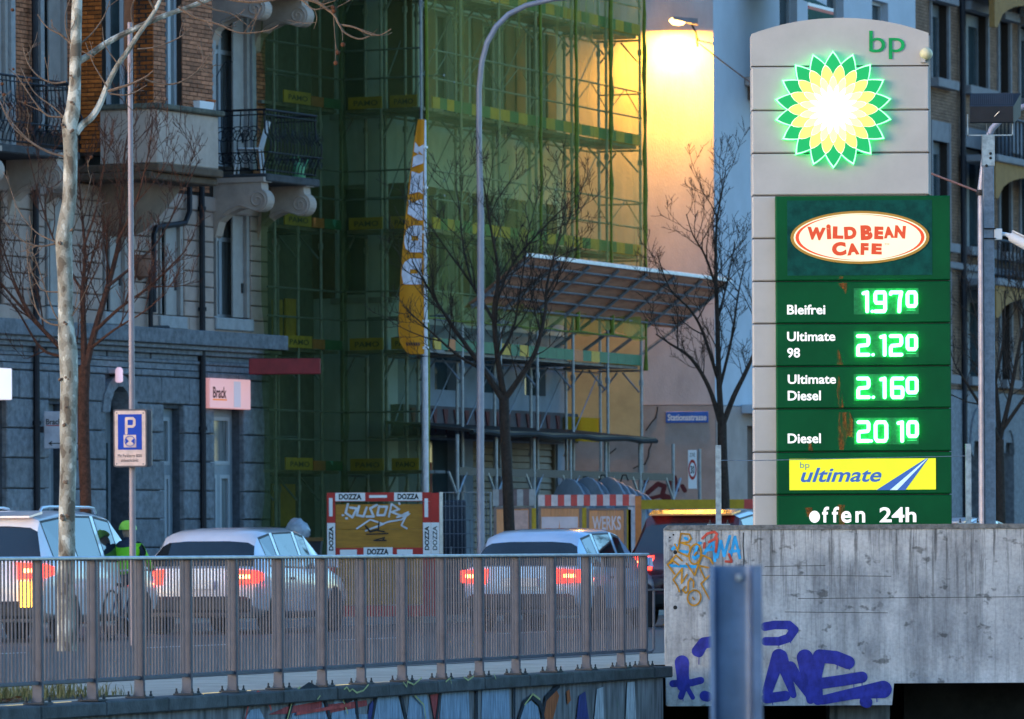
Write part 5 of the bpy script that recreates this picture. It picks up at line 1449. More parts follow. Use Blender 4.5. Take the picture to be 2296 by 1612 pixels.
# ================================================================== gable house with the lit wall
CY = 118.0
C = Fr((at(1605, 1238, CY).x, CY), 0.0)
CS = Fr(C.W(0, 0, 0)[:2], radians(69.5))
gh = thing('gable_house', 'plain rendered house with a gable wall lit orange by the lamp', 'building', C)
zb_ = C.z(1530, 909)
uw = C.u(1255)
mb = MB(); mb.box(uw, 0, 0.0, .4, zb_ + .012, 16); part('gable_wall', mb, M_oplaster, gh)
mb = MB(); mb.box(uw, .0, -.03, .4, 0, zb_); part('plinth_wall', mb, M_base, gh)
mb = MB(); mb.box(uw, C.u(1440, 0, 850), -.055, -.032, C.z(1350, 985), C.z(1350, 700)); part('yellow_render', mb, mat('yellow_render', (.52, .38, .19), .85, 0, 2, .12), gh)
for l in ([(1475, 912), (1470, 935), (1450, 965)], [(1462, 985), (1455, 1010), (1448, 1040), (1420, 1050)], [(1380, 1005), (1365, 1020)], [(1472, 983), (1468, 990)]):
    mb = MB(); mb.tube([(C.uz(x + .0, y, -.04)[0] + random.uniform(-.02, .02), -.035, C.uz(x, y, -.04)[1]) for (x0, y0), (x1, y1) in zip(l, l[1:]) for x, y in ((x0, y0), ((x0 + x1) / 2, (y0 + y1) / 2 + random.uniform(-4, 4)), (x1, y1))], .012, 5)
    part('hanging_cable', mb, M_black, gh)
# tags sprayed on the plinth
M_mar = mat('spray_maroon', (0.09, 0.02, 0.025), .8)
yy = -.032
for l, w in (([(1440, 1090), (1450, 1075)], .10), ([(1452, 1105), (1475, 1085), (1490, 1090), (1485, 1110), (1500, 1115), (1498, 1140)], .09), ([(1500, 1075), (1505, 1100), (1512, 1070), (1518, 1098)], .09), ([(1456, 1118), (1480, 1112), (1490, 1118)], .07), ([(1530, 1090), (1536, 1100)], .08)):
    mb = MB(); mb.stroke([C.uz(*q, -.032) for q in l], w, yy); part('graffiti_stroke', mb, M_mar, gh); yy -= .0015
def mv(fr, base, o):
    d = fr.O - base.O; o.location = (d.dot(base.t), d.dot(base.n), 0); o.rotation_euler = (0, 0, fr.a - base.a); return o
LC = 13.0
wc = []
for z0, z1 in ((4.6, 6.2), (7.6, 9.2), (10.6, 12.2)):
    for u in (4.0, 7.0, 10.0): wc.append((u, u + 1.1, z0, z1))
mb = MB(); cells(mb, .003, LC, zb_ + .012, 16, 0.0, .38, wc); mv(CS, C, part('street_wall', mb, M_bwall, gh))
mb = MB(); cells(mb, .003, LC, 0, zb_, -.03, .38, [(CS.u(1672, 0, 1000), CS.u(1720, 0, 1000), .1, zb_ - .35)]); mv(CS, C, part('street_plinth', mb, M_base, gh))
mb = MB(); mb.box(CS.u(1660, 0, 1000), CS.u(1760, 0, 1000), -.35, -.032, zb_ - .12, zb_ + .04); mv(CS, C, part('door_hood', mb, M_bwall, gh))
mb = MB(); mb.box(CS.u(1672, 0, 1000), CS.u(1720, 0, 1000), .2, .25, .1, zb_ - .35); mv(CS, C, part('door', mb, mat('brown_door', (0.1, 0.06, 0.05), .6), gh))
for w in wc:
    m = MB(); m.box(w[0], w[1], .2, .22, w[2], w[3]); wo = mv(CS, C, part('window', m, M_glass, gh))
    m = MB(); m.box(w[0], w[0] + .07, .14, .199, w[2], w[3]).box(w[1] - .07, w[1], .14, .199, w[2], w[3]).box(w[0] + .07, w[1] - .07, .14, .199, w[3] - .07, w[3]); part('frame', m, M_wframe, wo)
mb = MB(); mb.box(uw + .1, -.6, .45, 9, 0, 15.9); part('house_core', mb, M_black, gh)
# balconies with brown undersides, seen above the price sign
for z, k in ((9.9, 0), (12.8, 1)):
    u0 = CS.u(1690, -.2, 20)
    mb = MB(); mb.bev(u0, u0 + 3.2, -1.1, -.002, z, z + .18, .02); bl = mv(CS, C, part('balcony', mb, mat('beige_beam', (0.30, 0.26, 0.24), .8), gh))
    for q in range(4):
        mb = MB(); mb.box(u0 + .2 + q * .9, u0 + .4 + q * .9, -1.0, -.003, z - .25, z - .002); part('joist', mb, mat('brown_joist', (0.11, 0.075, 0.06), .8), bl)
    mb = MB(); mb.box(u0, u0 + 3.2, -1.1, -1.05, z + .181, z + 1.1); part('balustrade', mb, mat('navy_panel', (0.03, 0.035, 0.06), .6), bl)
# striped awning
aw = thing('sun_awning', 'dark green awning with red and white edge at the top', 'awning', CS)
mvu = CS.u(1800, -1.2, 20); mvu2 = CS.u(1856, -1.2, 20)
za_ = CS.z(1800, 8, -1.2)
mb = MB(); mb.add([(mvu, -.01, za_ + .7), (mvu2, -.01, za_ + .7), (mvu2, -1.3, za_ + .02), (mvu, -1.3, za_ + .02)], [(0, 1, 2, 3)]); part('cloth', mb, mat('awning_green', (0.01, 0.06, 0.045), .8), aw)
for k, (m_, d0, d1) in enumerate(((M_white, .02, -.04), (M_red, -.042, -.10), (mat('awning_green', ()), -.102, -.42))):
    mb = MB(); mb.box(mvu, mvu2, -1.315, -1.3, za_ + d1, za_ + d0); part('valance_band', mb, m_, aw)
# street name plate
s0, s1 = C.uz(1493, 948, -.06), C.uz(1588, 922, -.06)
sn = thing('street_name_plate', 'blue street name plate with white letters on the rendered wall', 'sign', C)
mb = MB(); mb.bev(s0[0], s1[0], -.06, -.032, s0[1], s1[1], .006); part('plate', mb, mat('street_blue', (0.02, 0.10, 0.42), .4), sn)
q0, q1 = C.uz(1497, 943, -.063), C.uz(1584, 928, -.063)
mb = MB(); mb.text('Stationsstrasse', q0[0], q1[0], q0[1], q1[1], -.063, .022); part('lettering', mb, M_white, sn)
# zone sign
ZF = frontal(1553, 112.0)
zs_ = thing('zone_sign', 'narrow white speed zone sign with red ring on a grey pole', 'sign', ZF)
s0, s1 = ZF.uz(1543, 1096), ZF.uz(1562, 1009)
mb = MB(); mb.bev(s0[0], s1[0], -.02, .01, s0[1], s1[1], .005); part('plate', mb, M_white, zs_)
c0 = ZF.uz(1552.5, 1053)
for k, (r, m_) in enumerate(((.072, M_red), (.05, M_white))):
    mb = MB(); mb.prism([(c0[0] + r * cos(2 * pi * i / 28), c0[1] + r * 2.5 * sin(2 * pi * i / 28)) for i in range(28)], -.024 - .003 * k, -.019); part('ring', mb, m_, zs_)
mb = MB(); mb.text('30', c0[0] - .035, c0[0] + .035, c0[1] - .07, c0[1] + .07, -.029, .022); part('lettering', mb, M_black, zs_)
mb = MB(); mb.text('ZONE', s0[0] + .03, s1[0] - .03, s1[1] - .12, s1[1] - .05, -.022, .0); part('lettering', mb, M_black, zs_)
up = ZF.u(1567); mb = MB(); mb.tube([(up, .03, 0), (up, .03, s1[1] + .02)], .03, 8); part('pole', mb, M_tube, zs_, True)
# ---- the lit lamp on its cable
LY = CY - .55
lp = thing('wall_lamp', 'lit sodium street lamp hung in front of the gable wall', 'lamp', loc=at(1530, 50, LY))
def LP(zx, zy): 
    p = at(1121.2 + zx * .2686, zy * .2686, LY) - at(1530, 50, LY); return p.x, p.z
a, b_ = LP(1440, 150), LP(1650, 165)
mb = MB(); mb.loft([[(a[0], -.13, a[1] - .03), (a[0], .13, a[1] - .03), (a[0], .11, a[1] + .02), (a[0], -.11, a[1] + .02)], [(b_[0], -.09, b_[1] - .1), (b_[0], .09, b_[1] - .1), (b_[0], .08, b_[1] + .02), (b_[0], -.08, b_[1] + .02)]]); part('housing', mb, mat('lamp_grey', (0.2, 0.2, 0.22), .4), lp)
a, b_ = LP(1412, 195), LP(1550, 205)
rg = []
for i in range(7):
    t = i / 6; x = a[0] + (b_[0] - a[0]) * t; r = .10 * math.sqrt(max(.02, 1 - (2 * t - 1) ** 2))
    rg.append([(x, r * 1.1 * cos(q * pi / 5), a[1] + .05 - (t * .02) + r * sin(q * pi / 5) * .8) for q in range(10)])
mb = MB(); mb.loft(rg); part('lens', mb, glow('lamp_lens', (1.0, 0.55, 0.10), 16.0), lp, True)
p = [LP(1600, 205), LP(1635, 270), LP(1650, 390)]
mb = MB(); mb.tube([(x, 0, z) for x, z in p], .02, 6); part('hanger', mb, M_iron, lp)
p = [LP(1690, 345), LP(1640, 290)]
mb = MB(); mb.tube([(p[0][0], LY * 0 + 1.1, p[0][1]), (p[1][0], 0, p[1][1])], .015, 5); part('stay', mb, M_iron, lp)
ld = bpy.data.lights.new('lamp_light', 'AREA'); ld.shape = 'DISK'; ld.size = .22; ld.energy = 720 * EK; ld.color = (1.0, 0.47, 0.045)
lo_ = bpy.data.objects.new('lamp_light', ld); lo_.parent = lp; lo_.location = (LP(1480, 215)[0], 0, LP(1480, 215)[1] - .09); lo_.rotation_euler = (radians(6), 0, 0)
col.objects.link(lo_)
# suspension wire from the lamp across to the slim mast
w0 = at(1565, 95, LY); w1 = RM.W(0, 0, cl[1])
mb = MB(); mb.tube([w0 + (w1 - w0) * (i / 20) + Vector((0, 0, -.25 * sin(pi * i / 20))) for i in range(21)], .012, 5)
part('suspension_wire', mb, mat('wire_rust', (0.16, 0.07, 0.05), .7), label='thin suspension wire from the lit lamp to the slim mast', category='wire')

# ================================================================== brick apartment house far right
DY = 158.0
D = Fr((at(2052, 1238, DY).x, DY), radians(69.5))
dh = thing('brick_apartment_house', 'dark brick apartment house with tall windows at the right edge', 'building', D)
M_dbrick = mat('umber_brick', (0.20, 0.125, 0.085), .9, 0, 5, .2, .3, 20, island=.2)
def du(px): return D.u(px, 0, 400)
def dz(py, px=2110): return D.z(px, py)
cols_ = [(du(2087), du(2124)), (du(2160), du(2212)), (du(2238), du(2262)), (du(2285), du(2320))]
rows_ = [(dz(180), dz(10)), (dz(545), dz(318)), (dz(840), dz(640)), (dz(-10), dz(-200))]
holes = [(a, b_, c, d) for (a, b_) in cols_ for (c, d) in rows_]
Z0D = dz(872)
mb = MB(); cells(mb, -3, 30, Z0D, 22, 0, .4, [h for h in holes if h[2] > Z0D]); part('brick_wall', mb, M_mortar, dh)
mb = MB(); cells(mb, -3, 30, 0, Z0D, -.1, .4, [(du(2166), du(2199), .1, dz(985)), (du(2238), du(2262), .1, dz(985))]); part('stone_base', mb, M_granite, dh)
mb = MB(); mb.box(-2.9, 29.9, .6, 9, 0, 21.9); part('house_core', mb, M_black, dh)
# courses of brick as geometry
BRD = MB(); r = 0; z = Z0D + .02
while z < 17.2:
    for a, b_ in solid(-.2, 13, z, z + .07, holes):
        x = a - (.13 if r % 2 else 0)
        while x < b_ - .05:
            s, e = max(x, a), min(x + .26, b_)
            if e - s > .05: BRD.box(s + .006, e - .006, -.02, .02, z + .007, z + .073)
            x += .26
    z += .08; r += 1
part('brickwork', BRD, M_dbrick, dh, kind='stuff')
M_dst = mat('grey_lintel', (0.19, 0.19, 0.205), .8, 0, 4, .12)
for ci, (a, b_) in enumerate(cols_):
    for ri, (c, d) in enumerate(rows_):
        if c < Z0D: continue
        m = MB(); fw = .12
        m.box(a - .12, a - .002, -.07, .12, c, d + .5).box(b_ + .002, b_ + .12, -.07, .12, c, d + .5).box(a - .002, b_ + .002, -.06, .1, d, d + .5)
        wo = part('window', m, M_dst, dh)
        um_ = (a + b_) / 2
        m = MB(); m.box(a, a + fw, .2, .28, c, d).box(b_ - fw, b_, .2, .28, c, d).box(um_ - .1, um_ + .1, .19, .27, c, d).box(a + fw, um_ - .1, .2, .28, d - .3, d).box(um_ + .1, b_ - fw, .2, .28, d - .3, d); part('frame', m, mat('frame_dull', (.13, .15, .17), .6), wo)
        for q0, q1 in ((a + fw, um_ - .1), (um_ + .1, b_ - fw)):
            m = MB(); m.box(q0, q1, .25, .26, c, d - .3); part('pane', m, M_glass, wo)
        m = MB(); m.box(a - .2, b_ + .2, -.28, .02, c - .22, c - .003); part('sill', m, M_dst, wo)
mb = MB(); mb.block(-2.9, 14, -.16, -.03, dz(600), dz(585), .02); part('string_course', mb, M_dst, dh)
mb = MB(); mb.tube([(du(2148), -.14, 0), (du(2148), -.14, 21)], .08, 8); part('rain_pipe', mb, M_iron, dh, True)
# arched doorways
for a, b_ in ((du(2166), du(2199)), (du(2238), du(2262))):
    mb = MB(); mb.box(a, b_, .3, .35, .1, dz(985)); part('door', mb, mat('pale_door', (0.3, 0.24, 0.2), .7), dh)
    cm, rr = (a + b_) / 2, (b_ - a) / 2
    mb = MB()
    pts = [(cm + rr * 1.25 * cos(pi * i / 12), dz(985) - rr * .4 + rr * 1.7 * sin(pi * i / 12)) for i in range(13)]
    pin = [(cm + rr * .85 * cos(pi * i / 12), dz(985) - rr * .6 + rr * 1.25 * sin(pi * i / 12)) for i in range(13)]
    mb.prism(pts + pin[::-1], -.14, .0); part('arch', mb, M_granite, dh)
# ochre arcaded balconies
M_och = mat('ochre_plaster', (0.27, 0.15, 0.05), .85, 0, 4, .12)
for zt_, zb2 in ((dz(0, 2260), dz(92, 2260)), (dz(385, 2260), dz(465, 2260)), (dz(655, 2260), dz(725, 2260))):
    u0 = D.u(2228, -.9, 400); u1 = u0 + 7
    n = 14; top = [(u0, zt_), (u1, zt_)]
    ar = [(u1 - .25 - (u1 - u0 - .5) * i / n, zb2 + (zt_ - zb2) * .72 * sin(pi * i / n) ** .5) for i in range(n + 1)]
    mb = MB(); mb.prism([(u0, zt_), (u0, zb2)] + ar[::-1] + [(u1, zb2), (u1, zt_)], -.95, -.8); bo_ = part('balcony_arch', mb, M_och, dh)
    mb = MB(); mb.bev(u0 - .1, u1, -1.05, -.03, zt_ + .002, zt_ + .18, .02); part('balcony_slab', mb, M_dst, bo_)
    for i in range(20):
        mb = MB(); mb.tube([(u0 + i * .35, -1.0, zt_ + .18), (u0 + i * .35, -1.0, zt_ + 1.15)], .025, 4); part('baluster', mb, M_iron, bo_)
    mb = MB(); mb.tube([(u0, -1.0, zt_ + 1.15), (u1, -1.0, zt_ + 1.15)], .035, 5); part('rail', mb, M_iron, bo_)
    mb = MB(); mb.box(D.u(2262, -.9, 400), u1, -.97, -.94, zt_ + .3, zt_ + 1.1) if zt_ > 9 else mb.box(u0 + 3, u1, -.97, -.94, zt_ + .3, zt_ + .8); part('wind_screen', mb, mat('screen_grey', (0.2, 0.22, 0.26), .7), bo_)
# ================================================================== site hoarding
H = frontal(859, 98.0)
hd = thing('site_hoarding', 'yellow plywood site board in a red and white frame with scribbles', 'hoarding', H)
def hu(px): return H.u(px, 0, 1170)
def hz(py): return H.z(859, py)
M_ply = mat('yellow_plywood', (0.36, 0.16, 0.018), .55, 0, 3, .2, .1, 30, stretch=(1, 1, 8))
x0, x1, xe = hu(733), hu(966), hu(985)
z1 = hz(1104); z0 = .12
for k in range(4):
    a, b_ = z0 + .18 + (z1 - z0 - .36) * k / 4, z0 + .18 + (z1 - z0 - .36) * (k + 1) / 4
    mb = MB(); mb.block(hu(752), hu(948), .0, .03, a + .002, b_ - .002, .004); part('plywood_panel', mb, M_ply, hd)
mb = MB(); mb.box(x0, x1, -.02, .05, hz(1124), z1).box(x0, hu(752), -.02, .05, z0, hz(1125)).box(hu(948), x1, -.02, .05, z0, hz(1125)).box(hu(752) + .001, hu(948) - .001, -.02, .05, z0, z0 + .17); part('frame', mb, M_red, hd)
mb = MB(); mb.box(hu(752) + .001, hu(948) - .001, -.021, .049, hz(1247), hz(1228)); part('frame', mb, M_red, hd)
mb = MB(); mb.box(x1 + .003, xe, -.015, .6, z0, z1 - .01); part('return_panel', mb, M_red, hd)
mb = MB(); mb.box(xe + .002, xe + .05, -.0, .6, z0, z1); part('edge_post', mb, mat('aluminium', (.5, .5, .5), .4, .6), hd)
for a, b_ in ((hu(752), hu(819)), (hu(884), hu(947))):
    mb = MB(); mb.box(a, b_, -.024, -.0202, hz(1123), hz(1104.5)); lb = part('name_plate', mb, M_white, hd)
    w = b_ - a
    mb = MB(); mb.text('DOZZA', a + w * .12, b_ - w * .12, hz(1120), hz(1107), -.026, .045); part('lettering', mb, M_black, lb)
mb = MB(); mb.box(hu(815), hu(880), -.024, -.0215, hz(1247), hz(1227)); lb = part('name_plate', mb, M_white, hd)
mb = MB(); mb.text('DOZZA', hu(823), hu(871), hz(1244), hz(1230), -.026, .045); part('lettering', mb, M_black, lb)
for a, b_ in ((hu(733.5), hu(751.5)), (hu(948.5), hu(966))):
    mb = MB(); mb.box(a, b_, -.024, -.0202, hz(1245), hz(1172)); lb = part('name_plate', mb, M_white, hd)
    w = b_ - a
    mb = MB(); mb.text('DOZZA', a + w * .2, b_ - w * .22, hz(1234), hz(1180), -.026, .045, rot=1); part('lettering', mb, M_black, lb)
mb = MB(); mb.box(x1 + .004, xe - .002, -.019, -.0152, hz(1245), hz(1172)); lb = part('name_plate', mb, M_white, hd)
mb = MB(); mb.text('DOZZA', hu(970), hu(980), hz(1234), hz(1180), -.021, .022, rot=1); part('lettering', mb, M_black, lb)
for a, b_, c, d in ((828, 868, 1116, 1110), (738, 746, 1157, 1116), (952, 960, 1160, 1118), (762, 800, 1244, 1232), (890, 925, 1244, 1232)):
    mb = MB(); mb.box(hu(a), hu(b_), -.024, -.0212, hz(c), hz(d)); part('reflector', mb, M_white, hd)
yy = -.003
for l, w in (([(780, 1130), (775, 1150), (790, 1160), (800, 1140), (785, 1138)], .035), ([(805, 1135), (800, 1155), (815, 1158), (822, 1138)], .035), ([(845, 1132), (830, 1140), (838, 1158), (822, 1158)], .035), ([(850, 1135), (846, 1155), (862, 1155), (868, 1136), (850, 1136)], .035), ([(872, 1158), (878, 1130), (895, 1142), (878, 1148), (905, 1158)], .03),
             ([(800, 1185), (830, 1165), (860, 1175), (820, 1190), (870, 1170), (900, 1165), (918, 1152), (890, 1160), (915, 1148), (900, 1178), (912, 1185)], .025), ([(768, 1155), (770, 1155)], .03), ([(776, 1162), (778, 1162)], .035), ([(895, 1128), (896, 1130)], .03)):
    mb = MB(); mb.stroke([H.uz(*q, -.003) for q in l], w, yy); part('graffiti_stroke', mb, mat('spray_white', (0.55, 0.55, 0.6), .7), hd); yy -= .0015
for l, w in (([(820, 1180), (830, 1192), (845, 1188)], .03), ([(850, 1170), (848, 1190), (862, 1192)], .02), ([(822, 1198), (870, 1196)], .02), ([(838, 1212), (862, 1205), (858, 1210), (866, 1212), (840, 1212)], .018)):
    mb = MB(); mb.stroke([H.uz(*q, -.003) for q in l], w, yy); part('graffiti_stroke', mb, M_black, hd); yy -= .0015
# dark site fence beside it
MF = frontal(1035, 99.5)
mf = thing('mesh_fence', 'dark wire mesh site fence panel between hoarding and poster boards', 'fence', MF)
a, b_ = MF.u(990, 0, 1170), MF.u(1100, 0, 1170); zt_ = MF.z(1035, 1104)
mb = MB(); mb.tube([(a, 0, .1), (a, 0, zt_), (b_, 0, zt_), (b_, 0, .1)], .02, 6); part('frame_tube', mb, M_tube, mf)
for k in range(1, 9):
    z = .1 + (zt_ - .1) * k / 9; mb = MB(); mb.tube([(a, 0, z), (b_, 0, z)], .006, 4); part('wire', mb, M_tube, mf)
for k in range(1, 12):
    u = a + (b_ - a) * k / 12; mb = MB(); mb.tube([(u, .008, .1), (u, .008, zt_)], .005, 4); part('wire', mb, M_tube, mf)
# dark site box behind the fence
mb = MB(); mb.bev(MF.u(995, .9, 1170), MF.u(1045, .9, 1170), .9, 1.6, .12, MF.z(1035, 1120), .03)
t = thing('site_locker', 'dark steel site locker behind the mesh fence', 'locker', MF); part('cabinet', mb, mat('dark_steel', (.03, .035, .05), .6), t)
mb = MB(); mb.box(MF.u(1010, .9, 1170), MF.u(1013, .9, 1170), .885, .899, .6, 1.2); part('handle', mb, M_galv, t)
# ================================================================== poster boards and barrier
PB = frontal(1260, 99.0)
M_pine = mat('pine_board', (0.66, 0.27, 0.12), .6, 0, 3, .15, .1, 30, stretch=(12, 1, 1), island=.12)
M_lil = mat('poster_lilac', (0.68, 0.52, 0.53), .6, 0, 5, .1)
grp = 'poster boards along the building site'
for i, (p0, p1, y0, lab) in enumerate(((1107, 1192, 1137, 'orange poster board behind the bare tree trunk'), (1207, 1305, 1136, 'middle orange poster board with a pale torn sheet'), (1315, 1405, 1140, 'right orange poster board with pale lettering'))):
    t = thing('poster_board', lab, 'board', PB, group=grp)
    a, b_, zt_ = PB.u(p0, 0, 1170), PB.u(p1, 0, 1170), PB.z(p0, y0)
    n = 4
    for k in range(n):
        c, d = a + .04 + (b_ - a - .08) * k / n, a + .04 + (b_ - a - .08) * (k + 1) / n
        mb = MB(); mb.block(c + .001, d - .001, 0, .03, .35, zt_ - .03, .004); part('plank', mb, M_pine, t)
    mb = MB(); mb.box(a, a + .035, -.015, .05, .12, zt_).box(b_ - .035, b_, -.015, .05, .12, zt_).box(a + .036, b_ - .036, -.015, .05, zt_ - .03, zt_); part('frame', mb, mat('frame_wood', (.22, .15, .13), .6), t)
    mb = MB(); mb.box(b_ + .002, b_ + .07, .0, .35, .12, zt_ - .02); part('side_panel', mb, M_yb, t)
    if i == 1:
        mb = MB(); mb.add([(a + .05, -.003, .9), (a + .4, -.003, .85), (a + .62, -.003, .9), (a + .62, -.003, zt_ - .16), (a + .05, -.003, zt_ - .16)], [(0, 1, 2, 3, 4)]); part('poster', mb, M_lil, t)
        mb = MB(); mb.add([(a + .28, -.006, .85), (a + .37, -.006, .85), (a + .33, -.006, zt_ - .2)], [(0, 1, 2)]); part('tear', mb, M_pine, t)
    if i == 2:
        mb = MB(); mb.text('WERKS', a + .09, b_ - .09, zt_ - .34, zt_ - .12, -.003, .022); part('lettering', mb, M_lil, t)
    if i == 0:
        mb = MB(); mb.box(a + .3, b_ - .05, -.004, -.001, .6, zt_ - .05); part('poster', mb, mat('pale_pink_paper', (.56, .33, .28), .7), t)
def striped(name, lab, fr, p0, p1, y0, y1, cols, ground_=True, cat='barrier', v=0.0):
    t = thing(name, lab, cat, fr)
    a, b_ = fr.u(p0, v, y0), fr.u(p1, v, y0); zt_, zl_ = fr.z((p0 + p1) / 2, y0, v), fr.z((p0 + p1) / 2, y1, v)
    n = len(cols)
    for k in range(n):
        mb = MB(); mb.box(a + (b_ - a) * k / n, a + (b_ - a) * (k + 1) / n - .001, v, v + .04, zl_, zt_); part('stripe', mb, cols[k], t)
    if ground_:
        for q in (a + .1, (a + b_) / 2, b_ - .1):
            mb = MB(); mb.box(q - .03, q + .03, v + .042, v + .1, .1, zt_ - .02); part('leg', mb, M_tube, t)
    return t
M_pw = mat('barrier_white', (.62, .5, .5), .5, 0, 8, .12); M_pr = mat('barrier_red', (.55, .07, .06), .5, 0, 8, .12)
striped('barrier_board', 'red and white striped barrier board above the poster boards', PB, 1207, 1425, 1109, 1134, [M_pw, M_pr] * 7 + [M_pw], v=.08)
striped('barrier_board', 'dull grey and brown barrier board above the leftmost poster board', PB, 1105, 1200, 1097, 1134, [mat('dull_white', (.32, .31, .31), .7), mat('dull_brown', (.16, .11, .11), .7)] * 3 + [MATS['dull_white']], v=.1)
t = thing('notice_post', 'narrow pale notice panel with an orange edge post', 'sign', PB)
a, b_ = PB.u(1407, 0, 1160), PB.u(1424, 0, 1160); zt_ = PB.z(1415, 1137)
mb = MB(); mb.box(a + .01, b_, .0, .05, .12, zt_); part('panel', mb, mat('notice_grey', (.42, .40, .44), .6, 0, 12, .2), t)
mb = MB(); mb.box(b_ + .002, b_ + .1, -.01, .06, .12, PB.z(1415, 1112)); part('edge_post', mb, mat('orange_post', (.55, .16, .04), .5), t)
YB = frontal(1560, 106.0)
striped('barrier_board', 'long yellow barrier board with red end in front of gable wall', YB, 1430, 1690, 1120, 1141, [M_yb] * 11 + [M_pr], v=0)
# ribbed grey chute sections lying on the pavement
CH = frontal(1370, 107.0)
M_gp = mat('grey_plastic', (.20, .24, .29), .4, 0, 4, .12)
for i, (px, w, lab) in enumerate(((1310, 34, 'leftmost grey ribbed chute section on the site'), (1350, 36, 'middle grey ribbed chute section on the site'), (1398, 46, 'right pale grey ribbed chute section on the site'))):
    c = CH.W(CH.u(px, 0, 1100), 0, 0)
    t = thing('chute_section', lab, 'chute', loc=(c.x, c.y, .12), rz=radians(35), group='grey rubble chute sections')
    R_ = CH.z(px, 1078 + 4 * (i == 0), 0) - .12
    for k in range(5):
        x = -.35 + k * .17; r = R_ * (1 - .03 * k)
        pts = [[(x + dx, rr * cos(pi * q / 14) * .34, rr * sin(pi * q / 14) ** .6) for q in range(15)] for dx, rr in ((0, r), (.02, r * 1.03), (.05, r * 1.03), (.07, r), (.17, r * .97))]
        mb = MB(); mb.loft(pts, False, True); part('ribbed_shell', mb, M_gp, t, True)
    mb = MB(); mb.tube([(.1, 0, R_), (.1, .06, R_ + .1), (.1, .16, R_ + .1), (.1, .22, R_ - .02)], .012, 5); part('handle', mb, M_black, t)
# dark skip with a wrapped bundle
SK = frontal(660, 99.0)
t = thing('dark_skip', 'dark open waste skip left of the yellow site board', 'skip', SK)
a, b_, zt_ = SK.u(628, 0, 1220), SK.u(722, 0, 1220), SK.z(660, 1208)
mb = MB(); mb.loft([[(a + .12, -.3, .15), (b_ - .12, -.3, .15), (b_ - .12, .5, .15), (a + .12, .5, .15)], [(a, -.4, zt_), (b_, -.4, zt_), (b_, .6, zt_), (a, .6, zt_)]]); part('tub', mb, mat('skip_navy', (.03, .035, .05), .6, 0, 5, .3), t)
mb = MB(); mb.box(a - .03, b_ + .03, -.43, -.36, zt_ - .04, zt_ + .02); part('rim', mb, mat('skip_rim', (.16, .09, .03), .6), t)
t = thing('wrapped_bundle', 'pale plastic wrapped bundle lying on the dark skip', 'bundle', loc=SK.W(SK.u(667, 0, 1190), 0, zt_))
random.seed(2)
rg = []
for i in range(9):
    q = i / 8; rr = .22 * math.sqrt(max(.02, 1 - (2 * q - 1) ** 2)) + .01
    rg.append([(-.2 + .4 * q + random.uniform(-.01, .01), rr * 1.2 * cos(2 * pi * k / 12), max(0.0, rr * .95 * sin(2 * pi * k / 12) * random.uniform(.9, 1.1) + .1)) for k in range(12)])
mb = MB(); mb.loft(rg); part('wrap', mb, mat('plastic_wrap', (.4, .44, .5), .3, 0, 12, .2), t, True)
mb = MB(); mb.lathe([(.24, -.01), (.245, 0), (.24, .012)], 14, 'x', (0, 0, .03)); part('strap', mb, M_black, t)
t = thing('yellow_beacon', 'small yellow warning beacon at the left end of the skip', 'beacon', loc=SK.W(SK.u(640, -.35, 1210), -.35, zt_ + .02))
mb = MB(); mb.lathe([(.05, 0), (.06, .02), (.05, .09), (.02, .12)], 12); part('cap', mb, mat('beacon_yellow', (.5, .33, .02), .4), t, True)
mb = MB(); mb.lathe([(.065, -.01), (.065, .012)], 12); part('foot', mb, M_black, t)
# red projecting shop sign on the netted house
RSF = frontal(660, 101.6)
t = thing('red_shop_sign', 'plain dark red shop sign box below the netting', 'sign', RSF)
a, b_ = RSF.uz(600, 839), RSF.uz(718, 803)
mb = MB(); mb.bev(a[0] - .3, b_[0], 0, .18, a[1], b_[1], .01); part('case', mb, mat('dull_red', (0.24, 0.018, 0.025), .5), t)
mb = MB(); mb.box(a[0] + .2, a[0] + .26, .18, 1.6, a[1] + .08, a[1] + .14); part('arm', mb, M_iron, t)

# ================================================================== parking sign on its pole
PS = frontal(296, 76.0)
pn = thing('parking_sign', 'parking sign box with blue P panel on a lilac pole', 'sign', PS)
M_pole = mat('lilac_pole', (0.27, 0.225, 0.245), .5, .2, 6, .1)
up = PS.u(296, .1, 1000)
mb = MB(); mb.lathe([(.043, 0), (.040, 1.0), (.036, 3.0), (.030, 7.5)], 14, 'z', (up, .12, 0)); part('pole', mb, M_pole, pn, True)
def rrect(a, b_, c, d, r, n=5):
    o = []
    for cx2, cz2, t0 in ((b_ - r, d - r, 0), (a + r, d - r, 90), (a + r, c + r, 180), (b_ - r, c + r, 270)):
        for i in range(n + 1):
            t = radians(t0 + 90 * i / n); o.append((cx2 + r * cos(t), cz2 + r * sin(t)))
    return o
PSX = lambda zx: zx * .2686
PSY = lambda zy: 756.8 + zy * .2686
def pz_(zx, zy): return PS.uz(PSX(zx), PSY(zy))
a, b_ = pz_(948, 1082), pz_(1226, 598)
c_, d_ = pz_(975, 1080), pz_(1262, 600)
mb = MB(); mb.prism(rrect(c_[0], d_[0], c_[1], d_[1], .03), .055, .235); part('rear_case', mb, mat('case_grey', (.12, .11, .12), .5), pn)
mb = MB(); mb.prism(rrect(a[0], b_[0], a[1], b_[1], .03), -.012, .05); part('front_case', mb, mat('case_brown', (.14, .11, .11), .5), pn)
a, b_ = pz_(960, 1070), pz_(1214, 610)
mb = MB(); mb.prism(rrect(a[0], b_[0], a[1], b_[1], .02), -.016, -.0125); fc = part('face', mb, mat('face_salmon_white', (.80, .55, .46), .45), pn)
a, b_ = pz_(986, 937), pz_(1183, 640)
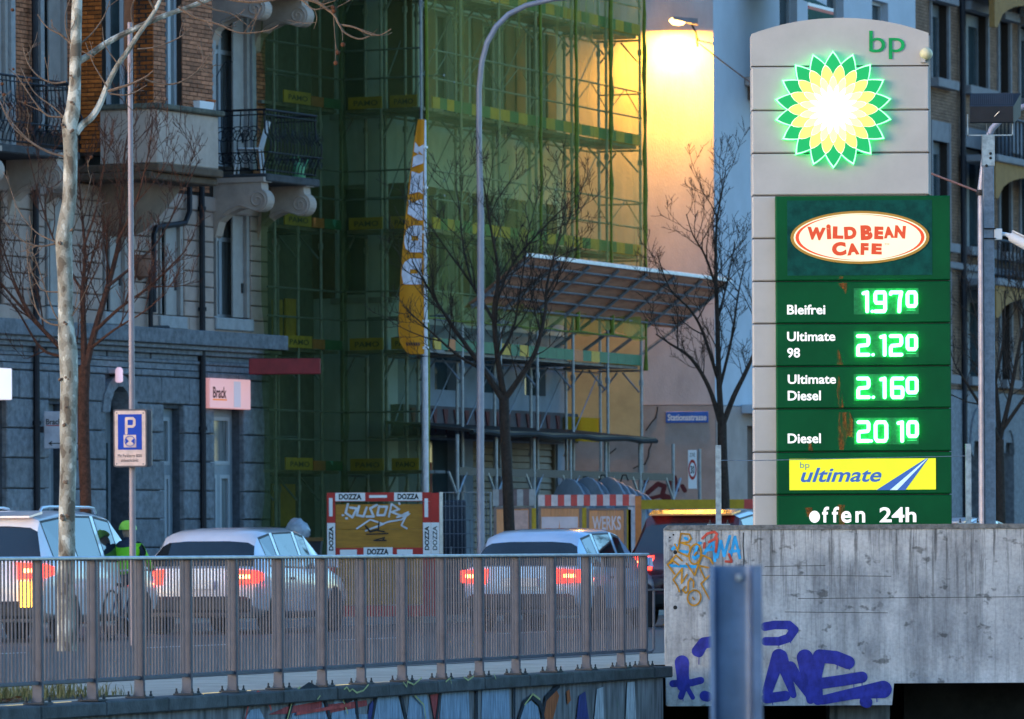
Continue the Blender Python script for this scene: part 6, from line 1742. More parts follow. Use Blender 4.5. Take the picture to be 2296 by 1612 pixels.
mb = MB(); mb.box(a[0], b_[0], -.019, -.0165, a[1], b_[1]); part('blue_panel', mb, M_blue, fc)
M_pw2 = MATS['face_salmon_white']
for l in ([(1055, 800), (1055, 675), (1110, 675), (1122, 690), (1122, 728), (1110, 742), (1062, 742)],):
    mb = MB(); mb.stroke([pz_(*q) for q in l], .032, -.021); part('letter_p', mb, M_pw2, fc)
a, b_ = pz_(1033, 917), pz_(1137, 812)
mb = MB(); mb.box(a[0], b_[0], -.022, -.0195, a[1], b_[1]); part('disc_panel', mb, M_pw2, fc)
c0 = pz_(1086, 865); rr = abs(pz_(1128, 865)[0] - c0[0])
mb = MB(); mb.stroke([(c0[0] + rr * cos(2 * pi * i / 24), c0[1] + rr * sin(2 * pi * i / 24)) for i in range(25)], .008, -.024); part('disc_ring', mb, M_blue, fc)
for s in (-1, 1):
    mb = MB(); mb.add([(c0[0] + s * rr * .2, -.0235, c0[1]), (c0[0] + s * rr * .85, -.0235, c0[1] - .035), (c0[0] + s * rr * .85, -.0235, c0[1] + .035)], [(0, 1, 2)]); part('disc_wedge', mb, M_blue, fc)
M_bp = mat('brown_print', (.10, .045, .04))
for s, a_, b2, c2, d2 in (('Mit Parkkarte 8003', 985, 1186, 972, 1000), ('unbeschränkt', 1012, 1156, 1010, 1038)):
    q0, q1 = pz_(a_, d2), pz_(b2, c2); mb = MB(); mb.text(s, q0[0], q1[0], q0[1], q1[1], -.018, .0); part('lettering', mb, M_bp, fc)
for zx, zy in ((975, 630), (1196, 630), (975, 1055), (1196, 1055)):
    q = pz_(zx, zy); mb = MB(); mb.lathe([(.007, 0), (.006, -.004)], 8, 'y', (q[0], -.016, q[1])); part('screw', mb, M_iron, fc)

# ================================================================== street lamp with curved arm
SL = frontal(1078, 96.0)
ls = thing('street_lamp', 'tall lilac grey street lamp with curved arm before the netting', 'street lamp', SL)
pts = [(0, 0, 0), (0, 0, 2.5)]
us = SL.u(1078, 0, 600)
for px, py in ((1078, 480), (1074, 330), (1074, 200), (1080, 140), (1092, 95), (1112, 60), (1140, 32), (1180, 12), (1240, -2), (1330, -12)):
    u, z = SL.uz(px, py); pts.append((u, 0, z))
mb = MB(); mb.tube(pts, [.062, .058, .052, .046, .042, .042, .042, .042, .04, .04, .038, .036], 14); part('pole', mb, mat('lamp_pole_lilac', (.26, .26, .31), .45, .25, 5, .1), ls, True)
u, z = pts[-1][0], pts[-1][2]
mb = MB(); mb.loft([[(u - .05, -.06, z - .03), (u - .05, .06, z - .03), (u - .05, .06, z + .05), (u - .05, -.06, z + .05)], [(u + .2, -.14, z - .07), (u + .2, .14, z - .07), (u + .2, .12, z + .08), (u + .2, -.12, z + .08)], [(u + .75, -.08, z - .05), (u + .75, .08, z - .05), (u + .75, .06, z + .03), (u + .75, -.06, z + .03)]]); part('lamp_head', mb, M_galv, ls)
# ================================================================== banner on a pole
FB = frontal(950, 100.5)
fb = thing('banner_flag', 'tall orange beach flag with white letters on a white pole', 'flag', FB)
ub_ = FB.u(953, 0, 600)
zt_ = FB.z(955, 268)
mb = MB(); mb.lathe([(.045, 0), (.04, 3.0), (.032, zt_ - .02), (.02, zt_)], 10, 'z', (ub_, 0, 0)); part('pole', mb, mat('pole_white', (.55, .55, .6), .4), fb, True)
bz = [(268, 937), (320, 928), (400, 918), (500, 908), (600, 899), (680, 895), (740, 893), (770, 897), (794, 915)]
M_flag = mat('flag_orange', (.56, .215, .01), .75, 0, 3, .1)
def left(py):
    for (y0, x0_), (y1, x1_) in zip(bz, bz[1:]):
        if y0 <= py <= y1: return x0_ + (x1_ - x0_) * (py - y0) / (y1 - y0)
    return bz[-1][1]
def fold(s, py): return .05 * sin(s * 5.0 + py * .012) * s
mb = MB(); vs = []; nr_ = 40; nc = 10
for j in range(nr_ + 1):
    py = 268 + (794 - 268) * j / nr_
    for i in range(nc + 1):
        s = i / nc; px = 952 + (left(py) - 952) * s
        u, z = FB.uz(px, py); vs.append((u, -.03 + fold(s, py), z))
mb.add(vs, [(j * (nc + 1) + i, j * (nc + 1) + i + 1, (j + 1) * (nc + 1) + i + 1, (j + 1) * (nc + 1) + i) for j in range(nr_) for i in range(nc)])
part('cloth', mb, M_flag, fb, True)
M_fw = mat('flag_white', (.60, .58, .66), .75)
def fpt(fx, py):
    px = 952 + (left(py) - 952) * fx; u, z = FB.uz(px, py); return (u, -.052 + fold(fx, py), z)
def flet(polys, name='letter'):
    mb = MB()
    for pl in polys: mb.add([fpt(*q) for q in pl], [tuple(range(len(pl)))])
    part(name, mb, M_fw, fb)
def ring(y0, y1, h0, h1, full=False):
    yc = (y0 + y1) / 2
    return [[(.12, y0), (.12, y1), (.30, y1), (.30, y0)], [(.30, y0), (.30, h0), (.62, h0), (.62, y0)], [(.30, h1), (.30, y1), (.62, y1), (.62, h1)], [(.62, y0), (.62, y1), (.86, y1 - (0 if full else 8)), (.95, yc + 8), (.95, yc - 8), (.86, y0 + 8)]]
flet(ring(580, 638, 604, 614, True)); flet(ring(506, 566, 529, 540))
flet([[(.1, 448), (.1, 494), (.32, 494), (.32, 448)], [(.32, 448), (.9, 462), (.9, 480), (.32, 494)], [(.1, 470), (.32, 470), (.9, 448), (.9, 458), (.4, 480)]])
flet([[(.1, 384), (.1, 436), (.35, 430), (.35, 390)], [(.35, 390), (.9, 384), (.9, 436), (.35, 430)]])
flet([[(.08, 324), (.08, 350), (.5, 338), (.5, 330)], [(.5, 330), (.9, 318), (.9, 340), (.5, 346)], [(.08, 350), (.08, 366), (.9, 375), (.9, 352), (.5, 346)]])
mb = MB()
for k in range(6): mb.add([fpt(.2 + .1 * k, 768), fpt(.27 + .1 * k, 768), fpt(.27 + .1 * k, 775), fpt(.2 + .1 * k, 775)], [(0, 1, 2, 3)])
part('small_print', mb, M_bp, fb)
for py in (330, 420, 520, 620, 720, 780):
    mb = MB(); mb.lathe([(.055, -.02), (.055, .02)], 8, 'z', (ub_, 0, FB.z(955, py))); part('ring_clip', mb, M_white, fb)

# ================================================================== trees
M_bark = mat('dark_bark', (.035, .025, .020), .9, 0, 20, .4, .5, 40)
M_rbark = mat('red_brown_bark', (.065, .028, .018), .9, 0, 20, .4, .5, 40)
def plane_bark():
    m, nt, b = new_mat('plane_bark'); N, L = nt.nodes, nt.links
    ge = N.new('ShaderNodeNewGeometry'); mp = N.new('ShaderNodeMapping'); mp.inputs['Scale'].default_value = (1, 1, .55); L.new(ge.outputs['Position'], mp.inputs[0])
    nz = N.new('ShaderNodeTexNoise'); nz.inputs['Scale'].default_value = 9; nz.inputs['Detail'].default_value = 2; nz.inputs['Roughness'].default_value = .4; L.new(mp.outputs[0], nz.inputs['Vector'])
    r = N.new('ShaderNodeValToRGB'); r.color_ramp.interpolation = 'CONSTANT'; e = r.color_ramp.elements
    e[0].position = 0; e[0].color = (.13, .10, .07, 1); e[1].position = .40; e[1].color = (.24, .21, .16, 1)
    x = e.new(.50); x.color = (.34, .31, .25, 1); x = e.new(.60); x.color = (.55, .52, .44, 1)
    L.new(nz.outputs['Fac'], r.inputs[0])
    n2 = N.new('ShaderNodeTexNoise'); n2.inputs['Scale'].default_value = 40; L.new(ge.outputs['Position'], n2.inputs['Vector'])
    mx = N.new('ShaderNodeMix'); mx.data_type = 'RGBA'; mx.blend_type = 'OVERLAY'; mx.inputs['Factor'].default_value = .3; L.new(r.outputs[0], mx.inputs['A']); L.new(n2.outputs['Fac'], mx.inputs['B'])
    L.new(mx.outputs['Result'], b.inputs['Base Color']); b.inputs['Roughness'].default_value = .8
    bp_ = N.new('ShaderNodeBump'); bp_.inputs['Strength'].default_value = .3; bp_.inputs['Distance'].default_value = .01; L.new(nz.outputs['Fac'], bp_.inputs['Height']); L.new(bp_.outputs[0], b.inputs['Normal'])
    return m
M_plane = plane_bark()
def spline(pts, n=5):
    o = []
    for i in range(len(pts) - 1):
        p0, p1, p2, p3 = pts[max(i - 1, 0)], pts[i], pts[i + 1], pts[min(i + 2, len(pts) - 1)]
        for k in range(n):
            t = k / n
            o.append(tuple(.5 * ((2 * b) + (c - a) * t + (2 * a - 5 * b + 4 * c - d) * t * t + (3 * b - a - 3 * c + d) * t ** 3) for a, b, c, d in zip(p0, p1, p2, p3)))
    return o + [tuple(pts[-1])]
def twigs(mb, pts, rads, rng, dens, ln, lev, up=.45):
    """side shoots along a limb, with shoots of their own"""
    for i in range(1, len(pts)):
        p, q = Vector(pts[i - 1]), Vector(pts[i]); d = (q - p)
        L_ = d.length
        if L_ < 1e-5: continue
        d.normalize()
        n = L_ * dens; n = int(n) + (1 if rng.random() < n - int(n) else 0)
        for _ in range(n):
            s = p + (q - p) * rng.random()
            a = rng.uniform(0, 2 * pi)
            side = d.orthogonal().normalized(); side.rotate(Matrix.Rotation(a, 3, d))
            dir_ = (d * rng.uniform(.35, .9) + side * rng.uniform(.5, .95) + Vector((0, 0, up * rng.random()))).normalized()
            l = ln * rng.uniform(.4, 1.15); r0 = min(rads[i] * .7, .005 + l * .009); k = 4 if lev else 3
            tp = [s]; cd_ = dir_
            for j in range(k):
                cd_ = (cd_ + Vector((rng.uniform(-.22, .22), rng.uniform(-.22, .22), rng.uniform(-.05, .28)))).normalized(); tp.append(tp[-1] + cd_ * l / k)
            rr = [max(.0038, r0 * (1 - .7 * j / k)) for j in range(k + 1)]
            mb.tube(tp, rr, 4 if lev else 3, False)
            if lev: twigs(mb, tp[1:], rr[1:], rng, dens * (1.7 if lev > 1 else 2.2), ln * .42, lev - 1, up)
def tree(name, lab, D_, trunk, limbs, m, seed, dens=2.2, ln=.7, lev=2, nt=10, base=True, up=.45, depthj=1.0):
    rng = random.Random(seed)
    b0 = at(trunk[0][0], trunk[0][1], D_)
    root = thing(name, lab, 'tree', loc=(b0.x, b0.y, 0.0))
    def conv(pl, jit):
        o, rr = [], []
        n = len(pl)
        for i, q in enumerate(pl):
            p = at(q[0], q[1], D_) - Vector((b0.x, b0.y, 0)); p.y += jit * i / max(1, n - 1)
            o.append(tuple(p)); rr.append(q[2] / 2 * D_ / FPX)
        s = spline([(*a, b) for a, b in zip(o, rr)], 5)
        return [x[:3] for x in s], [max(.003, x[3]) for x in s]
    tp, tr = conv(trunk, 0)
    if base: tp = [(tp[0][0], 0, -.05), (tp[0][0], 0, .12)] + tp; tr = [tr[0] * 1.35, tr[0] * 1.1] + tr
    mb = MB(); mb.tube(tp, tr, nt); part('trunk', mb, m, root, True)
    cr = MB()
    for L_ in limbs:
        lp_, lr = conv(L_, rng.uniform(-1, 1) * depthj)
        mb = MB(); mb.tube(lp_, lr, 7); part('limb', mb, m, root, True)
        if dens: twigs(cr, lp_[4:], lr[4:], rng, dens, ln, lev, up)
    if cr.v: part('crown', cr, m, root)
    return root, cr
tree('bare_tree', 'bare dark tree in front of the scaffold end and fan roof', 97.0, [(1142, 1190, 25), (1138, 1080, 24), (1133, 980, 23), (1130, 890, 22)],
     [[(1130, 900, 16), (1088, 835, 13), (1045, 775, 10), (990, 695, 7), (945, 622, 4), (925, 590, 2)], [(1131, 892, 15), (1116, 800, 13), (1108, 700, 11), (1118, 620, 8), (1100, 510, 5), (1085, 420, 3), (1070, 360, 2)],
      [(1131, 895, 15), (1160, 855, 13), (1200, 790, 11), (1222, 700, 8), (1226, 640, 6), (1246, 560, 4), (1275, 445, 2)], [(1108, 720, 8), (1060, 640, 6), (1010, 570, 4), (960, 500, 2)], [(1110, 690, 7), (1145, 600, 5), (1210, 520, 4), (1290, 440, 2)],
      [(1085, 830, 8), (1030, 800, 6), (960, 740, 4), (905, 690, 2)], [(1118, 800, 8), (1150, 740, 6), (1165, 660, 4), (1180, 560, 2)], [(1060, 640, 5), (1040, 560, 4), (1030, 470, 3), (1020, 400, 2)]], M_bark, 21, 5.2, .95)
tree('bare_tree', 'bare dark tree by the street name plate left of price sign', 103.0, [(1626, 1240, 26), (1624, 1120, 24), (1620, 1020, 22), (1619, 950, 21)],
     [[(1619, 958, 14), (1645, 890, 12), (1672, 835, 10), (1700, 770, 7), (1720, 700, 4)], [(1618, 955, 15), (1612, 850, 13), (1608, 720, 11), (1604, 600, 8), (1606, 500, 5), (1618, 430, 3), (1625, 385, 2)], [(1616, 950, 13), (1590, 870, 10), (1550, 805, 8), (1500, 770, 5), (1470, 750, 3)],
      [(1610, 850, 9), (1575, 745, 7), (1545, 695, 5), (1500, 650, 3), (1470, 570, 2)], [(1604, 640, 6), (1580, 575, 5), (1552, 530, 3), (1536, 485, 2)], [(1614, 870, 8), (1640, 760, 6), (1655, 660, 4), (1672, 580, 2)], [(1607, 720, 6), (1630, 640, 4), (1650, 540, 2)]], M_bark, 34, 5.0, .9)
tree('bare_tree', 'bare dark tree behind the square mast at the right edge', 104.0, [(2244, 1240, 24), (2243, 1120, 22), (2241, 985, 20)],
     [[(2241, 990, 12), (2215, 940, 10), (2180, 890, 7), (2140, 830, 4)], [(2241, 985, 13), (2235, 880, 10), (2220, 790, 7), (2190, 700, 4), (2170, 620, 2)], [(2241, 985, 12), (2262, 900, 10), (2280, 800, 8), (2300, 700, 5), (2320, 600, 3)], [(2243, 970, 10), (2290, 900, 8), (2340, 830, 5)], [(2232, 860, 7), (2250, 760, 5), (2255, 650, 3)]], M_bark, 55, 5.0, .9)
tree('bare_tree', 'bare red brown tree behind the mottled plane trunk', 90.0, [(193, 1260, 27), (192, 1120, 26), (188, 1000, 27), (187, 900, 26), (190, 820, 26)],
     [[(188, 860, 16), (160, 810, 14), (120, 765, 11), (70, 715, 8), (20, 660, 6), (-30, 600, 4)], [(190, 825, 17), (186, 740, 14), (183, 650, 11), (186, 560, 8), (175, 450, 5), (165, 340, 3)], [(192, 825, 18), (212, 740, 15), (240, 640, 13), (262, 545, 10), (270, 440, 7), (275, 330, 4), (290, 250, 2)],
      [(215, 740, 9), (270, 690, 7), (340, 640, 5), (420, 560, 3)], [(238, 645, 8), (300, 590, 6), (360, 520, 4), (440, 350, 2)], [(120, 765, 8), (60, 690, 6), (20, 600, 4), (-10, 500, 2)], [(70, 715, 6), (30, 640, 4), (-20, 520, 2)], [(183, 650, 7), (130, 560, 5), (90, 450, 3), (60, 330, 2)], [(262, 545, 7), (310, 450, 5), (340, 340, 3), (350, 270, 2)],
      [(186, 560, 6), (220, 450, 4), (235, 330, 2)], [(150, 800, 8), (90, 780, 6), (30, 690, 4), (-20, 640, 2)], [(205, 780, 7), (260, 740, 5), (330, 700, 3), (380, 660, 2)]], M_rbark, 77, 4.8, 1.0, up=.9)
tp, _c = tree('plane_tree', 'mottled pale plane tree trunk standing behind the railing at left', 72.0,
     [(148, 1290, 40), (150, 1240, 38), (150, 1150, 37), (153, 1050, 37), (153, 950, 39), (155, 870, 40), (153, 790, 42), (150, 760, 40), (147, 700, 34), (146, 620, 35), (143, 545, 38), (147, 500, 35), (156, 440, 32), (158, 330, 32), (156, 280, 35), (163, 250, 34), (168, 190, 27), (169, 130, 26), (171, 60, 25), (173, 0, 23), (176, -80, 20)],
     [[(170, 300, 17), (184, 280, 17), (205, 262, 16), (222, 235, 15), (240, 190, 13), (262, 145, 12), (285, 112, 12), (305, 80, 11), (322, 55, 10), (345, 20, 9), (365, -25, 8)],
      [(172, 140, 16), (200, 122, 15), (240, 92, 14), (300, 60, 13), (360, 32, 12), (410, 12, 11), (470, -12, 9)]], M_plane, 5, 0.0, nt=14)
PX_, PYc = at(148, 1290, 72.0).x, 72.0
rng = random.Random(12)
tw = MB()
M_twig = mat('plane_twig', (.17, .11, .075), .8, 0, 20, .3)
def ptw(pl, w0, w1, jit=.3):
    j = rng.uniform(-jit, jit); o = []
    for i, q in enumerate(pl):
        p = at(q[0], q[1], 72.0) - Vector((PX_, PYc, 0)); p.y += j * i / len(pl); o.append(tuple(p))
    s = spline(o, 4); rr = [(w0 + (w1 - w0) * i / (len(s) - 1)) / 2 * 72 / FPX for i in range(len(s))]
    tw.tube(s, rr, 5, False); return s, rr
for pl, w0, w1, dn in (([(148, 183), (118, 186), (85, 170), (62, 140), (50, 100)], 5, 2, 1.5), ([(142, 262), (105, 258), (75, 225), (52, 190), (38, 170)], 5, 2, 1.5), ([(142, 262), (120, 240), (75, 205), (45, 150)], 4, 2, 1.5), ([(143, 350), (110, 342), (70, 320), (30, 285), (5, 240)], 5, 2, 1.5),
                      ([(143, 352), (90, 330), (50, 300), (10, 250), (-20, 180)], 4, 2, 1), ([(128, 545), (95, 552), (60, 545), (30, 520), (5, 490)], 5, 2, 1.5), ([(128, 543), (80, 520), (40, 470), (20, 420)], 4, 2, 1.5), ([(135, 655), (95, 650), (75, 620), (60, 590)], 4, 2, 1.5), ([(135, 730), (105, 722), (80, 690), (62, 600), (58, 520)], 5, 2, 1.5),
                      ([(145, 730), (120, 700), (85, 600), (70, 560)], 4, 2, 1.2), ([(148, 725), (165, 700), (172, 670)], 3, 1.5, 1), ([(165, 105), (140, 80), (105, 60), (82, 30)], 6, 2, 1.8), ([(168, 105), (200, 80), (230, 40), (245, 0)], 5, 2, 1.6), ([(170, 110), (190, 118), (213, 130)], 4, 2, .5), ([(165, 110), (150, 70), (150, 30), (165, -10)], 4, 2, 1),
                      ([(240, 195), (225, 170), (208, 140), (192, 95)], 4, 2, 1), ([(242, 205), (290, 190), (325, 175), (345, 160)], 7, 3, 2), ([(325, 178), (360, 188), (400, 185), (440, 160), (470, 120)], 5, 2, 1.6), ([(245, 210), (290, 212), (330, 190)], 4, 2, 1), ([(285, 215), (285, 235), (305, 252)], 3, 1.5, .6), ([(308, 110), (350, 105), (400, 85), (430, 60)], 4, 2, 1.4),
                      ([(400, 15), (440, 40), (490, 55), (540, 75), (600, 70), (625, 58)], 6, 2, 2), ([(440, 0), (480, 20), (520, 30), (560, 60)], 5, 2, 1.6), ([(470, -12), (560, 5), (640, -5)], 8, 5, .6), ([(640, -5), (676, 0), (700, 20), (720, 20), (748, 12)], 5, 2, 1.2), ([(640, -8), (703, 2), (735, 22), (750, 35), (760, 55), (775, 75), (805, 88), (829, 82)], 8, 3, 1.2), ([(760, 55), (795, 62), (829, 78), (855, 80), (878, 68)], 5, 2, 1.2),
                      ([(748, 38), (750, 70), (752, 95), (756, 112)], 2, 1.5, .5), ([(760, 55), (768, 75), (769, 94)], 1.5, 1.2, 0), ([(752, 95), (753, 136)], 1.5, 1.2, 0), ([(705, 20), (710, 40), (703, 62)], 3, 1.5, 1), ([(345, 20), (330, -10), (325, -40)], 6, 4, .5), ([(175, 470), (166, 515), (150, 540)], 2, 3, 0), ([(150, 540), (170, 500), (190, 450), (205, 390)], 3, 1.5, .8), ([(150, 725), (175, 690), (200, 640)], 3, 1.5, .8),
                      ([(300, 60), (295, 25), (310, -10)], 4, 2, 1), ([(262, 140), (235, 100), (230, 60)], 3, 1.5, 1)):
    s, rr = ptw(pl, w0, w1)
    if dn: twigs(tw, s[3:], rr[3:], rng, dn * 2.6, .34, 1, .25)
part('twigs', tw, M_twig, tp)
M_seed = mat('seed_brown', (.11, .04, .018), .9, 0, 60, .4, .6, 120)
for px, py, r in ((747, 17, 5), (749, 25, 5), (769, 100, 5.5), (757, 118, 5.5), (753, 141, 5.5), (28, 22, 4), (10, 212, 4), (5, 188, 4), (66, 178, 4), (57, 230, 3.5), (90, 285, 3.5), (205, 352, 4), (30, 155, 3)):
    p = at(px, py, 71.95) - Vector((PX_, PYc, 0)); mb = MB(); mb.ball(tuple(p), r * 72 / FPX, 8); part('seed_ball', mb, M_seed, tp, True)
# burrs on the plane trunk
rng = random.Random(3)
for px, py, r in ((140, 1160, 9), (152, 1158, 8), (146, 1080, 8), (143, 955, 9), (150, 915, 6), (137, 850, 7), (150, 850, 8), (135, 545, 8), (160, 515, 6), (146, 725, 7), (160, 172, 5), (163, 232, 6), (160, 295, 7), (142, 280, 6)):
    p = at(px, py, 71.92) - Vector((PX_, PYc, 0))
    for q in range(4):
        mb = MB(); mb.ball((p.x + rng.uniform(-.02, .02), p.y + rng.uniform(-.02, .01), p.z + rng.uniform(-.02, .02)), r * .55 * 72 / FPX * rng.uniform(.6, 1), 5); part('burr', mb, M_twig, tp)
# ================================================================== vehicles
M_tyre = mat('tyre', (.015, .015, .016), .9); M_rim = mat('rim', (.35, .35, .37), .35, .8)
M_cglass = glass('car_glass', (.012, .016, .02), .03, .9)
M_tail = glow('tail_light', (1.0, .03, .015), 9.0, (.5, .01, .01))
M_tailc = glow('tail_core', (1.0, .25, .06), 25.0)
M_amber = glow('indicator', (1.0, .45, .03), 9.0)
M_trim = mat('black_trim', (.02, .02, .022), .6)
def car(name, lab, loc, hd_, paint, L=4.3, W=1.8, Hh=1.5, kind='hatch', rails=False, amber=False, tail=M_tail, group='cars driving along the street'):
    t = thing(name, lab, 'car', loc=loc, rz=hd_, group=group)
    hw = W / 2; b = Hh * .60; ro = Hh
    k = L / 4.3
    if kind == 'suv':
        st = [(-2.15, .42, .70, .72, .80, 0), (-2.13, .32, .92, .95, .93, 0), (-2.06, .27, b + .02, b + .04, .97, 1), (-1.86, .25, b + .03, b + .04 + .76 * (ro - .11 - b), 1, 5), (-1.80, .25, b + .03, ro - .07, 1, 2), (-1.05, .24, b + .02, ro - .01, 1, 2), (-.95, .24, b + .02, ro - .0, 1, 3), (-.05, .24, b, ro, 1, 2), (.05, .24, b, ro, 1, 3), (.62, .24, b, ro - .05, 1, 4), (1.22, .25, b - .01, b + .03, .99, 0), (1.75, .27, b - .08, b - .05, .97, 0), (2.08, .30, .72, .76, .90, 0), (2.15, .40, .60, .62, .78, 0)]
    else:
        st = [(-2.15, .40, .62, .64, .80, 0), (-2.12, .30, .86, .90, .92, 0), (-2.0, .25, b + .03, b + .05, .96, 1), (-1.62, .22, b + .03, b + .05 + .74 * (ro - .13 - b), 1, 5), (-1.50, .22, b + .03, ro - .08, 1, 2), (-1.0, .21, b + .02, ro - .02, 1, 2), (-.90, .21, b + .02, ro - .015, 1, 3), (-.02, .2, b, ro, 1, 2), (.07, .2, b, ro, 1, 3), (.50, .2, b, ro - .05, 1, 4), (1.20, .22, b - .02, b + .02, .99, 0), (1.75, .25, b - .12, b - .09, .96, 0), (2.08, .28, .66, .70, .90, 0), (2.15, .38, .56, .58, .78, 0)]
    rings = []
    for x, zl_, zb2, zt2, ws, kd in st:
        w = hw * ws; cab = zt2 > zb2 + .2
        wt = w * (.74 if cab else .90)
        h = [(w * .80, zl_), (w * .97, zl_ + .10), (w, (zl_ + zb2) / 2 + .05), (w * .985, zb2 - .08), (w * .95, zb2), (wt, zt2 - (.07 if cab else .012)), (wt * .86, zt2 - (.02 if cab else .004)), (wt * .45, zt2)]
        rings.append([(x * k, y, z) for y, z in h] + [(x * k, -y, z) for y, z in h[::-1]])
    n = 16
    bd = MB(); gl_ = []
    vs = [p for r in rings for p in r]; fs = []
    for i in range(len(rings) - 1):
        kd0, kd1 = st[i][5], st[i + 1][5]
        for q in range(n):
            q2 = (q + 1) % n
            f = (i * n + q, i * n + q2, (i + 1) * n + q2, (i + 1) * n + q)
            if q in (4, 10) and kd0 in (2, 3) and kd1 in (2, 3, 4) and not (kd0 == 2 and kd1 == 3): gl_.append(('side_window', f))
            elif q in (5, 6, 7, 8, 9) and kd0 == 1: gl_.append(('rear_window', f))
            elif q in (5, 6, 7, 8, 9) and kd0 == 4: gl_.append(('windscreen', f))
            else: fs.append(f)
    fs.append(tuple(range(n - 1, -1, -1))); m_ = (len(rings) - 1) * n; fs.append(tuple(range(m_, m_ + n)))
    for nm, f in list(gl_):
        if nm == 'side_window':                # leave a painted border round each side window
            c = [Vector(vs[i]) for i in f]; ce = sum(c, Vector()) / 4
            inn = [p + (ce - p) * (.05 / max(.05, (ce - p).length)) for p in c]
            g = MB(); g.add([tuple(p) for p in c + inn], [(a, (a + 1) % 4, 4 + (a + 1) % 4, 4 + a) for a in range(4)]); part('window_trim', g, M_trim, t)
            g = MB(); g.add([tuple(p) for p in inn], [(0, 1, 2, 3)]); part('side_window', g, M_cglass, t)
    for nm in ('rear_window', 'windscreen'):
        ff = [f for a, f in gl_ if a == nm]
        ids = sorted({i for f in ff for i in f}); mp_ = {i: j for j, i in enumerate(ids)}
        g = MB(); g.add([vs[i] for i in ids], [tuple(mp_[i] for i in f) for f in ff]); part(nm, g, M_cglass, t, True)
    bd.add(vs, fs)
    part('body', bd, paint, t, True)
    # rear bumper and number plate
    g = MB(); g.bev(-2.19 * k, -2.0 * k, -hw * .86, hw * .86, .30, .52, .04); part('rear_bumper', g, M_trim, t)
    g = MB(); g.box(-2.205 * k, -2.192 * k, -.26, .26, .62, .74); part('number_plate', g, M_white, t)
    for s in (-1, 1):
        zc2 = b - .10
        rg = []
        for x, w0, hh in ((-2.19, .34, .10), (-2.10, .40, .11), (-1.88, .20, .06)):
            y1 = s * hw * (.96 if x < -2.0 else .99); y0 = s * (hw * .96 - w0) if x < -2.0 else s * (hw * .985 - .03)
            rg.append([(x * k, y0, zc2 - hh), (x * k, y1, zc2 - hh * .8), (x * k, y1, zc2 + hh * .8), (x * k, y0, zc2 + hh)])
        g = MB(); g.loft(rg); tl_ = part('tail_light', g, tail, t)
        g = MB(); g.box(-2.196 * k, -2.191 * k, s * hw * .68, s * hw * .88, zc2 - .02, zc2 + .03); part('lamp_core', g, M_tailc, tl_)
        if amber:
            g = MB(); g.box(-2.2 * k, -2.15 * k, s * hw * .62, s * hw * .90, zc2 - .45, zc2 - .13); part('indicator', g, M_amber, tl_)
        for xw in (-1.32 * k, 1.32 * k):
            c = (xw, s * (hw - .10), .32)
            g = MB(); g.lathe([(.21, -.105), (.30, -.11), (.325, -.08), (.325, .08), (.30, .11), (.21, .105)], 24, 'y', c); wo = part('wheel', g, M_tyre, t, True)
            g = MB(); g.lathe([(.205, -.08), (.205, .09), (.15, .1), (.04, .105)], 20, 'y', (c[0], c[1] + (s * .012), c[2])); part('rim', g, M_rim, wo, True)
        g = MB(); g.bev(.75 * k, .95 * k, s * hw * 1.0 - .02, s * hw * 1.0 + s * .16 + .02, b + .02, b + .16, .02); part('wing_mirror', g, paint, t)
        g = MB(); g.bev(-.75 * k, -.55 * k, s * hw * .985 - .015, s * hw * .985 + .015, b - .14, b - .11, .005); part('door_handle', g, M_trim, t)
        if rails:
            g = MB(); g.tube([(-1.55 * k, s * hw * .63, ro - .04), (-1.45 * k, s * hw * .63, ro + .03), (-1.2 * k, s * hw * .63, ro + .045), (.2 * k, s * hw * .63, ro + .045), (.38 * k, s * hw * .63, ro + .03), (.46 * k, s * hw * .63, ro - .03)], .018, 8); part('roof_rail', g, mat('rail_silver', (.5, .52, .56), .3, .7), t, True)
    if kind == 'suv':
        g = MB(); g.loft([[(-1.95 * k, -hw * .66, ro - .10), (-1.95 * k, hw * .66, ro - .10), (-1.95 * k, hw * .66, ro - .075), (-1.95 * k, -hw * .66, ro - .075)], [(-1.6 * k, -hw * .70, ro - .05), (-1.6 * k, hw * .70, ro - .05), (-1.6 * k, hw * .70, ro - .018), (-1.6 * k, -hw * .70, ro - .018)]]); part('spoiler', g, paint, t)
    return t
def paintm(name, c, metal=.3, rough=.28):
    m = mat(name, c, rough, metal, 3, .05); b = m.node_tree.nodes['Principled BSDF']; b.inputs['Coat Weight'].default_value = 1.0; b.inputs['Coat Roughness'].default_value = .05
    return m
HD = radians(74)
def rear_at(px, D_, L): 
    """place so the middle of the car's tail projects to column px"""
    p = at(px, 1238, D_); f = Vector((cos(HD), sin(HD), 0)) * L / 2; return (p.x + f.x, p.y + f.y, 0.004)
car('white_suv', 'white estate SUV with roof rails and amber lights at far left', rear_at(-50, 79.0, 4.5), HD, paintm('paint_white', (.74, .73, .76), .0), 4.5, 1.85, 1.66, 'suv', True, True)
car('silver_hatchback', 'silver hatchback with red tail lights behind the parking sign pole', rear_at(440, 86.0, 4.3), HD, paintm('paint_silver', (.62, .61, .66), .2), 4.3, 1.78, 1.47, 'hatch')
car('blue_hatchback', 'pale blue hatchback in front of the poster boards', rear_at(1168, 88.0, 4.4), HD, paintm('paint_blue', (.34, .48, .66), .2), 4.4, 1.8, 1.44, 'hatch')
car('dark_suv', 'dark red SUV half hidden by the concrete wall', rear_at(1540, 91.5, 4.6), HD, paintm('paint_dark', (.05, .012, .014), .3, .2), 4.6, 1.88, 1.72, 'suv')
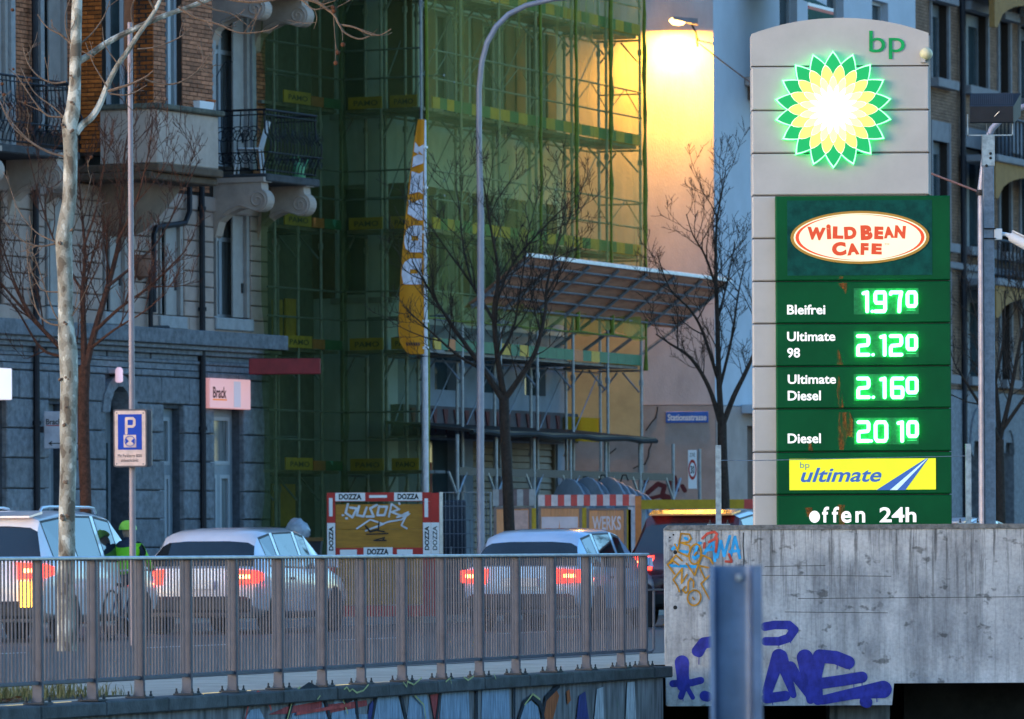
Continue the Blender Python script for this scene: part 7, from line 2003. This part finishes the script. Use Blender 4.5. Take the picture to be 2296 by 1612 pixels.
car('white_car', 'white car behind the price sign at the right', rear_at(2070, 99.0, 4.7), HD, paintm('paint_white2', (.62, .62, .66), .1), 4.7, 1.85, 1.62, 'suv')

# ================================================================== cyclist in a lime jacket
def skin(name, joints, edges, m, parent, root_i=0, sub=2, rootm=None):
    me = bpy.data.meshes.new(name); me.from_pydata([j[:3] for j in joints], edges, [])
    o = bpy.data.objects.new(name, me); col.objects.link(o); o.parent = parent
    sk = o.modifiers.new('skin', 'SKIN'); sk.use_smooth_shade = True
    for i, j in enumerate(joints):
        r = j[3] if isinstance(j[3], tuple) else (j[3], j[3]); me.skin_vertices[0].data[i].radius = r
    me.skin_vertices[0].data[root_i].use_root = True
    s = o.modifiers.new('sub', 'SUBSURF'); s.levels = s.render_levels = sub
    me.materials.append(m)
    return o
cyp = at(278, 1238, 81.5)
M_lime = mat('lime_jacket', (.22, .62, .02), .7, 0, 6, .1); M_skin_ = mat('skin_tone', (.42, .26, .19), .6); M_jean = mat('dark_trousers', (.03, .035, .06), .8)
pe = thing('person', 'cyclist in lime high visibility jacket and helmet behind the parking pole', 'person', loc=(cyp.x, cyp.y, 0.0), rz=HD)
pe.scale = (.94,) * 3
# local x forward, y left; seat height .82, body leans forward
J = [(-.10, 0, .86, (.15, .13)), (-.06, 0, 1.0, (.15, .12)), (.04, 0, 1.18, (.17, .12)), (.10, 0, 1.28, (.15, .10)), (.13, 0, 1.35, .055), (.15, 0, 1.42, .06),
     (.09, .19, 1.27, .065), (.22, .26, 1.08, .05), (.42, .25, .98, .038), (.09, -.19, 1.27, .065), (.22, -.26, 1.08, .05), (.42, -.25, .98, .038),
     (-.06, .10, .84, .095), (.24, .12, .66, .07), (.10, .12, .30, .05), (.08, .12, .14, .04), (.22, .12, .10, .035),
     (-.06, -.10, .84, .095), (.30, -.12, .78, .07), (.20, -.12, .44, .05), (.16, -.12, .30, .04), (.30, -.12, .27, .035)]
E = [(0, 1), (1, 2), (2, 3), (3, 4), (4, 5), (3, 6), (6, 7), (7, 8), (3, 9), (9, 10), (10, 11), (0, 12), (12, 13), (13, 14), (14, 15), (15, 16), (0, 17), (17, 18), (18, 19), (19, 20), (20, 21)]
body = skin('body', J, E, M_jean, pe)
jk = [(J[i][0], J[i][1], J[i][2], tuple(x * 1.12 for x in (J[i][3] if isinstance(J[i][3], tuple) else (J[i][3],) * 2))) for i in (0, 1, 2, 3, 6, 7, 8, 9, 10, 11)]
skin('jacket', jk, [(0, 1), (1, 2), (2, 3), (3, 4), (4, 5), (5, 6), (3, 7), (7, 8), (8, 9)], M_lime, pe)
M_refl = mat('reflective_tape', (.6, .62, .6), .3)
for zz, xx, r_ in ((.97, -.07, .175), (1.12, .01, .19)):
    g = MB(); ring2 = [(xx + r_ * .86 * cos(2 * pi * i / 24), r_ * sin(2 * pi * i / 24), zz + .02 * cos(2 * pi * i / 24)) for i in range(25)]; g.tube(ring2, .014, 6, False); part('reflective_strip', g, M_refl, pe, True)
hdm = MB()
rg = []
for i in range(9):
    t = i / 8; r = .085 * sin(pi * (.08 + .84 * t)) ** .6
    rg.append([(.17 + r * 1.15 * cos(2 * pi * q / 12) + (.012 if abs(q) == 0 and 2 < i < 6 else 0), r * .92 * sin(2 * pi * q / 12), 1.38 + .23 * t) for q in range(12)])
hdm.loft(rg); part('head', hdm, M_skin_, pe, True)
hm = MB(); rg = []
for i in range(7):
    t = i / 6; r = .115 * cos(t * pi / 2 * .95) + .008
    rg.append([(.16 + r * 1.25 * cos(2 * pi * q / 14), r * sin(2 * pi * q / 14), 1.51 + .13 * sin(t * pi / 2)) for q in range(14)])
hm.loft(rg); part('helmet', hm, mat('helmet_lime', (.3, .6, .05), .4), pe, True)
for s in (-1, 1):
    for k in range(4):
        fg = MB(); fg.tube([(.43, s * (.22 + .02 * k), .985), (.475, s * (.22 + .02 * k), .985), (.485, s * (.22 + .02 * k), .955), (.46, s * (.22 + .02 * k), .94)], .009, 6); part('finger', fg, M_skin_, pe, True)
    fg = MB(); fg.tube([(.43, s * .20, .98), (.455, s * .195, .955)], .01, 6); part('thumb', fg, M_skin_, pe, True)
bk = thing('bicycle', 'dark bicycle ridden by the cyclist in lime jacket', 'bicycle', loc=(cyp.x, cyp.y, 0.004), rz=HD)
bk.scale = (.94,) * 3
for x in (-.52, .52):
    wl = MB(); ring_ = [(x + .33 * cos(2 * pi * i / 28), 0, .345 + .33 * sin(2 * pi * i / 28)) for i in range(29)]; wl.tube(ring_, .016, 6, False); wo = part('wheel', wl, M_tyre, bk, True)
    for i in range(12):
        sp = MB(); sp.tube([(x, 0, .345), (x + .32 * cos(2 * pi * i / 12), 0, .345 + .32 * sin(2 * pi * i / 12))], .002, 3); part('spoke', sp, M_galv, wo)
fr_ = MB()
for a, b_ in (((-.52, .345), (-.08, .30)), ((-.08, .30), (-.20, .74)), ((-.20, .72), (.34, .78)), ((-.08, .30), (.36, .70)), ((-.52, .345), (-.19, .70)), ((.34, .86), (.42, .55)), ((.42, .55), (.52, .345))):
    fr_.tube([(a[0], 0, a[1]), (b_[0], 0, b_[1])], .016, 8)
part('frame', fr_, mat('bike_navy', (.02, .03, .06), .35), bk, True)
g = MB(); g.tube([(.42, -.28, .965), (.36, -.05, .93), (.34, 0, .87), (.36, .05, .93), (.42, .28, .965)], .012, 8); part('handlebar', g, M_trim, bk, True)
g = MB(); g.loft([[(-.32, -.07, .74), (-.32, .07, .74), (-.32, .06, .775), (-.32, -.06, .775)], [(-.1, -.03, .745), (-.1, .03, .745), (-.1, .025, .77), (-.1, -.025, .77)], [(-.04, -.015, .74), (-.04, .015, .74), (-.04, .012, .765), (-.04, -.012, .765)]]); part('saddle', g, M_trim, bk)
g = MB(); g.tube([(-.08, -.12, .22), (-.08, -.06, .30), (-.08, .06, .30), (-.08, .12, .22)], .01, 6); part('crank', g, M_galv, bk)
